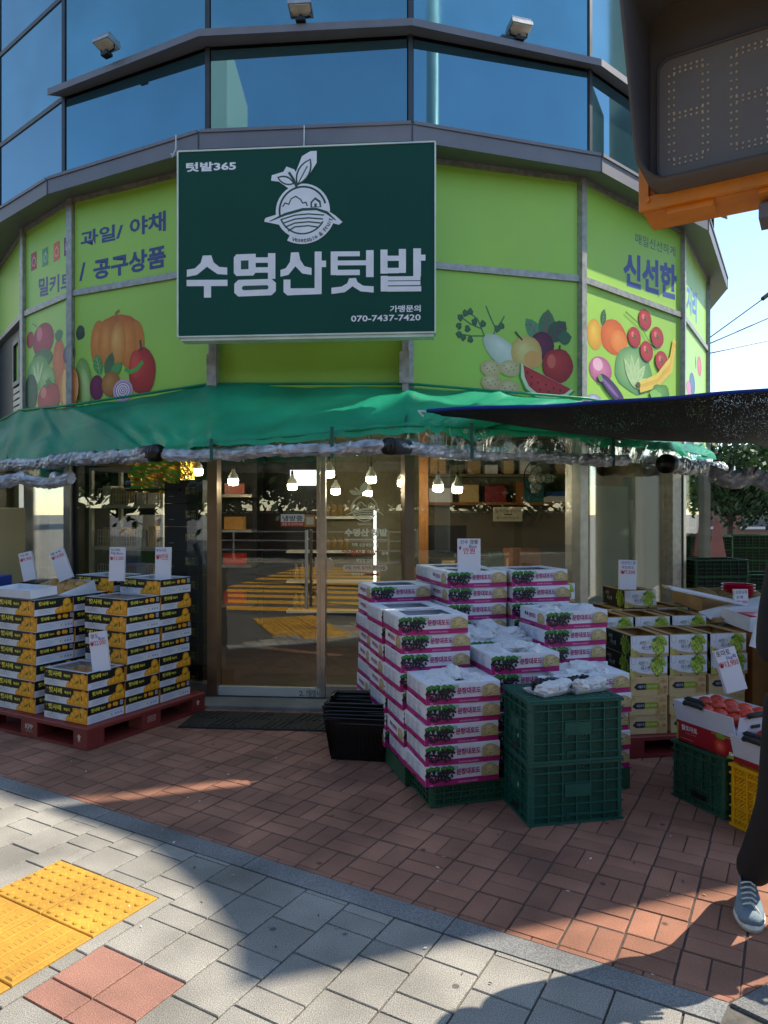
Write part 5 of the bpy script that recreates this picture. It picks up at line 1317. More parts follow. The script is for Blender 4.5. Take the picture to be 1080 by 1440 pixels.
for si, desc in ((1, 'second left grape stack'), (3, 'rear left grape stack'), (2, 'third left grape stack'), (6, 'price card grape stack'), (10, 'right rear grape stack'), (7, 'rearmost grape stack')):
    a, b_, z = gtop[si]
    for q, (u, v) in enumerate(((.13, .15), (.30, .18))):
        p = pt(GO, GA, a + u, b_ + v)
        if q == 0: putc(bun[q], 'grape_bunch', 'grapes', f'dark grape bunch inside the open top carton of the {desc}', p[0], p[1], z + .05, rnd.uniform(0, 6), 'dark grape bunches in open cartons', 1)
        else: putc(bags[si % 4], 'paper_bag', 'paper bag', f'white paper bag inside the top carton of the {desc}', p[0], p[1], z + .05, rnd.uniform(0, 6), 'crumpled white paper grape bags', .9)
# two foam trays of grapes on the tall green crates
def tray_mesh():
    b = MB(); t = .004; L, D, H = .21, .15, .022
    o = [(0, 0), (L, 0), (L, D), (0, D)]; i_ = [(.02, .02), (L - .02, .02), (L - .02, D - .02), (.02, D - .02)]
    vs = [(x, y, 0) for x, y in i_] + [(x, y, H) for x, y in o] + [(x + (.004 if x < L / 2 else -.004), y + (.004 if y < D / 2 else -.004), H) for x, y in o] + [(x, y, .004) for x, y in i_]
    fs = [(3, 2, 1, 0), (12, 13, 14, 15)] + [(k, (k + 1) % 4, 4 + (k + 1) % 4, 4 + k) for k in range(4)] + [(4 + k, 4 + (k + 1) % 4, 8 + (k + 1) % 4, 8 + k) for k in range(4)] + [(8 + k, 8 + (k + 1) % 4, 12 + (k + 1) % 4, 12 + k) for k in range(4)]
    b.add([(x - L / 2, y - D / 2, z) for x, y, z in vs], fs); return b.mesh('foam_tray', M['card'])
trm = tray_mesh(); zt = .001 + .3165 + .3155 + .009
for q, (u, v, rz, nm) in enumerate(((.17, .13, .35, 'left'), (.37, .15, .25, 'right'))):
    p = pt(CO, CA, u, v); putc(trm, 'foam_tray', 'foam tray', f'white foam tray at the {nm} on top of the tall green crates', p[0], p[1], zt, CA + rz, 'foam trays on the green crates', 1.1)
    for k, (du, dv) in enumerate(((-.05, .03), (.05, .04), (.0, .05))):
        x, y = pt(p, CA + rz, du, dv); putc(bun[k], 'grape_bunch', 'grapes', f"dark grape bunch {['on the left', 'on the right', 'at the back'][k]} of the {nm} foam tray", x, y, zt + .035, rnd.uniform(0, 6), 'dark grape bunches on foam trays', .95)
    for k, (du, dv) in enumerate(((-.045, -.035), (.05, -.03))):
        x, y = pt(p, CA + rz, du, dv); putc(bags[k + 1], 'paper_bag', 'paper bag', f"opened white paper wrap {['left', 'right'][k]} at the front of the {nm} foam tray", x, y, zt + .035, rnd.uniform(0, 6), 'paper wraps on foam trays', .82, .3)
for k, (u, v) in enumerate(((.20, .27), (.29, .27))):
    x, y = pt(CO, CA, u, v); putc(MB().lathe([(.022, 0), (.032, .05), (.034, .052), (.03, .05), (.02, .004)], 16).mesh('paper_cup', M['card'], True), 'paper_cup', 'cup', f"small white cup {['left', 'right'][k]} behind the foam trays of grapes", x, y, zt, 0, 'white cups on the green crates')

# ---- peach display on its red pallet (yaw -28.7 deg)
PA = R(-28.7); PO = (-2.01 - math.cos(PA) * PW, 4.82 - math.sin(PA) * PW)   # near left corner of the front carton
pal_O = pt(PO, PA, -.72, -.05)
pallet('plastic_pallet', 'dark red plastic pallet with white letters KPP under the yellow peach cartons', pal_O, PA, 1.22, 1.12, .15, kpp=True)
MB().box(0, .10, 0, .10, 0, .012).build('wood_chock', M['kraft'], None, label='small pale block under the front corner of the red peach pallet', cat='block', loc=(*pt(pal_O, PA, 1.05, .02), .0))
PST = [(0, 0, 3, 'front peach stack with the price card', 0), (-.0, .325, 7, 'middle right peach stack', 0), (.0, .65, 8, 'rear right peach stack nearest the door', 0),
       (-.555, -.0, 7, 'left front peach stack', 0), (-.555, .325, 7, 'left middle peach stack', 0), (-.51, .65, 8, 'left rear peach stack', 0)]
ptop = []
for (a, b_, n, desc, _) in PST:
    for k in range(n):
        p = pt(PO, PA, a + rnd.uniform(-.005, .005), b_ + rnd.uniform(-.004, .004)); top = k == n - 1
        carton('p', p[0], p[1], .153 + k * PH, PA, f"{'open topmost' if top else ORD[k]} black and yellow peach carton of the {desc}", 'black, white and yellow peach cartons', top, nsd.random() < .5)
    ptop.append((a, b_, .153 + (n - 1) * PH))
peach_m = MB().ell((0, 0, 0), (.038, .038, .036), 14, 10).mesh('peach', mat('peach_skin', 'e0a05c', .6, var=.25, vs=14, objvar=.1), True)
for si, dn in ((0, 'front'), (3, 'left front'), (1, 'middle right')):
    a, b_, z = ptop[si]
    for q in range(12):
        if si and q % 2: continue
        x, y = pt(PO, PA, a + .07 + (q % 4) * .1, b_ + .065 + (q // 4) * .09)
        putc(peach_m, 'peach', 'peach', f"pale peach, {['first', 'second', 'third', 'fourth'][q % 4]} in the {['front', 'middle', 'rear'][q // 4]} row of the {dn} open carton", x, y, z + .06, q, 'peaches under clear wrap')
    x, y = pt(PO, PA, a + .01, b_ + .01)
    rows = [[(u * .42, v * .295, .0 + .012 * noise.noise(Vector((u * 6 + si, v * 6, 2)))) for u in [i / 16 for i in range(17)]] for v in [j / 12 for j in range(13)]]
    o = grid(rows, 'clear_wrap', M['film'], None); o.location = (x, y, z + PH + .006); o.rotation_euler[2] = PA
    o['label'] = f'crinkled clear film wrap over the {dn} open peach carton'; o['category'] = 'plastic film'; o['group'] = 'clear film on peach cartons'
# ---- right pallet, kraft and muscat cartons
MA = R(9); MO = (1.609, 4.65)
pallet('plastic_pallet', 'dark red plastic pallet under the kraft and green muscat cartons', pt(MO, MA, -.06, -.04), MA, 1.1, 1.05, .14)
for c_ in range(3):
    for k in range(3):
        p = pt(MO, MA, c_ * .284, 0)
        carton('k', p[0], p[1], .143 + k * KH, MA, f"{['bottom', 'middle', 'top'][k]} pale kraft carton in the {['left', 'centre', 'right'][c_]} column under the muscat cartons", 'pale kraft cartons with capsule label')
    for k in range(2):
        p = pt(MO, MA, c_ * .284 + .006, .004)
        carton('m', p[0], p[1], .143 + 3 * KH + k * MH, MA, f"{['lower', 'upper'][k]} front row muscat carton in the {['left', 'centre', 'right'][c_]} column", 'white and black green muscat cartons', k == 1)
for c_ in range(3):
    for k in range(5):
        p = pt(MO, MA, c_ * .284 - .03, .40)
        carton('m', p[0], p[1], .143 + k * .143, MA, f"{['bottom', 'second', 'third', 'fourth', 'open topmost'][k]} second row muscat carton in the {['left', 'centre', 'right'][c_]} column", 'white and black green muscat cartons', k == 4)
for c_, (a, b_, n) in enumerate(((.38, .79, 6), (.66, .82, 5), (.10, .79, 5), (.93, .80, 5))):
    for k in range(n):
        p = pt(MO, MA, a, b_); carton('m', p[0], p[1], .143 + k * .143, MA, f"{ORD[k]} muscat carton in the {['middle', 'right', 'left', 'rightmost'][c_]} rear muscat column", 'white and black green muscat cartons', k == n - 1)
for k in range(6):
    p = pt(MO, MA, -.42, .50); carton('m', p[0], p[1], .25 + k * .143 - .01, MA, f"{ORD[k]} muscat carton beside the tall rear grape stack", 'white and black green muscat cartons', k == 5)
MB().box(0, .3, 0, .4, 0, .24).build('base_crate', M['crate_green2'], None, label='dark green crate hidden under the muscat cartons beside grapes', cat='crate', loc=(*pt(MO, MA, -.43, .49), 0)).rotation_euler[2] = MA
# green grapes peeping from open muscat cartons
mb_ = [bunch_mesh(20 + s, 'muscat', .013, 34, .07, .05, .03) for s in range(2)]
for c_ in range(3):
    for r_, (b0, z) in enumerate(((.004, .143 + 3 * KH + MH), (.40, .143 + 4 * .143))):
        p = pt(MO, MA, c_ * .284 + .12, b0 + .15); putc(mb_[c_ % 2], 'muscat_bunch', 'grapes', f"green muscat bunch in the {['left', 'centre', 'right'][c_]} open carton of the {['front', 'second'][r_]} row", p[0], p[1], z + .07, c_, 'green muscat bunches')
# white sticker label on the black side and a paint-like tin
p = pt(MO, MA, -.135, .80); tn = link('tin_can', MB().lathe([(.055, 0), (.055, .12)], 20).lathe([(.057, .0), (.057, .006)], 20).lathe([(.057, .114), (.057, .121)], 20).mesh('tin_can', M['card'], True), None, 'white tin with red stripe standing left of the top muscat cartons', 'tin', loc=(p[0], p[1], .86))
pr = PR('tin'); pr.poly([(-.04, .03), (.04, .08), (.04, .10), (-.04, .05)], 'c0402c'); pr.rect(-.03, .015, .03, .022, '6a6a6a'); pr.rect(-.042, .1, .042, .112, 'b03028')
link('tin_print', pr.mesh('tin_print', (0, -.0565, 0), XA, ZA), tn)
MB().box(-.06, .06, -.06, .06, 0, .858).build('carton_riser', M['kraft'], None, label='plain brown carton column carrying the white tin', cat='carton', loc=(p[0], p[1], 0))

# ================================================================ TOMATO CORNER
dirv = Vector((.39, -.92)); DA = math.atan2(-.92, .39)     # visible long faces run along dirv
# crate frame: x along dirv (yaw DA), its y axis points to the right/back -> left side faces the camera
def lcrate(meshes, label, grp, x, y, z=.002, grips=True):
    o = link('plastic_crate', meshes[0], None, label, 'crate', grp, loc=(x, y, z), rz=DA); link('lattice_wall', meshes[1], o)
    link('hand_hole', MB().box(-.05, .05, -.0036, -.0030, .0, .03).mesh('hand_hole', M['black']), o, loc=(.19, 0, .048)); return o
cm_g2 = make_crate_meshes(.36, .50, .315, M['crate_green2'], M['lat_green2'], 5, 6, 4, False)
cm_y = make_crate_meshes(.36, .50, .315, M['crate_yellow'], M['lat_yellow'], 4, 6, 4, True)
lcrate(cm_g2, 'dark green lattice crate standing under the red tomato box', 'crates under the tomato boxes', 1.628, 4.02)
lcrate(cm_y, 'yellow plastic crate with pale label panel beside the walking person', 'crates under the tomato boxes', 1.77, 3.64)
lcrate(cm_g2, 'dark green lattice crate behind the yellow crate', 'crates under the tomato boxes', 2.18, 4.20)
def tombox(x, y, z, label, red=True):
    L, D, H = .40, .30, (.155 if red else .075)
    t = thing('tomato_box', label, 'box', (x, y, z), DA, 'open tomato boxes')
    MB().box(0, L, 0, .004, 0, H).box(0, L, D - .004, D, 0, H).box(0, .004, .004, D - .004, 0, H).box(L - .004, L, .004, D - .004, 0, H).box(.004, L - .004, .004, D - .004, .002, .01).build('carton', M['carton_white'], t)
    # white inner tray whose walls rise and lean outwards
    w_ = MB()
    def wall(p, q, out, h, d):
        p, q, out = Vector(p), Vector(q), Vector(out); n = out * d; th = out * .004
        vs = [p, q, q + n + Vector((0, 0, h)), p + n + Vector((0, 0, h))]; vs = vs + [v - th for v in vs]
        w_.add(vs, [(0, 1, 2, 3), (7, 6, 5, 4), (0, 4, 5, 1), (1, 5, 6, 2), (2, 6, 7, 3), (3, 7, 4, 0)])
    wall((0, -.001, H - .045), (L, -.001, H - .045), (0, -1, 0), .115, .03); wall((L, D, H), (0, D, H), (0, 1, 0), .06, .02)
    wall((L + .001, 0, H - .03), (L + .001, D, H - .03), (1, 0, 0), .10, .02); wall((-.001, D, H - .03), (-.001, 0, H - .03), (-1, 0, 0), .09, .02)
    w_.build('tray_wall', M['carton_in'], t)
    for u in (.10, .20):
        pass
    MB().tube([(.09, -.034, H + .068), (.10, -.045, H + .078), (.20, -.045, H + .078), (.21, -.034, H + .068)], .013, 8).build('strap_handle', M['rubber'], t, True)
    MB().tube([(.06, .0, H + .076), (.07, .01, H + .086), (.17, .01, H + .086), (.18, .0, H + .076)], .013, 8).build('strap_handle', M['rubber'], t, True)
    MB().tube([(L + .022, .05, H + .07), (L + .03, .06, H + .078), (L + .03, .17, H + .078), (L + .022, .18, H + .07)], .014, 8).build('strap_handle', M['rubber'], t, True)
    MB().box(L + .013, L + .0175, .09, .15, H + .005, H + .022).build('hand_hole', M['black'], t)
    pr = PR('tb')
    if not red:
        pr.rect(0, 0, L, .028, '9d1220'); link('side_print', pr.mesh('side_print', (0, -.0006, 0), XA, ZA), t)
    if red: pr.rect(0, 0, L, H - .038, '9d1220')
    pr = pr if red else PR('none')
    pr.rect(0, 0, .012, H - .06, '8fae3a')
    pr.text('찰토마토', .035, .062, .145, .092, 'f0dfe0', .02); pr.text('신선한 토마토', .06, .046, .14, .054, 'd9a0a0', 0); pr.rect(.03, .015, .12, .019, 'c98080')
    pr.ell(.30, .045, .042, .040, 'e8502c', 'b02418', n=24); pr.ell(.30, .042, .028, .026, 'f0705a', 'c8382a', n=18)
    for k in range(5): leafpr(pr, .30, .085, .035, .006, 20 + k * 35, '6f9a2c')
    pr.poly([(.34, 0), (.40, 0), (.40, .06)], '8fae3a'); pr.text('5kg', .355, .012, .392, .034, 'ffffff', .03); pr.rect(.24, .10, .4, .104, '8fae3a')
    if red: cl(pr, 0, L, 0, H - .038); link('side_print', pr.mesh('side_print', (0, -.0006, 0), XA, ZA), t)
    for r_ in range(3):
        for c_ in range(4):
            x2, y2 = pt((x, y), DA, .06 + c_ * .093, .06 + r_ * .09)
            putc(tomato_m, 'tomato', 'tomato', f"red tomato, {['first', 'second', 'third', 'fourth'][c_]} along the {['near', 'middle', 'far'][r_]} row of the {'upper' if red else 'lower'} tomato box", x2, y2, z + H + (.045 if r_ else .03), r_ * 2 + c_, 'red tomatoes in the boxes')
    return t
tomato_m = MB().ell((0, 0, 0), (.043, .043, .036), 16, 10).mesh('tomato', M['tomato'], True)
tombox(1.66, 4.03, .318, 'red and white tomato box with black strap handles on the dark green crate')
tombox(1.80, 3.66, .318, 'white topped tomato box with black strap handle on the yellow crate', False)
# ================================================================ PRICE CARDS
def card(x, y, z, w_, h, yaw, lean, roll_, label, lines, standing=True):
    T = Matrix.Translation((x, y, z)) @ Matrix.Rotation(R(yaw), 4, 'Z') @ Matrix.Rotation(R(-lean), 4, 'X') @ Matrix.Rotation(R(roll_), 4, 'Y')
    o = MB().box(-w_ / 2, w_ / 2, 0, .004, 0, h).box(-w_ / 2, -w_ / 2 + .004, .0041, .03, 0, h).box(w_ / 2 - .004, w_ / 2, .0041, .03, 0, h).build('price_card', M['card'], None, label=label, cat='price card', group='handwritten price cards')
    o.matrix_basis = T
    pr = PR('c')
    for s, u0, v0, u1, v1, c in lines: pr.text(s, -w_ / 2 + u0 * w_, v0 * h, -w_ / 2 + u1 * w_, v1 * h, c, .008)
    link('writing', pr.mesh('writing', (0, -.0004, 0), XA, ZA), o); return o
BK, BL, RD = '26262c', '26489a', 'cc3038'
def cardpx(x0, x1, yt, yb, Y, label, lines, lean=8, roll_=0, yaw=0):
    p = at((x0 + x1) / 2, yb, Y); card(p.x, p.y, p.z, (x1 - x0) / 1000 * Y, (yb - yt) / 1000 * Y * 1.01, yaw, lean, roll_, label, lines)
cardpx(33, 51, 776, 816, 5.75, 'white price card leaning left, leftmost of all, above the red apples', [('사과', .1, .86, .8, .95, BK), ('₩9,900', .05, .68, .95, .82, RD)], 6, -14)
cardpx(83, 103, 771, 815, 5.7, 'white price card leaning left above the tray of brown pears', [('배 5개', .1, .88, .8, .96, BK), ('₩14,900', .05, .72, .95, .85, RD)], 6, -22)
cardpx(153, 174, 770, 817, 5.42, 'upright white price card reading 13,500 above the peach cartons', [('천도복숭', .08, .88, .7, .96, BK), ('5kg', .1, .78, .42, .86, BK), ('Box', .5, .78, .92, .85, BL), ('₩13,500', .04, .60, .96, .73, RD)], 4, 0)
cardpx(217.5, 239, 770, 818, 5.50, 'upright white price card, rightmost on the peach cartons, blue first line', [('부사사과', .06, .86, .72, .96, BL), ('₩9천원', .06, .64, .84, .81, RD)], 4, 0)
cardpx(130, 154, 889, 944, 4.92, 'white price card reading 22,000 standing on the front peach stack', [('왕도', .1, .84, .55, .96, BK), ('Box', .55, .78, .92, .86, BL), ('₩22,000', .03, .64, .95, .78, RD)], 8, -9)
cardpx(644, 676, 758, 813, 4.78, 'tall white price card reading 만원 standing behind the grape cartons', [('신수 캠벨', .1, .86, .88, .97, BK), ('Box', .5, .77, .85, .84, BL), ('₩', .05, .72, .16, .82, RD), ('만원', .25, .62, .75, .77, RD), ('국산', .2, .05, .7, .17, 'a8306a')], 3, 0)
cardpx(871, 895, 788, 829, 5.38, 'white price card reading 7,500 on the top muscat cartons', [('샤인머스켓', .08, .84, .92, .96, BL), ('국산포도', .1, .70, .85, .80, BK), ('₩7,500', .06, .50, .9, .66, RD)], 4, 2)
cardpx(1034, 1053, 829, 866, 5.3, 'small white price card standing before the stacked red bowls', [('오이 5개', .08, .82, .9, .95, BK), ('5개', .15, .64, .6, .76, BK), ('₩2,000', .06, .44, .94, .58, RD)], 4, 0)
cardpx(1056, 1092, 868, 915, 4.5, 'white price card half hidden by the person in black', [('양파 1망', .06, .80, .9, .95, BK), ('₩5,000', .1, .52, .9, .72, RD)], 6, 18, 0)
cardpx(1022, 1052, 912, 972, 3.98, 'large tilted white price card reading 13,900 behind the tomatoes', [('토마토', .04, .84, .72, .98, BK), ('5kg특', .45, .72, .95, .83, '4a4ab0'), ('₩13,900', .02, .56, .96, .72, RD)], 8, -14)
# ================================================================ BLACK SHOPPING BASKETS (nested)
def basket(x, y, z, rz, label, full):
    L, D, H = .42, .30, .27; l2, d2 = .34, .24
    t = thing('shopping_basket', label, 'basket', (x, y, z), rz, 'nested black shopping baskets')
    b = MB()
    def P(u, v, h): f_ = h / H; return ((l2 / 2 + (L - l2) / 2 * f_) * u, (d2 / 2 + (D - d2) / 2 * f_) * v, h)
    # rim
    rim = [P(-1, -1, H), P(1, -1, H), P(1, 1, H), P(-1, 1, H), P(-1, -1, H)]; b.tube(rim, .010, 8)
    rim2 = [P(-1, -1, H - .03), P(1, -1, H - .03), P(1, 1, H - .03), P(-1, 1, H - .03), P(-1, -1, H - .03)]; b.tube(rim2, .006, 6)
    for s in range(4):
        c0, c1 = [(-1, -1), (1, -1), (1, 1), (-1, 1)][s], [(1, -1), (1, 1), (-1, 1), (-1, -1)][s]; n = 22 if s % 2 == 0 else 15
        for k in range(n + 1):
            t_ = k / n; u = c0[0] + (c1[0] - c0[0]) * t_; v = c0[1] + (c1[1] - c0[1]) * t_; b.tube([P(u, v, .0), P(u, v, H)], .0042, 5, caps=False)
        for h0, h1 in ((0, .022), (.046, .054), (.082, .090), (.118, .126), (.154, .162)):
            b.add([P(*c0, h0), P(*c1, h0), P(*c1, h1), P(*c0, h1)], [(0, 1, 2, 3)])
    b.box(-l2 / 2, l2 / 2, -d2 / 2, d2 / 2, 0, .005)
    # upper solid band
    for s in range(4):
        c0, c1 = [(-1, -1), (1, -1), (1, 1), (-1, 1)][s], [(1, -1), (1, 1), (-1, 1), (-1, -1)][s]
        b.add([P(*c0, H - .082), P(*c1, H - .082), P(*c1, H), P(*c0, H)], [(0, 1, 2, 3)])
    b.build('basket_body', M['black'], t)
    h_ = MB(); h_.tube([(-L / 2 + .01, -.03, H), (-L / 2 + .02, -D / 2 - .012, H + .008), (L / 2 - .02, -D / 2 - .012, H + .008), (L / 2 - .01, -.03, H)], .006, 6); h_.build('handle', M['black'], t)
    h_ = MB(); h_.tube([(-L / 2 + .01, .03, H), (-L / 2 + .02, D / 2 + .012, H + .008), (L / 2 - .02, D / 2 + .012, H + .008), (L / 2 - .01, .03, H)], .006, 6); h_.build('handle', M['black'], t)
bpnt = gnd(507, 1070)
for k in range(5): basket(bpnt.x - .01 * (k % 2), bpnt.y + .12, .003 + k * .024, R(-9 + 2 * (k % 3)), f"{['lowest', 'second', 'third', 'fourth', 'topmost'][k]} black shopping basket of the nested pile by the grape cartons", k == 4)
# ================================================================ PERSON at the right edge
def skin_mesh(name, V_, E_, Rr, m, parent, sub=2, root=0):
    me = bpy.data.meshes.new(name); me.from_pydata(V_, E_, []); me.materials.append(m)
    o = bpy.data.objects.new(name, me); COL.objects.link(o)
    o.modifiers.new('skin', 'SKIN'); sv = me.skin_vertices[0].data
    for i, r in enumerate(Rr): sv[i].radius = r if isinstance(r, tuple) else (r, r); sv[i].use_root = (i == root)
    ss = o.modifiers.new('sub', 'SUBSURF'); ss.levels = sub; ss.render_levels = sub
    bpy.context.view_layer.update()
    m2 = bpy.data.meshes.new_from_object(o.evaluated_get(bpy.context.evaluated_depsgraph_get()))
    bpy.data.objects.remove(o); m2.name = name
    for p in m2.polygons: p.use_smooth = True
    return link(name, m2, parent)
pe = thing('person', 'person in black t-shirt, black trousers and grey-blue sneakers stepping in at the right edge', 'person', (1.62, 2.66, 0))
def L_(x, y, z): return (x - 1.80, y - 3.02, z)
DX, DY = .18, .36
hipL, hipR = L_(1.70, 3.0, .90), L_(1.90, 3.02, .90)
kneeL, kneeR = L_(1.67, 3.02, .50), L_(1.97, 3.06, .50)
ankL, ankR = L_(1.51 + DX, 2.935 + DY, .10), L_(2.05, 3.30, .12)
VB = [L_(1.80, 3.02, .95), L_(1.80, 3.01, 1.15), L_(1.80, 3.01, 1.34), L_(1.80, 3.0, 1.47), L_(1.80, 2.985, 1.55), L_(1.80, 2.97, 1.64), L_(1.80, 2.98, 1.72),
      hipL, kneeL, ankL, hipR, kneeR, ankR, L_(1.67, 3.0, 1.38), L_(1.625, 2.97, 1.10), L_(1.61, 2.86, .86), L_(1.95, 3.02, 1.38), L_(2.03, 3.05, 1.10), L_(2.05, 2.96, .86)]
EB = [(0, 1), (1, 2), (2, 3), (3, 4), (4, 5), (5, 6), (0, 7), (7, 8), (8, 9), (0, 10), (10, 11), (11, 12), (2, 13), (13, 14), (14, 15), (2, 16), (16, 17), (17, 18)]
RB = [(.13, .10), (.12, .095), (.14, .10), .055, .055, (.078, .095), (.06, .075), .07, .042, .03, .07, .042, .03, .052, .040, .027, .052, .040, .027]
body = skin_mesh('body', VB, EB, RB, M['skin'], pe)
# hands with five fingers
def hand(w_, s):
    w_ = Vector(w_); b = MB(); pc = w_ + Vector((0, -.03, -.055)); b.ell(tuple(pc), (.022, .036, .048), 10, 8)
    for k in range(4):
        y = -.027 + k * .018; l = (.062, .074, .070, .056)[k]; a = pc + Vector((0, y, -.035))
        b.tube([a, a + Vector((-.004 * s, -.004, -l * .45)), a + Vector((.006 * s, -.010, -l * .8)), a + Vector((.016 * s, -.012, -l))], [.0095, .009, .008, .006], 8)
    a = pc + Vector((0, -.032, .005)); b.tube([a, a + Vector((.006 * s, -.022, -.02)), a + Vector((.012 * s, -.026, -.045))], [.011, .010, .008], 8)
    b.build('hand', M['skin'], pe, True)
hand(VB[15], 1); hand(VB[18], -1)
TV = [L_(1.80, 3.02, .86), L_(1.80, 3.02, 1.0), L_(1.80, 3.01, 1.2), L_(1.80, 3.01, 1.35), L_(1.80, 3.0, 1.46), L_(1.672, 3.0, 1.37), L_(1.625, 2.965, 1.15), L_(1.615, 2.95, 1.03), L_(1.945, 3.02, 1.37), L_(2.02, 3.05, 1.15), L_(2.035, 3.04, 1.03)]
skin_mesh('t_shirt', TV, [(0, 1), (1, 2), (2, 3), (3, 4), (3, 5), (5, 6), (6, 7), (3, 8), (8, 9), (9, 10)], [(.175, .13), (.17, .125), (.165, .125), (.17, .12), .075, .085, .078, .082, .085, .078, .082], M['cloth'], pe)
QV = [L_(1.80, 3.02, .96), L_(1.70, 3.0, .86), L_(1.67, 3.03, .50), L_(1.69, 3.225, .20), L_(1.69, 3.30, .085), L_(1.90, 3.02, .86), L_(1.965, 3.06, .50), L_(2.03, 3.22, .22), L_(2.05, 3.27, .09)]
skin_mesh('trousers', QV, [(0, 1), (1, 2), (2, 3), (3, 4), (0, 5), (5, 6), (6, 7), (7, 8)], [(.15, .115), .11, .085, .074, .078, .11, .088, .085, .088], M['cloth'], pe)
def shoe(x, y, yaw, heel=0):
    T = Matrix.Translation(L_(x, y, heel)) @ Matrix.Rotation(R(yaw), 4, 'Z') @ Matrix.Diagonal((1.18, 1.04, 1.08, 1))       # toe along -y
    sole = MB(); N = 24
    out = []
    for k in range(N):
        a = 2 * math.pi * k / N; wv = .047 + .006 * math.sin(-a); out.append((wv * math.cos(a) * (1 if math.sin(a) < 0 else .8), .145 * math.sin(a)))
    sole.prism(out, .002, .028, 0, T); sole.prism([(p[0] * 1.03, p[1] * 1.015) for p in out], .008, .020, 0, T); so_ = sole.build('sole', M['shoewhite'], pe, True)
    up = MB(); rows = 9; vs = []
    for r_ in range(rows):
        f_ = r_ / (rows - 1); z = .028 + .075 * f_
        for k in range(N):
            a = 2 * math.pi * k / N; x_, y_ = out[k]
            toe = max(0, -y_ / .145)
            zz = .028 + (.075 * f_) * (1 - .62 * toe * (1 if y_ < 0 else 0)) + (0 if y_ < 0 else .012 * f_)
            sh = 1 - .40 * f_ ** 1.3; yy = y_ * (1 - .52 * f_ ** 1.5) + .045 * f_ ** 1.5
            vs.append((x_ * .97 * sh, yy, zz))
    fs = [(r_ * N + k, r_ * N + (k + 1) % N, (r_ + 1) * N + (k + 1) % N, (r_ + 1) * N + k) for r_ in range(rows - 1) for k in range(N)] + [tuple(range((rows - 1) * N, rows * N))]
    up.add(vs, fs, 0, T); up.build('shoe_upper', M['shoeblue'], pe, True)
    tc_ = MB().ell((0, -.108, .036), (.040, .036, .024), 14, 8, 0, T); tc_.build('toe_cap', M['shoeblue'], pe, True)
    la = MB()
    for k in range(5): y_ = -.066 + k * .020; z = .064 + k * .010; la.tube([(-.022, y_ + .004, z - .006), (-.008, y_, z + .004), (.008, y_ + .006, z + .004), (.022, y_ + .002, z - .006)], .0035, 6, 0, True, T)
    la.tube([(0, -.06, .072), (.02, -.08, .060), (.034, -.10, .040)], .003, 6, 0, True, T); la.build('lace', M['shoewhite'], pe, True)
shoe(1.452 + DX, 2.835 + DY, -22); shoe(2.05, 3.22, -6, .0)
hd = MB().ell(L_(1.80, 3.0, 1.70), (.085, .10, .095), 16, 10); hd.build('hair', M['hair'], pe, True)
fc = MB(); c = L_(1.80, 2.878, 1.645)
fc.ell((c[0], c[1] - .004, c[2] - .012), (.012, .018, .022), 8, 6)
for s in (-1, 1): fc.ell((c[0] + s * .088, c[1] + .10, c[2] - .01), (.012, .02, .03), 8, 6)
fc.build('face_feature', M['skin'], pe, True)
ey = MB()
for s in (-1, 1): ey.ell((c[0] + s * .03, c[1] + .012, c[2] + .012), (.012, .008, .006), 8, 6)
ey.ell((c[0], c[1] + .012, c[2] - .052), (.022, .008, .005), 8, 6); ey.build('eye', M['hair'], pe, True)
# ================================================================ PEDESTRIAN SIGNAL overhead (top right)
SA = math.atan2(-.53, .848)
sigr = thing('pedestrian_signal', 'orange pedestrian signal head with black hood and unlit dotted countdown screen hanging overhead', 'traffic signal', (.612, 1.7, 2.314), SA)
# local: x along width, y = away from the viewer, z up
SW, SH, SD = .42, .50, .13
b = MB(); b.cbox(0, SW, .0, SD, .012, SH, .01)
b.box(.006, SW - .006, .004, SD - .004, 0, .0119); b.build('housing', M['sig'], sigr)
b = MB(); b.box(0, .022, -.014, -.0005, .0, SH).box(SW - .022, SW, -.014, -.0005, .0, SH).box(.0221, SW - .0221, -.014, -.0005, .0, .03).box(.0221, SW - .0221, -.014, -.0005, SH - .025, SH)
b.build('door_frame', M['sig'], sigr)
b = MB(); b.box(.06, .16, .0, .05, -.016, -.001).box(.25, .33, .0, .05, -.012, -.001).tube([(.02, -.016, .02), (.02, -.022, .02)], .006, 10); b.build('hinge_lug', M['sig'], sigr)
def rrect(x0, x1, z0, z1, r, n=6):
    P = []
    for cx, cz, a0 in ((x1 - r, z0 + r, -90), (x1 - r, z1 - r, 0), (x0 + r, z1 - r, 90), (x0 + r, z0 + r, 180)):
        for k in range(n + 1): a = R(a0 + 90 * k / n); P.append((cx + r * math.cos(a), cz + r * math.sin(a)))
    return P
# hood: a rounded tube around the screen, deeper at the top
P = rrect(.018, SW - .018, .026, SH - .03, .05); n = len(P); vs = []
for e in (0, .008):
    Q = rrect(.018 + e, SW - .018 - e, .026 + e, SH - .03 - e, .05)
    for x, z in Q: vs.append((x, -.012, z))
    for x, z in Q: d = .045 + .20 * max(0, (z - .03) / (SH - .06)) ** .6; vs.append((x - .012 * (d / .2), -.012 - d, z + .01))
fs = []
for k in range(n):
    j = (k + 1) % n; fs += [(k, j, n + j, n + k), (2 * n + j, 2 * n + k, 3 * n + k, 3 * n + j), (n + k, n + j, 3 * n + j, 3 * n + k)]
MB().add(vs, fs).build('hood', M['sigblack'], sigr, True)
MB().prism([(x, z) for x, z in P], 0, .008, 0, Matrix.Rotation(R(90), 4, 'X') @ Matrix.Translation((0, 0, .004))).build('screen_surround', M['sigblack'], sigr)
scn = rrect(.045, SW - .045, .052, .335, .03)
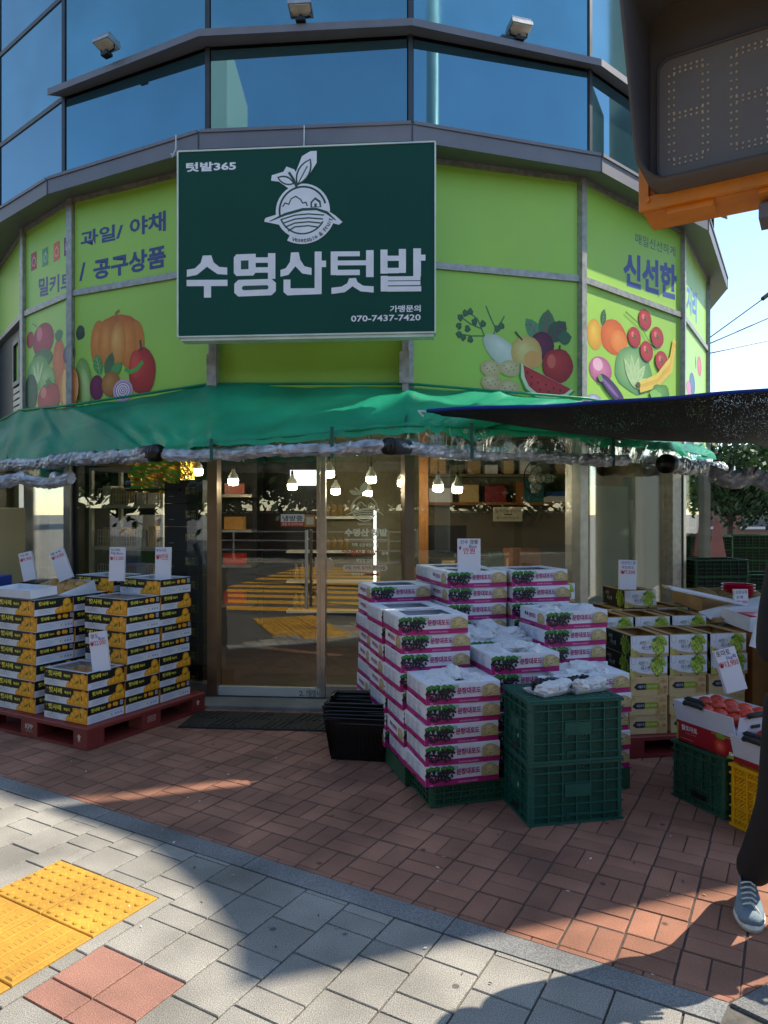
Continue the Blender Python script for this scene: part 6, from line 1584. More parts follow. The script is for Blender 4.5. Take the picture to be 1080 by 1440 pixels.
MB().prism(scn, .0, .010, 0, Matrix.Rotation(R(90), 4, 'X') @ Matrix.Translation((0, 0, .0125))).build('screen', M['sigscreen'], sigr)
# raised orange-brown bead of the door above the screen
bd = MB(); bd.tube([(x, -.024, z) for x, z in scn] + [(scn[0][0], -.024, scn[0][1])], .0035, 6); bd.build('screen_bead', M['sigblack'], sigr, True)
lm = MB()
def segs(x0, segset):
    hw, hh = .072, .105; zc = .196
    S_ = {'a': ((0, 2), (1, 2)), 'b': ((1, 2), (1, 1)), 'c': ((1, 1), (1, 0)), 'd': ((0, 0), (1, 0)), 'e': ((0, 1), (0, 0)), 'f': ((0, 2), (0, 1)), 'g': ((0, 1), (1, 1))}
    for s in segset:
        (ax, az), (bx, bz) = S_[s]; n_ = 6
        for k in range(n_):
            t_ = (k + .5) / n_; x = x0 + hw * 2 * (.0 + ax + (bx - ax) * t_) * .5; z = zc - hh + hh * (az + (bz - az) * t_)
            dx, dz = (0, .0055) if az == bz else (.0055, 0)
            for sg_ in (-1, 1): lm.ell((x + dx * sg_, -.0235, z + dz * sg_), .0030, 6, 4)
segs(.075, 'abcdefg'); segs(.205, 'acdefg'); lm.build('led_dots', M['led'], sigr, True, kind='stuff')
b = MB(); b.cbox(.25, .60, .02, .10, -.06, -.018, .01); b.tube([(.27, .06, -.03), (1.4, .06, -.03)], .04, 14); b.build('mounting_arm', M['fascia'], sigr)
b = MB().cbox(-.0, SW, 0, SD, SH + .01, SH * 2, .01); b.build('upper_housing', M['sig'], sigr)
# pole that carries it, outside the frame
e = Vector((math.cos(SA), math.sin(SA), 0)); pp = Vector((.612, 1.7, 0)) + e * 1.4 + Vector((-math.sin(SA), math.cos(SA), 0)) * .06
MB().tube([(pp.x, pp.y, -.01), (pp.x, pp.y, 5.2)], [.09, .07], 16).tube([(pp.x, pp.y, 4.9), (pp.x - 1.2, pp.y - 3.5, 5.3)], .05, 12).build('signal_pole', M['steel'], None, True, label='grey steel pole holding the pedestrian signal at the kerb', cat='pole')
# ================================================================ SHOP INTERIOR
def bulb(px, py, Y, lab):
    p = at(px, py, Y); t = thing('pendant_lamp', lab, 'lamp', tuple(p), 0, 'pendant lamps behind the shop glass')
    s = .78
    MB().lathe([(.012 * s, .125 * s), (.02 * s, .12 * s), (.024 * s, .09 * s), (.05 * s, .055 * s), (.062 * s, .03 * s), (.062 * s, .002)], 18).build('lamp_body', M['white_metal'], t, True)
    MB().lathe([(.061 * s, .001), (.061 * s, -.05 * s), (.052 * s, -.068 * s), (.02 * s, -.075 * s)], 18).build('diffuser', M['bulb'], t, True)
    MB().lathe([(.017 * s, .125 * s), (.017 * s, .17 * s)], 12).build('socket', M['black'], t, True)
    MB().tube([(0, 0, .17 * s), (0, 0, 2.44 - p.z)], .004, 6).build('cord', M['black'], t)
for q, (px, py, Y, lb) in enumerate(((278, 660, 6.7, 'behind the gold foil parcel'), (328, 674, 6.7, 'at the upper left corner of the door'), (411, 681, 7.0, 'over the door sticker'), (463, 663, 6.5, 'beside the door stile, highest of all'), (472, 688, 7.4, 'just below the one beside the door stile'),
        (522, 671, 6.6, 'above the window logo'), (517, 691, 7.6, 'behind the leaf of the window logo'), (566, 676, 6.8, 'half hidden by the bronze post'), (616, 683, 6.6, 'left one in the right window'), (643, 685, 6.6, 'right one in the right window'))):
    bulb(px, py, Y, 'lit white pendant lamp ' + lb)
# white shelf rack with goods on the left
RK = (-2.98, 7.25)
rk = thing('shelf_rack', 'white metal shelf rack with wire baskets behind the left window', 'shelf', (*RK, .02), R(-24))
for x in (0, .92):
    for y in (0, .4): MB().box(x - .018, x + .018, y - .018, y + .018, 0, 2.02).build('upright', M['white_metal'], rk)
for z in (.35, .85, 1.2, 1.62, 2.0): MB().box(-.01, .93, -.02, .42, z, z + .03).build('shelf', M['white_metal'], rk)
def box_thing(name, label, cat, loc, rz, d, m, group=None):
    return MB().cbox(-d[0] / 2, d[0] / 2, -d[1] / 2, d[1] / 2, 0, d[2], .004).build(name, M[m], None, label=label, cat=cat, group=group, loc=loc, rz=rz)
def wire_basket(x, y, z, rz, label):
    b = MB(); L, D, H = .42, .3, .17
    for k in range(13): 
        u = -L / 2 + L * k / 12; b.box(u - .003, u + .003, -D / 2, -D / 2 + .005, 0, H)
    for h in (0, .05, .1, .165): b.box(-L / 2, L / 2, -D / 2 - .001, -D / 2 + .004, h, h + .006)
    for u in (-L / 2, L / 2 - .006): b.box(u, u + .006, -D / 2, D / 2, H - .006, H); b.box(u, u + .006, -D / 2, D / 2, 0, .006)
    b.box(-L / 2, L / 2, -D / 2, D / 2, .0, .003); b.build('wire_basket', M['white_metal'], None, label=label, cat='basket', group='wire baskets on the shelf rack', loc=(x, y, z), rz=rz)
rr_ = random.Random(12)
for r_, z in enumerate((.90, 1.25, 1.67)):
    for c_ in range(2):
        x, y = pt(RK, R(-24), .24 + c_ * .45, .2)
        wire_basket(x, y, z, R(-24), f"{['left', 'right'][c_]} white wire basket on the {['lower', 'middle', 'upper'][r_]} shelf of the rack")
        for q in range(3):
            u, v = pt((x, y), R(-24), -.15 + q * .15, 0); d = (rr_.uniform(.09, .13), .18, rr_.uniform(.10, .2))
            box_thing('packet', f"{['left', 'middle', 'right'][q]} packet in the {['left', 'right'][c_]} wire basket of the {['lower', 'middle', 'upper'][r_]} shelf", 'packet', (u, v, z + .01), R(-24), d, rr_.choice(['kraft', 'card', 'crate_bg', 'kraft_pale', 'card']), 'packets in the wire baskets')
for (px0, px1, y0, y1, Y, m, lb, nm) in ((133, 190, 655, 692, 6.9, 'kraft', 'brown cardboard box on top of the shelf rack behind glass', 'cardboard_box'),):
    p = at((px0 + px1) / 2, y1, Y); box_thing(nm, lb, 'box', (p.x, p.y, 2.051), R(-24), (.40, .3, .26), m)
gp = at(228, 686, 6.5); gb = bmesh.new(); bmesh.ops.create_cube(gb, size=1); bmesh.ops.subdivide_edges(gb, edges=gb.edges[:], cuts=14, use_grid_fill=True)
for v in gb.verts:
    p = v.co.copy(); q = noise.noise(p * 5) * .05 + abs(noise.noise(p * 11)) * .04; v.co = Vector((p.x * (.56 + q * .6), p.y * (.2 + q * 1.6), p.z * (.29 + q * .6)))
me = bpy.data.meshes.new('foil_parcel'); gb.to_mesh(me); gb.free(); me.materials.append(M['gold'])
# black gift cartons stacked beside the door
gbx = MB().cbox(-.20, .20, -.15, .15, 0, .205, .004).mesh('gift_carton', M['carton_black'])
pr = PR('gift'); pr.text('梨花', .02, .075, .13, .145, 'a8924a', .0); pr.rect(.145, .05, .148, .17, '8f8a80'); pr.rect(-.15, .06, -.10, .064, '8f8f90'); gpm = pr.mesh('front_print', (0, -.1505, 0), XA, ZA)
for k in range(9):
    for c_ in range(1):
        x, y = -1.72, 6.42; o = link('gift_carton', gbx, None, f'{ORD[k]} black gift carton with gold characters in the tall stack left of the door', 'carton', 'black gift cartons with gold characters', loc=(x, y, .022 + k * .207), rz=R(-20)); link('front_print', gpm, o)
link('foil_parcel', me, None, 'crumpled gold foil parcel above the black gift cartons', 'parcel', loc=(gp.x, gp.y, 1.93), rz=R(-22))
box_thing('support_shelf', 'dark shelf board carrying the gold foil parcel', 'shelf', (gp.x, gp.y + .02, 1.79), R(-22), (.6, .3, .02), 'darkmetal')
# dark fridge with lit header and rows of bottles
fg = thing('display_fridge', 'dark open display fridge with lit header behind the shop door', 'fridge', (-.62, 8.55, .02), R(0))
MB().box(-.55, .55, .0, .6, 0, 2.1).build('cabinet', M['darkmetal'], fg)
MB().box(-.5, .5, -.06, -.001, 1.9, 2.08).build('header', M['fridge_light'], fg)
for z in (.4, .75, 1.1, 1.5): MB().box(-.52, .52, -.25, -.001, z, z + .03).build('shelf', M['white_metal'], fg)
MB().box(.50, .53, -.28, -.251, .75, 1.6).build('tube_light', M['fridge_light'], fg)
bt = MB().lathe([(.035, 0), (.035, .12), (.012, .16), (.014, .185)], 12).mesh('bottle', M['melon'], True)
for z in (.43, .78, 1.13, 1.53):
    for k in range(5): link('bottle', bt, None, f"{ORD[k]} amber bottle on the {['bottom', 'second', 'third', 'top'][[.43, .78, 1.13, 1.53].index(z)]} shelf of the dark fridge", 'bottle', 'amber bottles in the dark fridge', loc=(-.62 - .42 + k * .075 + (z > 1) * .3, 8.42, .02 + z))
fr2 = thing('display_rack', 'dark grocery rack with vegetables in the depth of the shop', 'rack', (-2.2, 8.3, .02), 0)
MB().box(-.7, .7, .1, .5, 0, 2.2).build('cabinet', M['darkmetal'], fr2)
for z in (.5, .95, 1.35, 1.75): MB().box(-.7, .7, -.25, .099, z, z + .03).build('shelf', M['steel'], fr2)
for r_, z in enumerate((.53, .98, 1.38, 1.78)):
    for c_ in range(4):
        box_thing('vegetable_pack', f"{['first', 'second', 'third', 'fourth'][c_]} vegetable pack on the {['bottom', 'second', 'third', 'top'][r_]} shelf of the grocery rack", 'packet', (-2.2 - .5 + c_ * .33, 8.17, .022 + z), rr_.uniform(-.2, .2), (.22, .16, rr_.uniform(.1, .22)), rr_.choice(['crate_bg', 'card', 'pear', 'kraft_pale', 'tomato']), 'vegetable packs on the grocery rack')
# right hand window: wall shelf, column, fan, boards
MB().box(-.045, .045, -.05, .05, .02, 2.449).build('wood_column', M['wood'], None, label='orange lit wooden column behind the right window', cat='column', loc=(.40, 7.2, 0))
sh = thing('wall_shelf', 'long dark wall shelf loaded with boxes behind the right window', 'shelf', (1.45, 8.1, 0))
MB().box(-.95, .95, -.05, .29, 1.68, 1.71).build('board', M['wood'], sh); MB().box(-.95, .95, -.05, .29, 2.0, 2.03).build('board', M['inwall'], sh)
for k, (x, w__, h, m) in enumerate(((-.80, .26, .16, 'card'), (-.48, .22, .2, 'kraft_pale'), (-.18, .24, .19, 'apple'), (.10, .09, .24, 'wood'), (.26, .22, .26, 'teal'), (.62, .5, .07, 'card'), (.62, .44, .05, 'blue'))):
    box_thing('stored_box', f"{['white sign box', 'pale brown box', 'dark red box', 'narrow wooden box', 'teal tin box', 'flat white folder', 'flat blue folder'][k]} on the long wall shelf", 'box', (1.45 + x, 8.2, 1.712 + (.072 if k == 6 else 0)), 0, (w__, .2, h), m, 'boxes on the wall shelf')
pr = PR('sg'); pr.rect(-.16, 0, .16, .15, 'c8bfa8'); pr.text('농축산물 원산지', -.14, .09, .14, .13, '3a342a', 0); pr.rect(-.04, .066, .05, .08, '4a3a2a'); pr.text('표시판매업소', -.13, .02, .13, .05, '3a342a', 0)
o = link('wall_notice', MB().box(-.165, .165, .0, .01, -.005, .155).mesh('wall_notice', M['card']), None, 'small paper notice hanging below the long wall shelf', 'notice', loc=(1.40, 8.04, 1.50)); link('print', pr.mesh('print', (0, -.0008, 0), XA, ZA), o)
fn = thing('wall_fan', 'white wall fan with round cage behind the right window', 'fan', (1.62, 7.35, 1.95), R(20))
b = MB()
for r_ in (.06, .13, .20): b.tube([(r_ * math.cos(t * math.pi / 14), 0, r_ * math.sin(t * math.pi / 14)) for t in range(29)], .006 if r_ > .19 else .003, 6, caps=False)
for k in range(16): a = k * math.pi / 8; b.tube([(.05 * math.cos(a), 0, .05 * math.sin(a)), (.2 * math.cos(a), 0, .2 * math.sin(a))], .002, 4, caps=False)
b.build('cage', M['black'], fn); MB().tube([(0, .02, 0), (0, .14, 0)], .06, 14).build('motor', M['white_metal'], fn, True)
b = MB()
for k in range(3):
    a = k * 2.1; b.ell((.1 * math.cos(a), .012, .1 * math.sin(a)), (.075, .006, .05), 10, 6)
b.build('blade', M['grey_board'], fn, True); MB().tube([(0, .12, 0), (.12, .3, .02), (.2, .42, .06)], .02, 8).box(.17, .23, .40, .46, -.14, .16).build('arm', M['white_metal'], fn, True)
box_thing('monitor', 'dark monitor on the counter behind the right window', 'monitor', (.66, 7.5, 1.12), .1, (.42, .05, .34), 'black'); box_thing('counter', 'dark brown shop counter behind the right window', 'counter', (.95, 7.6, .02), .05, (1.5, .4, 1.0), 'wood')
o = box_thing('parcel_bag', 'golden brown fabric bag lying on the counter', 'bag', (1.45, 7.5, 1.021), .3, (.32, .22, .2), 'wood')
for k in range(8):
    box_thing('goods_box', f"{['first', 'second', 'third', 'fourth', 'fifth', 'sixth', 'seventh', 'eighth'][k]} goods box from the left on the shop counter", 'box', (.36 + k * .165, 7.50 + .06 * (k % 2), 1.021), rr_.uniform(-.3, .3), (.13, .12, rr_.uniform(.06, .2)), rr_.choice(['card', 'kraft', 'crate_green2', 'apple', 'kraft_pale', 'blue', 'carton_black']), 'goods boxes on the counter')
for k in range(9):
    box_thing('upper_box', f"{['first', 'second', 'third', 'fourth', 'fifth', 'sixth', 'seventh', 'eighth', 'ninth'][k]} box from the left on the upper wall shelf", 'box', (.62 + k * .2, 8.2, 2.032), rr_.uniform(-.1, .1), (rr_.uniform(.1, .18), .2, rr_.uniform(.1, .3)), rr_.choice(['card', 'kraft', 'inwall', 'kraft_pale', 'teal']), 'boxes on the upper wall shelf')
# boards leaning in the corner window
f = FW[4]
def lean(label, x0, x1, z0, z1, dy, m, name, tl=0):
    T = f_lean.T; b = MB(); b.add([(x0, .10, z0), (x1, .10, z0), (x1 + tl, .10 + dy, z1), (x0 + tl, .10 + dy, z1), (x0, .125, z0), (x1, .125, z0), (x1 + tl, .125 + dy, z1), (x0 + tl, .125 + dy, z1)],
        [(0, 1, 2, 3), (7, 6, 5, 4), (0, 4, 5, 1), (1, 5, 6, 2), (2, 6, 7, 3), (3, 7, 4, 0)], 0, T); b.build(name, M[m], None, label=label, cat='board')
f_lean = FW[5]
u0, z0 = f_lean.uv(829, 832); u1, z1 = f_lean.uv(899, 684)
lean('large pale grey board standing behind the corner window', .07, u1, .3, z1, .02, 'grey_board', 'grey_board')
u2 = f_lean.uv(905, 800)[0]; lean('narrow teal board leaning behind the corner window', u2 + .06, u2 + .20, .1, 1.95, .05, 'teal', 'teal_board', -.16)
lean('thin pale trim strip leaning beside the teal board', u2 + .16, u2 + .20, .1, 1.72, .0, 'white_metal', 'trim_strip', -.22)
f_lean = FW[1]
lean('pale grey board standing behind the far left window', .35, .85, .3, 2.0, .03, 'grey_board', 'grey_board')
# ================================================================ LEFT EDGE: outdoor unit, trays behind the peach stacks
ac = thing('outdoor_unit', 'beige outdoor air conditioning unit with cable at the left edge', 'air conditioner', (-3.75, 6.65, .72), R(-30))
MB().cbox(-.40, .40, -.16, .16, 0, .92, .01).build('casing', M['beige'], ac); MB().box(-.05, .17, -.175, -.161, .52, .74).build('terminal_cover', M['white_metal'], ac)
MB().box(.22, .36, -.163, -.1605, .45, .86).build('data_plate', M['card'], ac); MB().box(.02, .15, -.1765, -.1752, .60, .68).build('dark_plate', M['darkmetal'], ac)
MB().tube([(.08, -.18, .52), (.06, -.2, .3), (.14, -.22, .12), (.34, -.2, .08), (.5, -.1, .1)], .012, 8).tube([(.11, -.18, .52), (.10, -.2, .32), (.18, -.23, .16), (.4, -.2, .10)], .010, 8).build('cable', M['black'], ac, True)
box_thing('unit_plinth', 'grey plinth under the outdoor air conditioning unit', 'plinth', (-3.75, 6.65, 0), R(-30), (.8, .34, .719), 'fascia')
box_thing('blue_drum', 'blue plastic tub at the far left edge', 'tub', (-3.42, 6.1, .0), 0, (.3, .3, 1.05), 'blue')
st_ = thing('display_table', 'low dark display table behind the left peach stacks', 'table', (-3.05, 6.0, 0), R(-28))
MB().box(-.75, .75, -.25, .25, .84, .87).build('tabletop', M['darkmetal'], st_)
for x in (-.7, .7):
    for y in (-.2, .2): MB().box(x - .02, x + .02, y - .02, y + .02, 0, .839).build('leg', M['steel'], st_)
def tray(x, y, z, rz, L, D, H, m, label, tilt=0):
    o = openbox(L, D, H, rim=False).build('fruit_tray', M[m], None, label=label, cat='tray', loc=(x, y, z), rz=rz); o.rotation_euler[0] = tilt; return o
tr_ = tray(-2.86, 5.62, .875, R(-28), .46, .34, .10, 'carton_white', 'white cardboard tray holding brown pears behind the peach stacks', R(14))
pear_m = MB().ell((0, 0, 0), (.052, .052, .046), 16, 10).mesh('pear', M['pear'], True); apple_m = MB().ell((0, 0, 0), (.042, .042, .038), 14, 10).mesh('apple', M['apple'], True)
MW_ = Matrix.Translation((-2.86, 5.62, .875)) @ Matrix.Rotation(R(-28), 4, 'Z') @ Matrix.Rotation(R(14), 4, 'X')
for r_ in range(3):
    for c_ in range(4):
        p = MW_ @ Vector((.07 + c_ * .105, .06 + r_ * .105, .075)); putc(pear_m, 'pear', 'pear', f"brown pear, {['first', 'second', 'third', 'fourth'][c_]} from the left in the {['front', 'middle', 'rear'][r_]} row of the white tray", p.x, p.y, p.z, c_, 'brown pears in the white tray')
tray(-3.20, 5.72, .875, R(-28), .44, .34, .09, 'carton_black', 'black tray holding dark red apples at the left edge', R(8))
MW_ = Matrix.Translation((-3.20, 5.72, .875)) @ Matrix.Rotation(R(-28), 4, 'Z') @ Matrix.Rotation(R(8), 4, 'X')
for r_ in range(3):
    for c_ in range(4):
        p = MW_ @ Vector((.06 + c_ * .1, .06 + r_ * .1, .065)); putc(apple_m, 'apple', 'apple', f"dark red apple, {['first', 'second', 'third', 'fourth'][c_]} from the left in the {['front', 'middle', 'rear'][r_]} row of the black tray", p.x, p.y, p.z, c_, 'dark red apples in the black tray')
tray(-2.92, 5.30, .975, R(-28), .44, .22, .06, 'carton_white', 'shallow empty white tray on the left front peach stack', R(4))
# ================================================================ RIGHT STALLS behind the muscat cartons
rt = thing('stall_table', 'low stall table carrying melon trays behind the muscat cartons', 'table', (2.85, 5.7, 0), R(12))
MB().box(-.55, .9, -.45, .45, .80, .83).build('tabletop', M['kraft'], rt)
for x in (-.5, .85):
    for y in (-.4, .4): MB().box(x - .02, x + .02, y - .02, y + .02, 0, .799).build('leg', M['steel'], rt)
tray(2.42, 5.42, .835, R(10), .6, .40, .10, 'kraft', 'brown cardboard tray of netted melons right of the muscat cartons', R(6))
mel = MB().ell((0, 0, 0), (.10, .08, .075), 16, 10).mesh('melon', M['melon'], True)
for k, (u, v) in enumerate(((.13, .13), (.33, .14), (.5, .13), (.2, .3), (.42, .3))):
    x, y = pt((2.42, 5.42), R(10), u, v); putc(mel, 'melon', 'melon', f"brown netted melon, {['front left', 'front middle', 'front right', 'rear left', 'rear right'][k]} in the brown tray", x, y, .92, k * 1.3, 'netted melons in the brown tray')
for k, (px, py, a, l, wd, m, lb) in enumerate(((1010, 842, 12, .8, .08, 'carton_white', 'white carton flap lying over the melon tray'), (1050, 852, -12, .7, .14, 'carton_white', 'bright white foam board beside the red bowls'), (975, 836, 14, .5, .05, 'kraft_pale', 'pale carton flap at the left of the melon tray'))):
    p = at(px, py, 5.3); o = MB().box(-l / 2, l / 2, -wd / 2, wd / 2, 0, .012).build('carton_flap', M[m], None, label=lb, cat='cardboard', group='loose carton flaps', loc=tuple(p)); o.rotation_euler = (R(14), R(a), R(8))
for k in range(3):
    p = at(1038, 838, 5.6); MB().lathe([(.06, 0), (.075, .012), (.115, .08), (.125, .085), (.115, .084), (.07, .015), (.0, .012)], 24, caps=False).build('plastic_bowl', M['redplastic'], None, True, label=f"{['lowest', 'middle', 'topmost'][k]} crimson plastic bowl of the stack on the right stall", cat='bowl', group='stacked crimson bowls', loc=(p.x, p.y, .90 + k * .024))
rr2 = pt(MO, MA, .80, .10)
tray(2.50, 4.86, .78, R(6), .42, .34, .10, 'carton_white', 'white tray with crimson lining right of the muscat cartons', R(4))
box_thing('crimson_pack', 'crimson packs inside the white tray beside the person', 'packet', (2.72, 5.02, .80), R(6), (.34, .24, .08), 'redplastic')
box_thing('tray_riser', 'brown carton block under the white tray beside the person', 'carton', (2.70, 5.05, 0), R(6), (.4, .34, .775), 'wood')
tray(2.62, 4.38, .74, R(20), .40, .30, .12, 'carton_white', 'white onion tray under the half hidden price card', 0)
box_thing('teal_carton', 'teal and orange carton standing behind the tomatoes', 'carton', (2.80, 4.55, 0), R(10), (.42, .3, .739), 'teal')
# crate stacks in the side street
cmb = make_crate_meshes(.6, .4, .18, M['crate_bg'], M['rubber'], 6, 4, 2, False)
for s_, (px, Y, n, lb) in enumerate(((1017, 7.6, 6, 'nearest pale-labelled stack right of the corner post'), (1078, 7.9, 5, 'right stack by the frame edge'), (1000, 9.6, 7, 'rear stack left of the tree'), (1058, 10.2, 7, 'rear stack before the brick house'))):
    x = (px - 540) / 1000 * Y - .3
    for k in range(n):
        o = link('folding_crate', cmb[0], None, f'{ORD[k]} grass green crate of the {lb}', 'crate', 'grass green crates stacked in the side street', loc=(x, Y, .002 + k * .181), rz=R(4 - s_ * 2)); link('lattice_wall', cmb[1], o)
pk = MB(); pk.add([(-.2, 0, .0), (.25, 0, 0), (.12, .05, .62), (-.02, .05, .62), (-.2, .03, 0), (.25, .03, 0)], [(0, 1, 2, 3), (0, 3, 4), (1, 5, 2), (4, 3, 2, 5)])
pc = at(1008, 778, 9.4); pk.v = [(x * .5, y, z * .75) for x, y, z in pk.v]; pk.build('cloth_cover', M['pinkcloth'], None, label='faded pink cloth hanging above the rear green crates', cat='cloth', loc=(pc.x, pc.y, pc.z - .05))
# ================================================================ TREES AND HOUSES
def tree(x, y, h, cr, label, leafm, n=2600, lsz=.09, seed=1, cz=.65, grp='street trees'):
    r = random.Random(seed); t = thing('street_tree', label, 'tree', (x, y, -.02), 0, grp)
    b = MB(); pts = [(0, 0, 0), (.05, .02, h * .25), (-.04, .05, h * .5), (.05, 0, h * .72)]; k = h / 6
    b.tube(pts, [.16 * k, .12 * k, .09 * k, .05 * k], 10)
    cl_ = []
    for q in range(16):
        a = r.random() * 6.28; z0 = h * r.uniform(.28, .6); e = Vector((math.cos(a) * cr * r.uniform(.4, .85), math.sin(a) * cr * r.uniform(.4, .85), h * (cz + r.uniform(-.22, .25))))
        b.tube([(0, .02, z0), tuple(Vector((0, 0, z0)).lerp(e, .5) + Vector((0, 0, .12 * h * .3))), tuple(e)], [.05 * k, .03 * k, .012 * k], 6); cl_.append(e)
    for q in range(14): a = r.random() * 6.28; s = r.uniform(0, .9); cl_.append(Vector((math.cos(a) * cr * s, math.sin(a) * cr * s, h * (cz + r.uniform(-.25, .28)))))
    b.build('trunk', M['bark'], t, True)
    l = MB(); V_, F_ = [], []
    for q in range(n):
        c = r.choice(cl_); p = c + Vector((r.gauss(0, 1), r.gauss(0, 1), r.gauss(0, .8))) * cr * .20
        u = Vector((r.gauss(0, 1), r.gauss(0, 1), r.gauss(0, 1))).normalized(); v = u.orthogonal().normalized(); w_ = u.cross(v); s = lsz * r.uniform(.6, 1.3); i = len(V_)
        V_ += [p - v * s, p + w_ * s * .5, p + v * s, p - w_ * s * .5]; F_.append((i, i + 1, i + 2, i + 3))
    l.add(V_, F_); l.build('crown', M[leafm], t); return t
tree(13.6, 28, 5.0, 2.6, 'dark green tree in front of the brick house beyond the green crates', 'leafd', 12000, .15, 3, .60)
tree(18.5, 27, 5.2, 2.2, 'light green drooping conifer near the right edge beyond the crates', 'leaf', 7000, .14, 4, .6)
tree(-7.5, -11.6, 6.8, 2.8, 'leafy street tree across the road mirrored in the left window', 'leaf', 7000, .17, 5, .62); tree(-2.2, -12.0, 6.4, 2.6, 'leafy street tree across the road mirrored in the shop door', 'leafd', 7000, .17, 6, .64)
protos = []
for q_, (tx, ty, th) in enumerate(((-17, -12.6, 7.5), (-12.2, -12.9, 7.2), (-9.9, -12.6, 6.4), (-4.8, -12.9, 7.0), (.4, -12.6, 7.2), (5.0, -12.9, 7.0), (10, -12.6, 7.4), (12.6, -12.9, 6.6), (17, -12.6, 7.6), (21, -11, 7.2))):
    lb = ['first', 'second', 'third', 'fourth', 'fifth', 'sixth', 'seventh', 'eighth', 'ninth', 'tenth'][q_] + ' tree from the left in the rear row across the road'
    if q_ < 2: protos.append(tree(tx, ty, th, 3.0, lb, 'leafd' if q_ % 2 else 'leaf', 10000, .19, 30 + q_, .55))
    else:
        src = protos[q_ % 2]; o = src.copy(); COL.objects.link(o); o['label'] = lb; o.location = (tx, ty, -.02); o.rotation_euler[2] = q_ * 1.3
        for ch in src.children: c = ch.copy(); COL.objects.link(c); c.parent = o
for q_, (tx, ty) in enumerate(((-14.5, -6.5), (-15.5, -2.6), (-14.8, 1.2), (-17, 5), (-20, -8))):
    src = protos[q_ % 2]; o = src.copy(); COL.objects.link(o); o['label'] = ['nearest', 'second', 'third', 'fourth', 'farthest'][q_] + ' tree along the side road mirrored in the far left window'; o['group'] = 'trees along the left side road'
    o.location = (tx, ty, -.02); o.rotation_euler[2] = q_ * 2.1
    for ch in src.children: c = ch.copy(); COL.objects.link(c); c.parent = o
tree(2.6, -11.8, 6.9, 2.7, 'leafy street tree across the road mirrored in the window logo', 'leaf', 7000, .17, 7, .64); tree(7.5, -12, 6.6, 2.8, 'leafy street tree across the road mirrored in the right window', 'leafd', 7000, .17, 8, .64)
MB().tube([(0, 0, 0), (0, 0, 12.5)], [.16, .11], 14).build('street_pole', M['white_metal'], None, True, label='pale street pole behind the viewer mirrored in the blue glass', cat='pole', loc=(5.06, -.7, -.02))
MB().tube([(5.06, -.7, 7.9), (7.2, .6, 7.75), (9.5, 1.9, 8.2)], .03, 6).tube([(5.06, -.7, 7.9), (0, -4, 7.6), (-8, -9, 8.2)], .03, 6).build('street_cable', M['black'], None, label='slack street cable mirrored in the blue glass', cat='wire')
hs = thing('brick_house', 'low red brick house with white window sill beyond the side street trees', 'house', (17.5, 34, 0))
MB().box(-6, 6, 0, 6, -.02, 4.0).build('wall', M['wallbrick'], hs); MB().box(-6.3, 6.3, -.3, 6.3, 4.001, 4.35).build('roof', M['fascia'], hs)
for x in (-3.2, -.4, 2.4): 
    fr_ = MB().box(x, x + 1.3, -.06, -.001, .9, 2.5).build('window', M['aptglass'], hs); MB().box(x - .1, x + 1.4, -.12, -.061, .78, .9).build('sill', M['card'], hs)
# across the road (mirrored in the glass)
MB().box(-40, 40, -16, -9.0, -.05, .05).build('far_pavement', M['concrete'], kind='structure')
wl = thing('brick_wall', 'long red brick wall across the road behind the railing', 'wall', (0, -14.2, .05)); MB().box(-25, 25, 0, .3, 0, 1.5).build('wall', M['wallbrick'], wl); MB().box(-25.05, 25.05, -.03, .33, 1.501, 1.6).build('coping', M['card'], wl)
rl = thing('roadside_railing', 'steel roadside railing across the road mirrored in the shop door', 'railing', (0, -9.6, .05))
for k in range(9): MB().tube([(-10 + k * 2.5, 0, 0), (-10 + k * 2.5, 0, .95)], .04, 10).build('post', M['steel'], rl)
for z in (.35, .65, .93): MB().tube([(-10, 0, z), (10, 0, z)], .025, 8).build('rail', M['steel'], rl)
# white car in the street
def carm(x, y, rz, label):
    t = thing('parked_car', label, 'car', (x, y, -.02), rz)
    pro = [(-2.2, .35), (-2.2, .75), (-2.05, .9), (-1.2, 1.0), (-.6, 1.42), (.9, 1.45), (1.7, 1.05), (2.15, .95), (2.25, .6), (2.2, .35)]
    T = Matrix.Rotation(R(90), 4, 'X'); MB().prism(pro, -.86, .86, 0, T).build('body', M['carwhite'], t)
    MB().prism([(-1.05, 1.02), (-.55, 1.38), (.85, 1.41), (1.5, 1.06)], -.875, .875, 0, T).build('window', M['carglass'], t)
    for wx in (-1.35, 1.35):
        for s in (-1, 1): w_ = MB().tube([(wx, s * .70, .33), (wx, s * .90, .33)], .33, 20).build('wheel', M['rubber'], t, True); MB().tube([(wx, s * .901, .33), (wx, s * .91, .33)], .2, 16).build('rim', M['steel'], w_)
carm(-10.5, -5.5, R(8), 'white hatchback on the road mirrored in the left window'); carm(4.8, -7.2, R(-3), 'white car across the road mirrored in the right window')
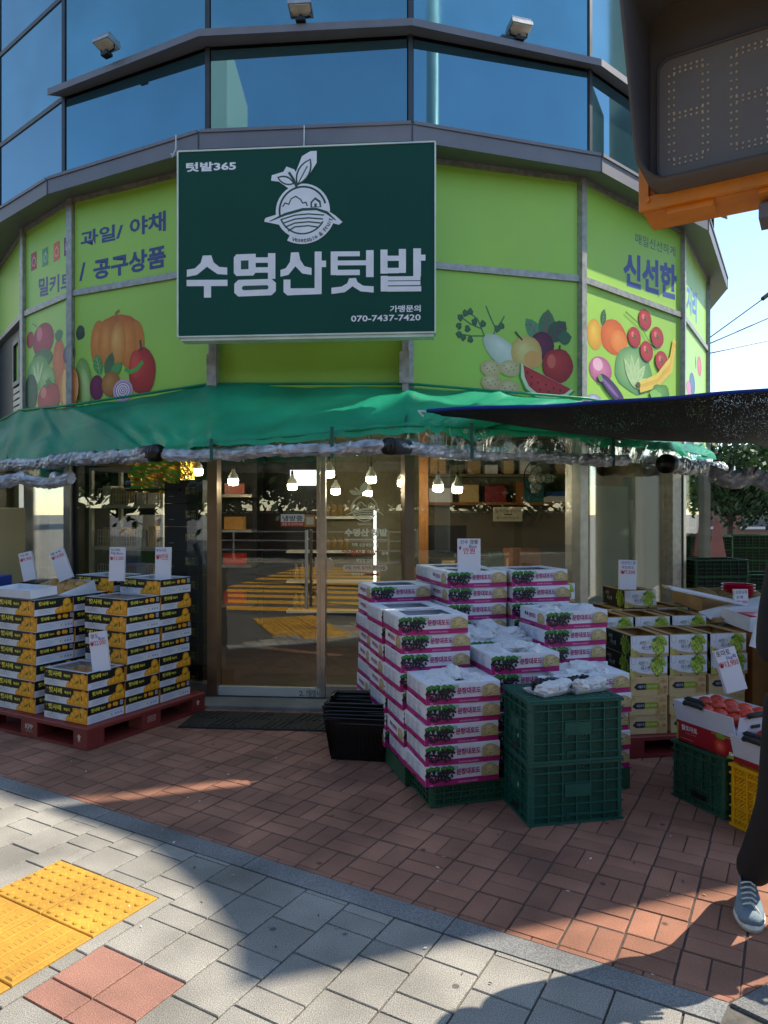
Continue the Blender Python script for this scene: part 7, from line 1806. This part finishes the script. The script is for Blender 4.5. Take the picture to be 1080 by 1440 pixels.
# apartment block and an unseen block added to cast the ground shadows
ap = thing('apartment_block', 'tall pale apartment block far across the road mirrored in the blue glass', 'apartment block', (-34, -55, 0), R(-12))
MB().box(-8, 8, -6, 6, 0, 46).build('wall', M['aptwall'], ap); wg = MB()
for k in range(15):
    for x in (-7, -4.2, -1.4, 1.4, 4.2): wg.box(x, x + 2, 6.001, 6.05, 2 + k * 2.9, 3.7 + k * 2.9)
wg.build('window_field', M['aptglass'], ap, kind='stuff')
ap2 = ap.copy(); COL.objects.link(ap2); ap2.location = (-62, 39, 0); ap2.rotation_euler[2] = R(78); ap2['label'] = 'tall pale apartment block far to the left mirrored in the leftmost blue glass'
for ch in ap.children: c = ch.copy(); COL.objects.link(c); c.parent = ap2
nb = thing('shadow_caster_block', 'unseen tall plain block added right of the crossing to cast the ground shadows', 'building', (9.8, 7, 0))
sv = Vector((.951, .309)); off = Vector((.798, .259))
def caster(pts, HB, name, dep=4):  # footprint is the wanted ground shadow outline, carried back towards the sun
    P = [Vector(p) + off * HB for p in pts]; P = P + [P[-1] + sv * dep, P[0] + sv * dep]
    MB().prism([(p.x - 9.8, p.y - 7) for p in P], -.02, HB).build(name, M['aptwall'], nb)
caster([(-.50, 2.385), (-.52, 2.47), (-.57, 2.66), (-.768, 2.98), (-1.172, 3.448), (-1.85, 3.84)], 9, 'front_caster')
caster([(-1.95, 3.89), (-2.9, 4.45)], 14, 'rear_caster')
caster([(-.50, 2.41), (-.535, 2.58)], 10.0, 'finger_caster', .3)  # unseen narrow slab added to throw the thin shadow finger
# overhead wires and their pole
up_ = Vector((14, 12)); MB().tube([(14, 12, -.02), (14, 12, 11.6)], [.17, .12], 12).build('utility_pole', M['concrete'], None, True, label='grey concrete utility pole right of the side street, outside the photograph', cat='pole')
for k, (z0, z1) in enumerate(((3.93, 11), (3.85, 8.4), (3.72, 6.4))):
    a = Vector((4.35, 9.5, z0)); b_ = Vector((14, 12, z1)); P = []
    for q in range(21): t_ = q / 20; p = a.lerp(b_, t_); p.z -= .25 * 4 * t_ * (1 - t_) * (.3 if k < 2 else .3); P.append(p)
    w_ = MB().tube(P, .008, 5)
    if k == 0: w_.tube([a.lerp(b_, .085) - Vector((0, 0, .02)), a.lerp(b_, .115) - Vector((0, 0, .02))], .03, 8)
    w_.build('overhead_wire', M['black'], None, label=f"{['upper black wire with a dark joint', 'middle black wire', 'lowest black wire'][k]} crossing the sky right of the building", cat='wire', group='overhead wires')

# ================================================================ LITTER AND WEAR
lt = MB(); rl_ = random.Random(99)
for k in range(70):
    y = rl_.uniform(2.4, 5.3); x = rl_.uniform(-.52, .52) * y
    if (x > -.1 and x < 1.5 and y > 3.6) or (x < -1.3 and y > 4.6): continue
    s_ = rl_.uniform(.004, .013); a = rl_.random() * 6.28; P = [(x + s_ * math.cos(a + q * 1.57 + .3 * rl_.random()) * (1, .45)[q % 2], y + s_ * math.sin(a + q * 1.57) * (1, .45)[q % 2]) for q in range(4)]
    lt.add([(p[0], p[1], .004 + .002 * rl_.random()) for p in P], [(0, 1, 2, 3)], k % 3)
lt.build('litter', [M['paper'], M['kraft'], M['bark']], kind='stuff')
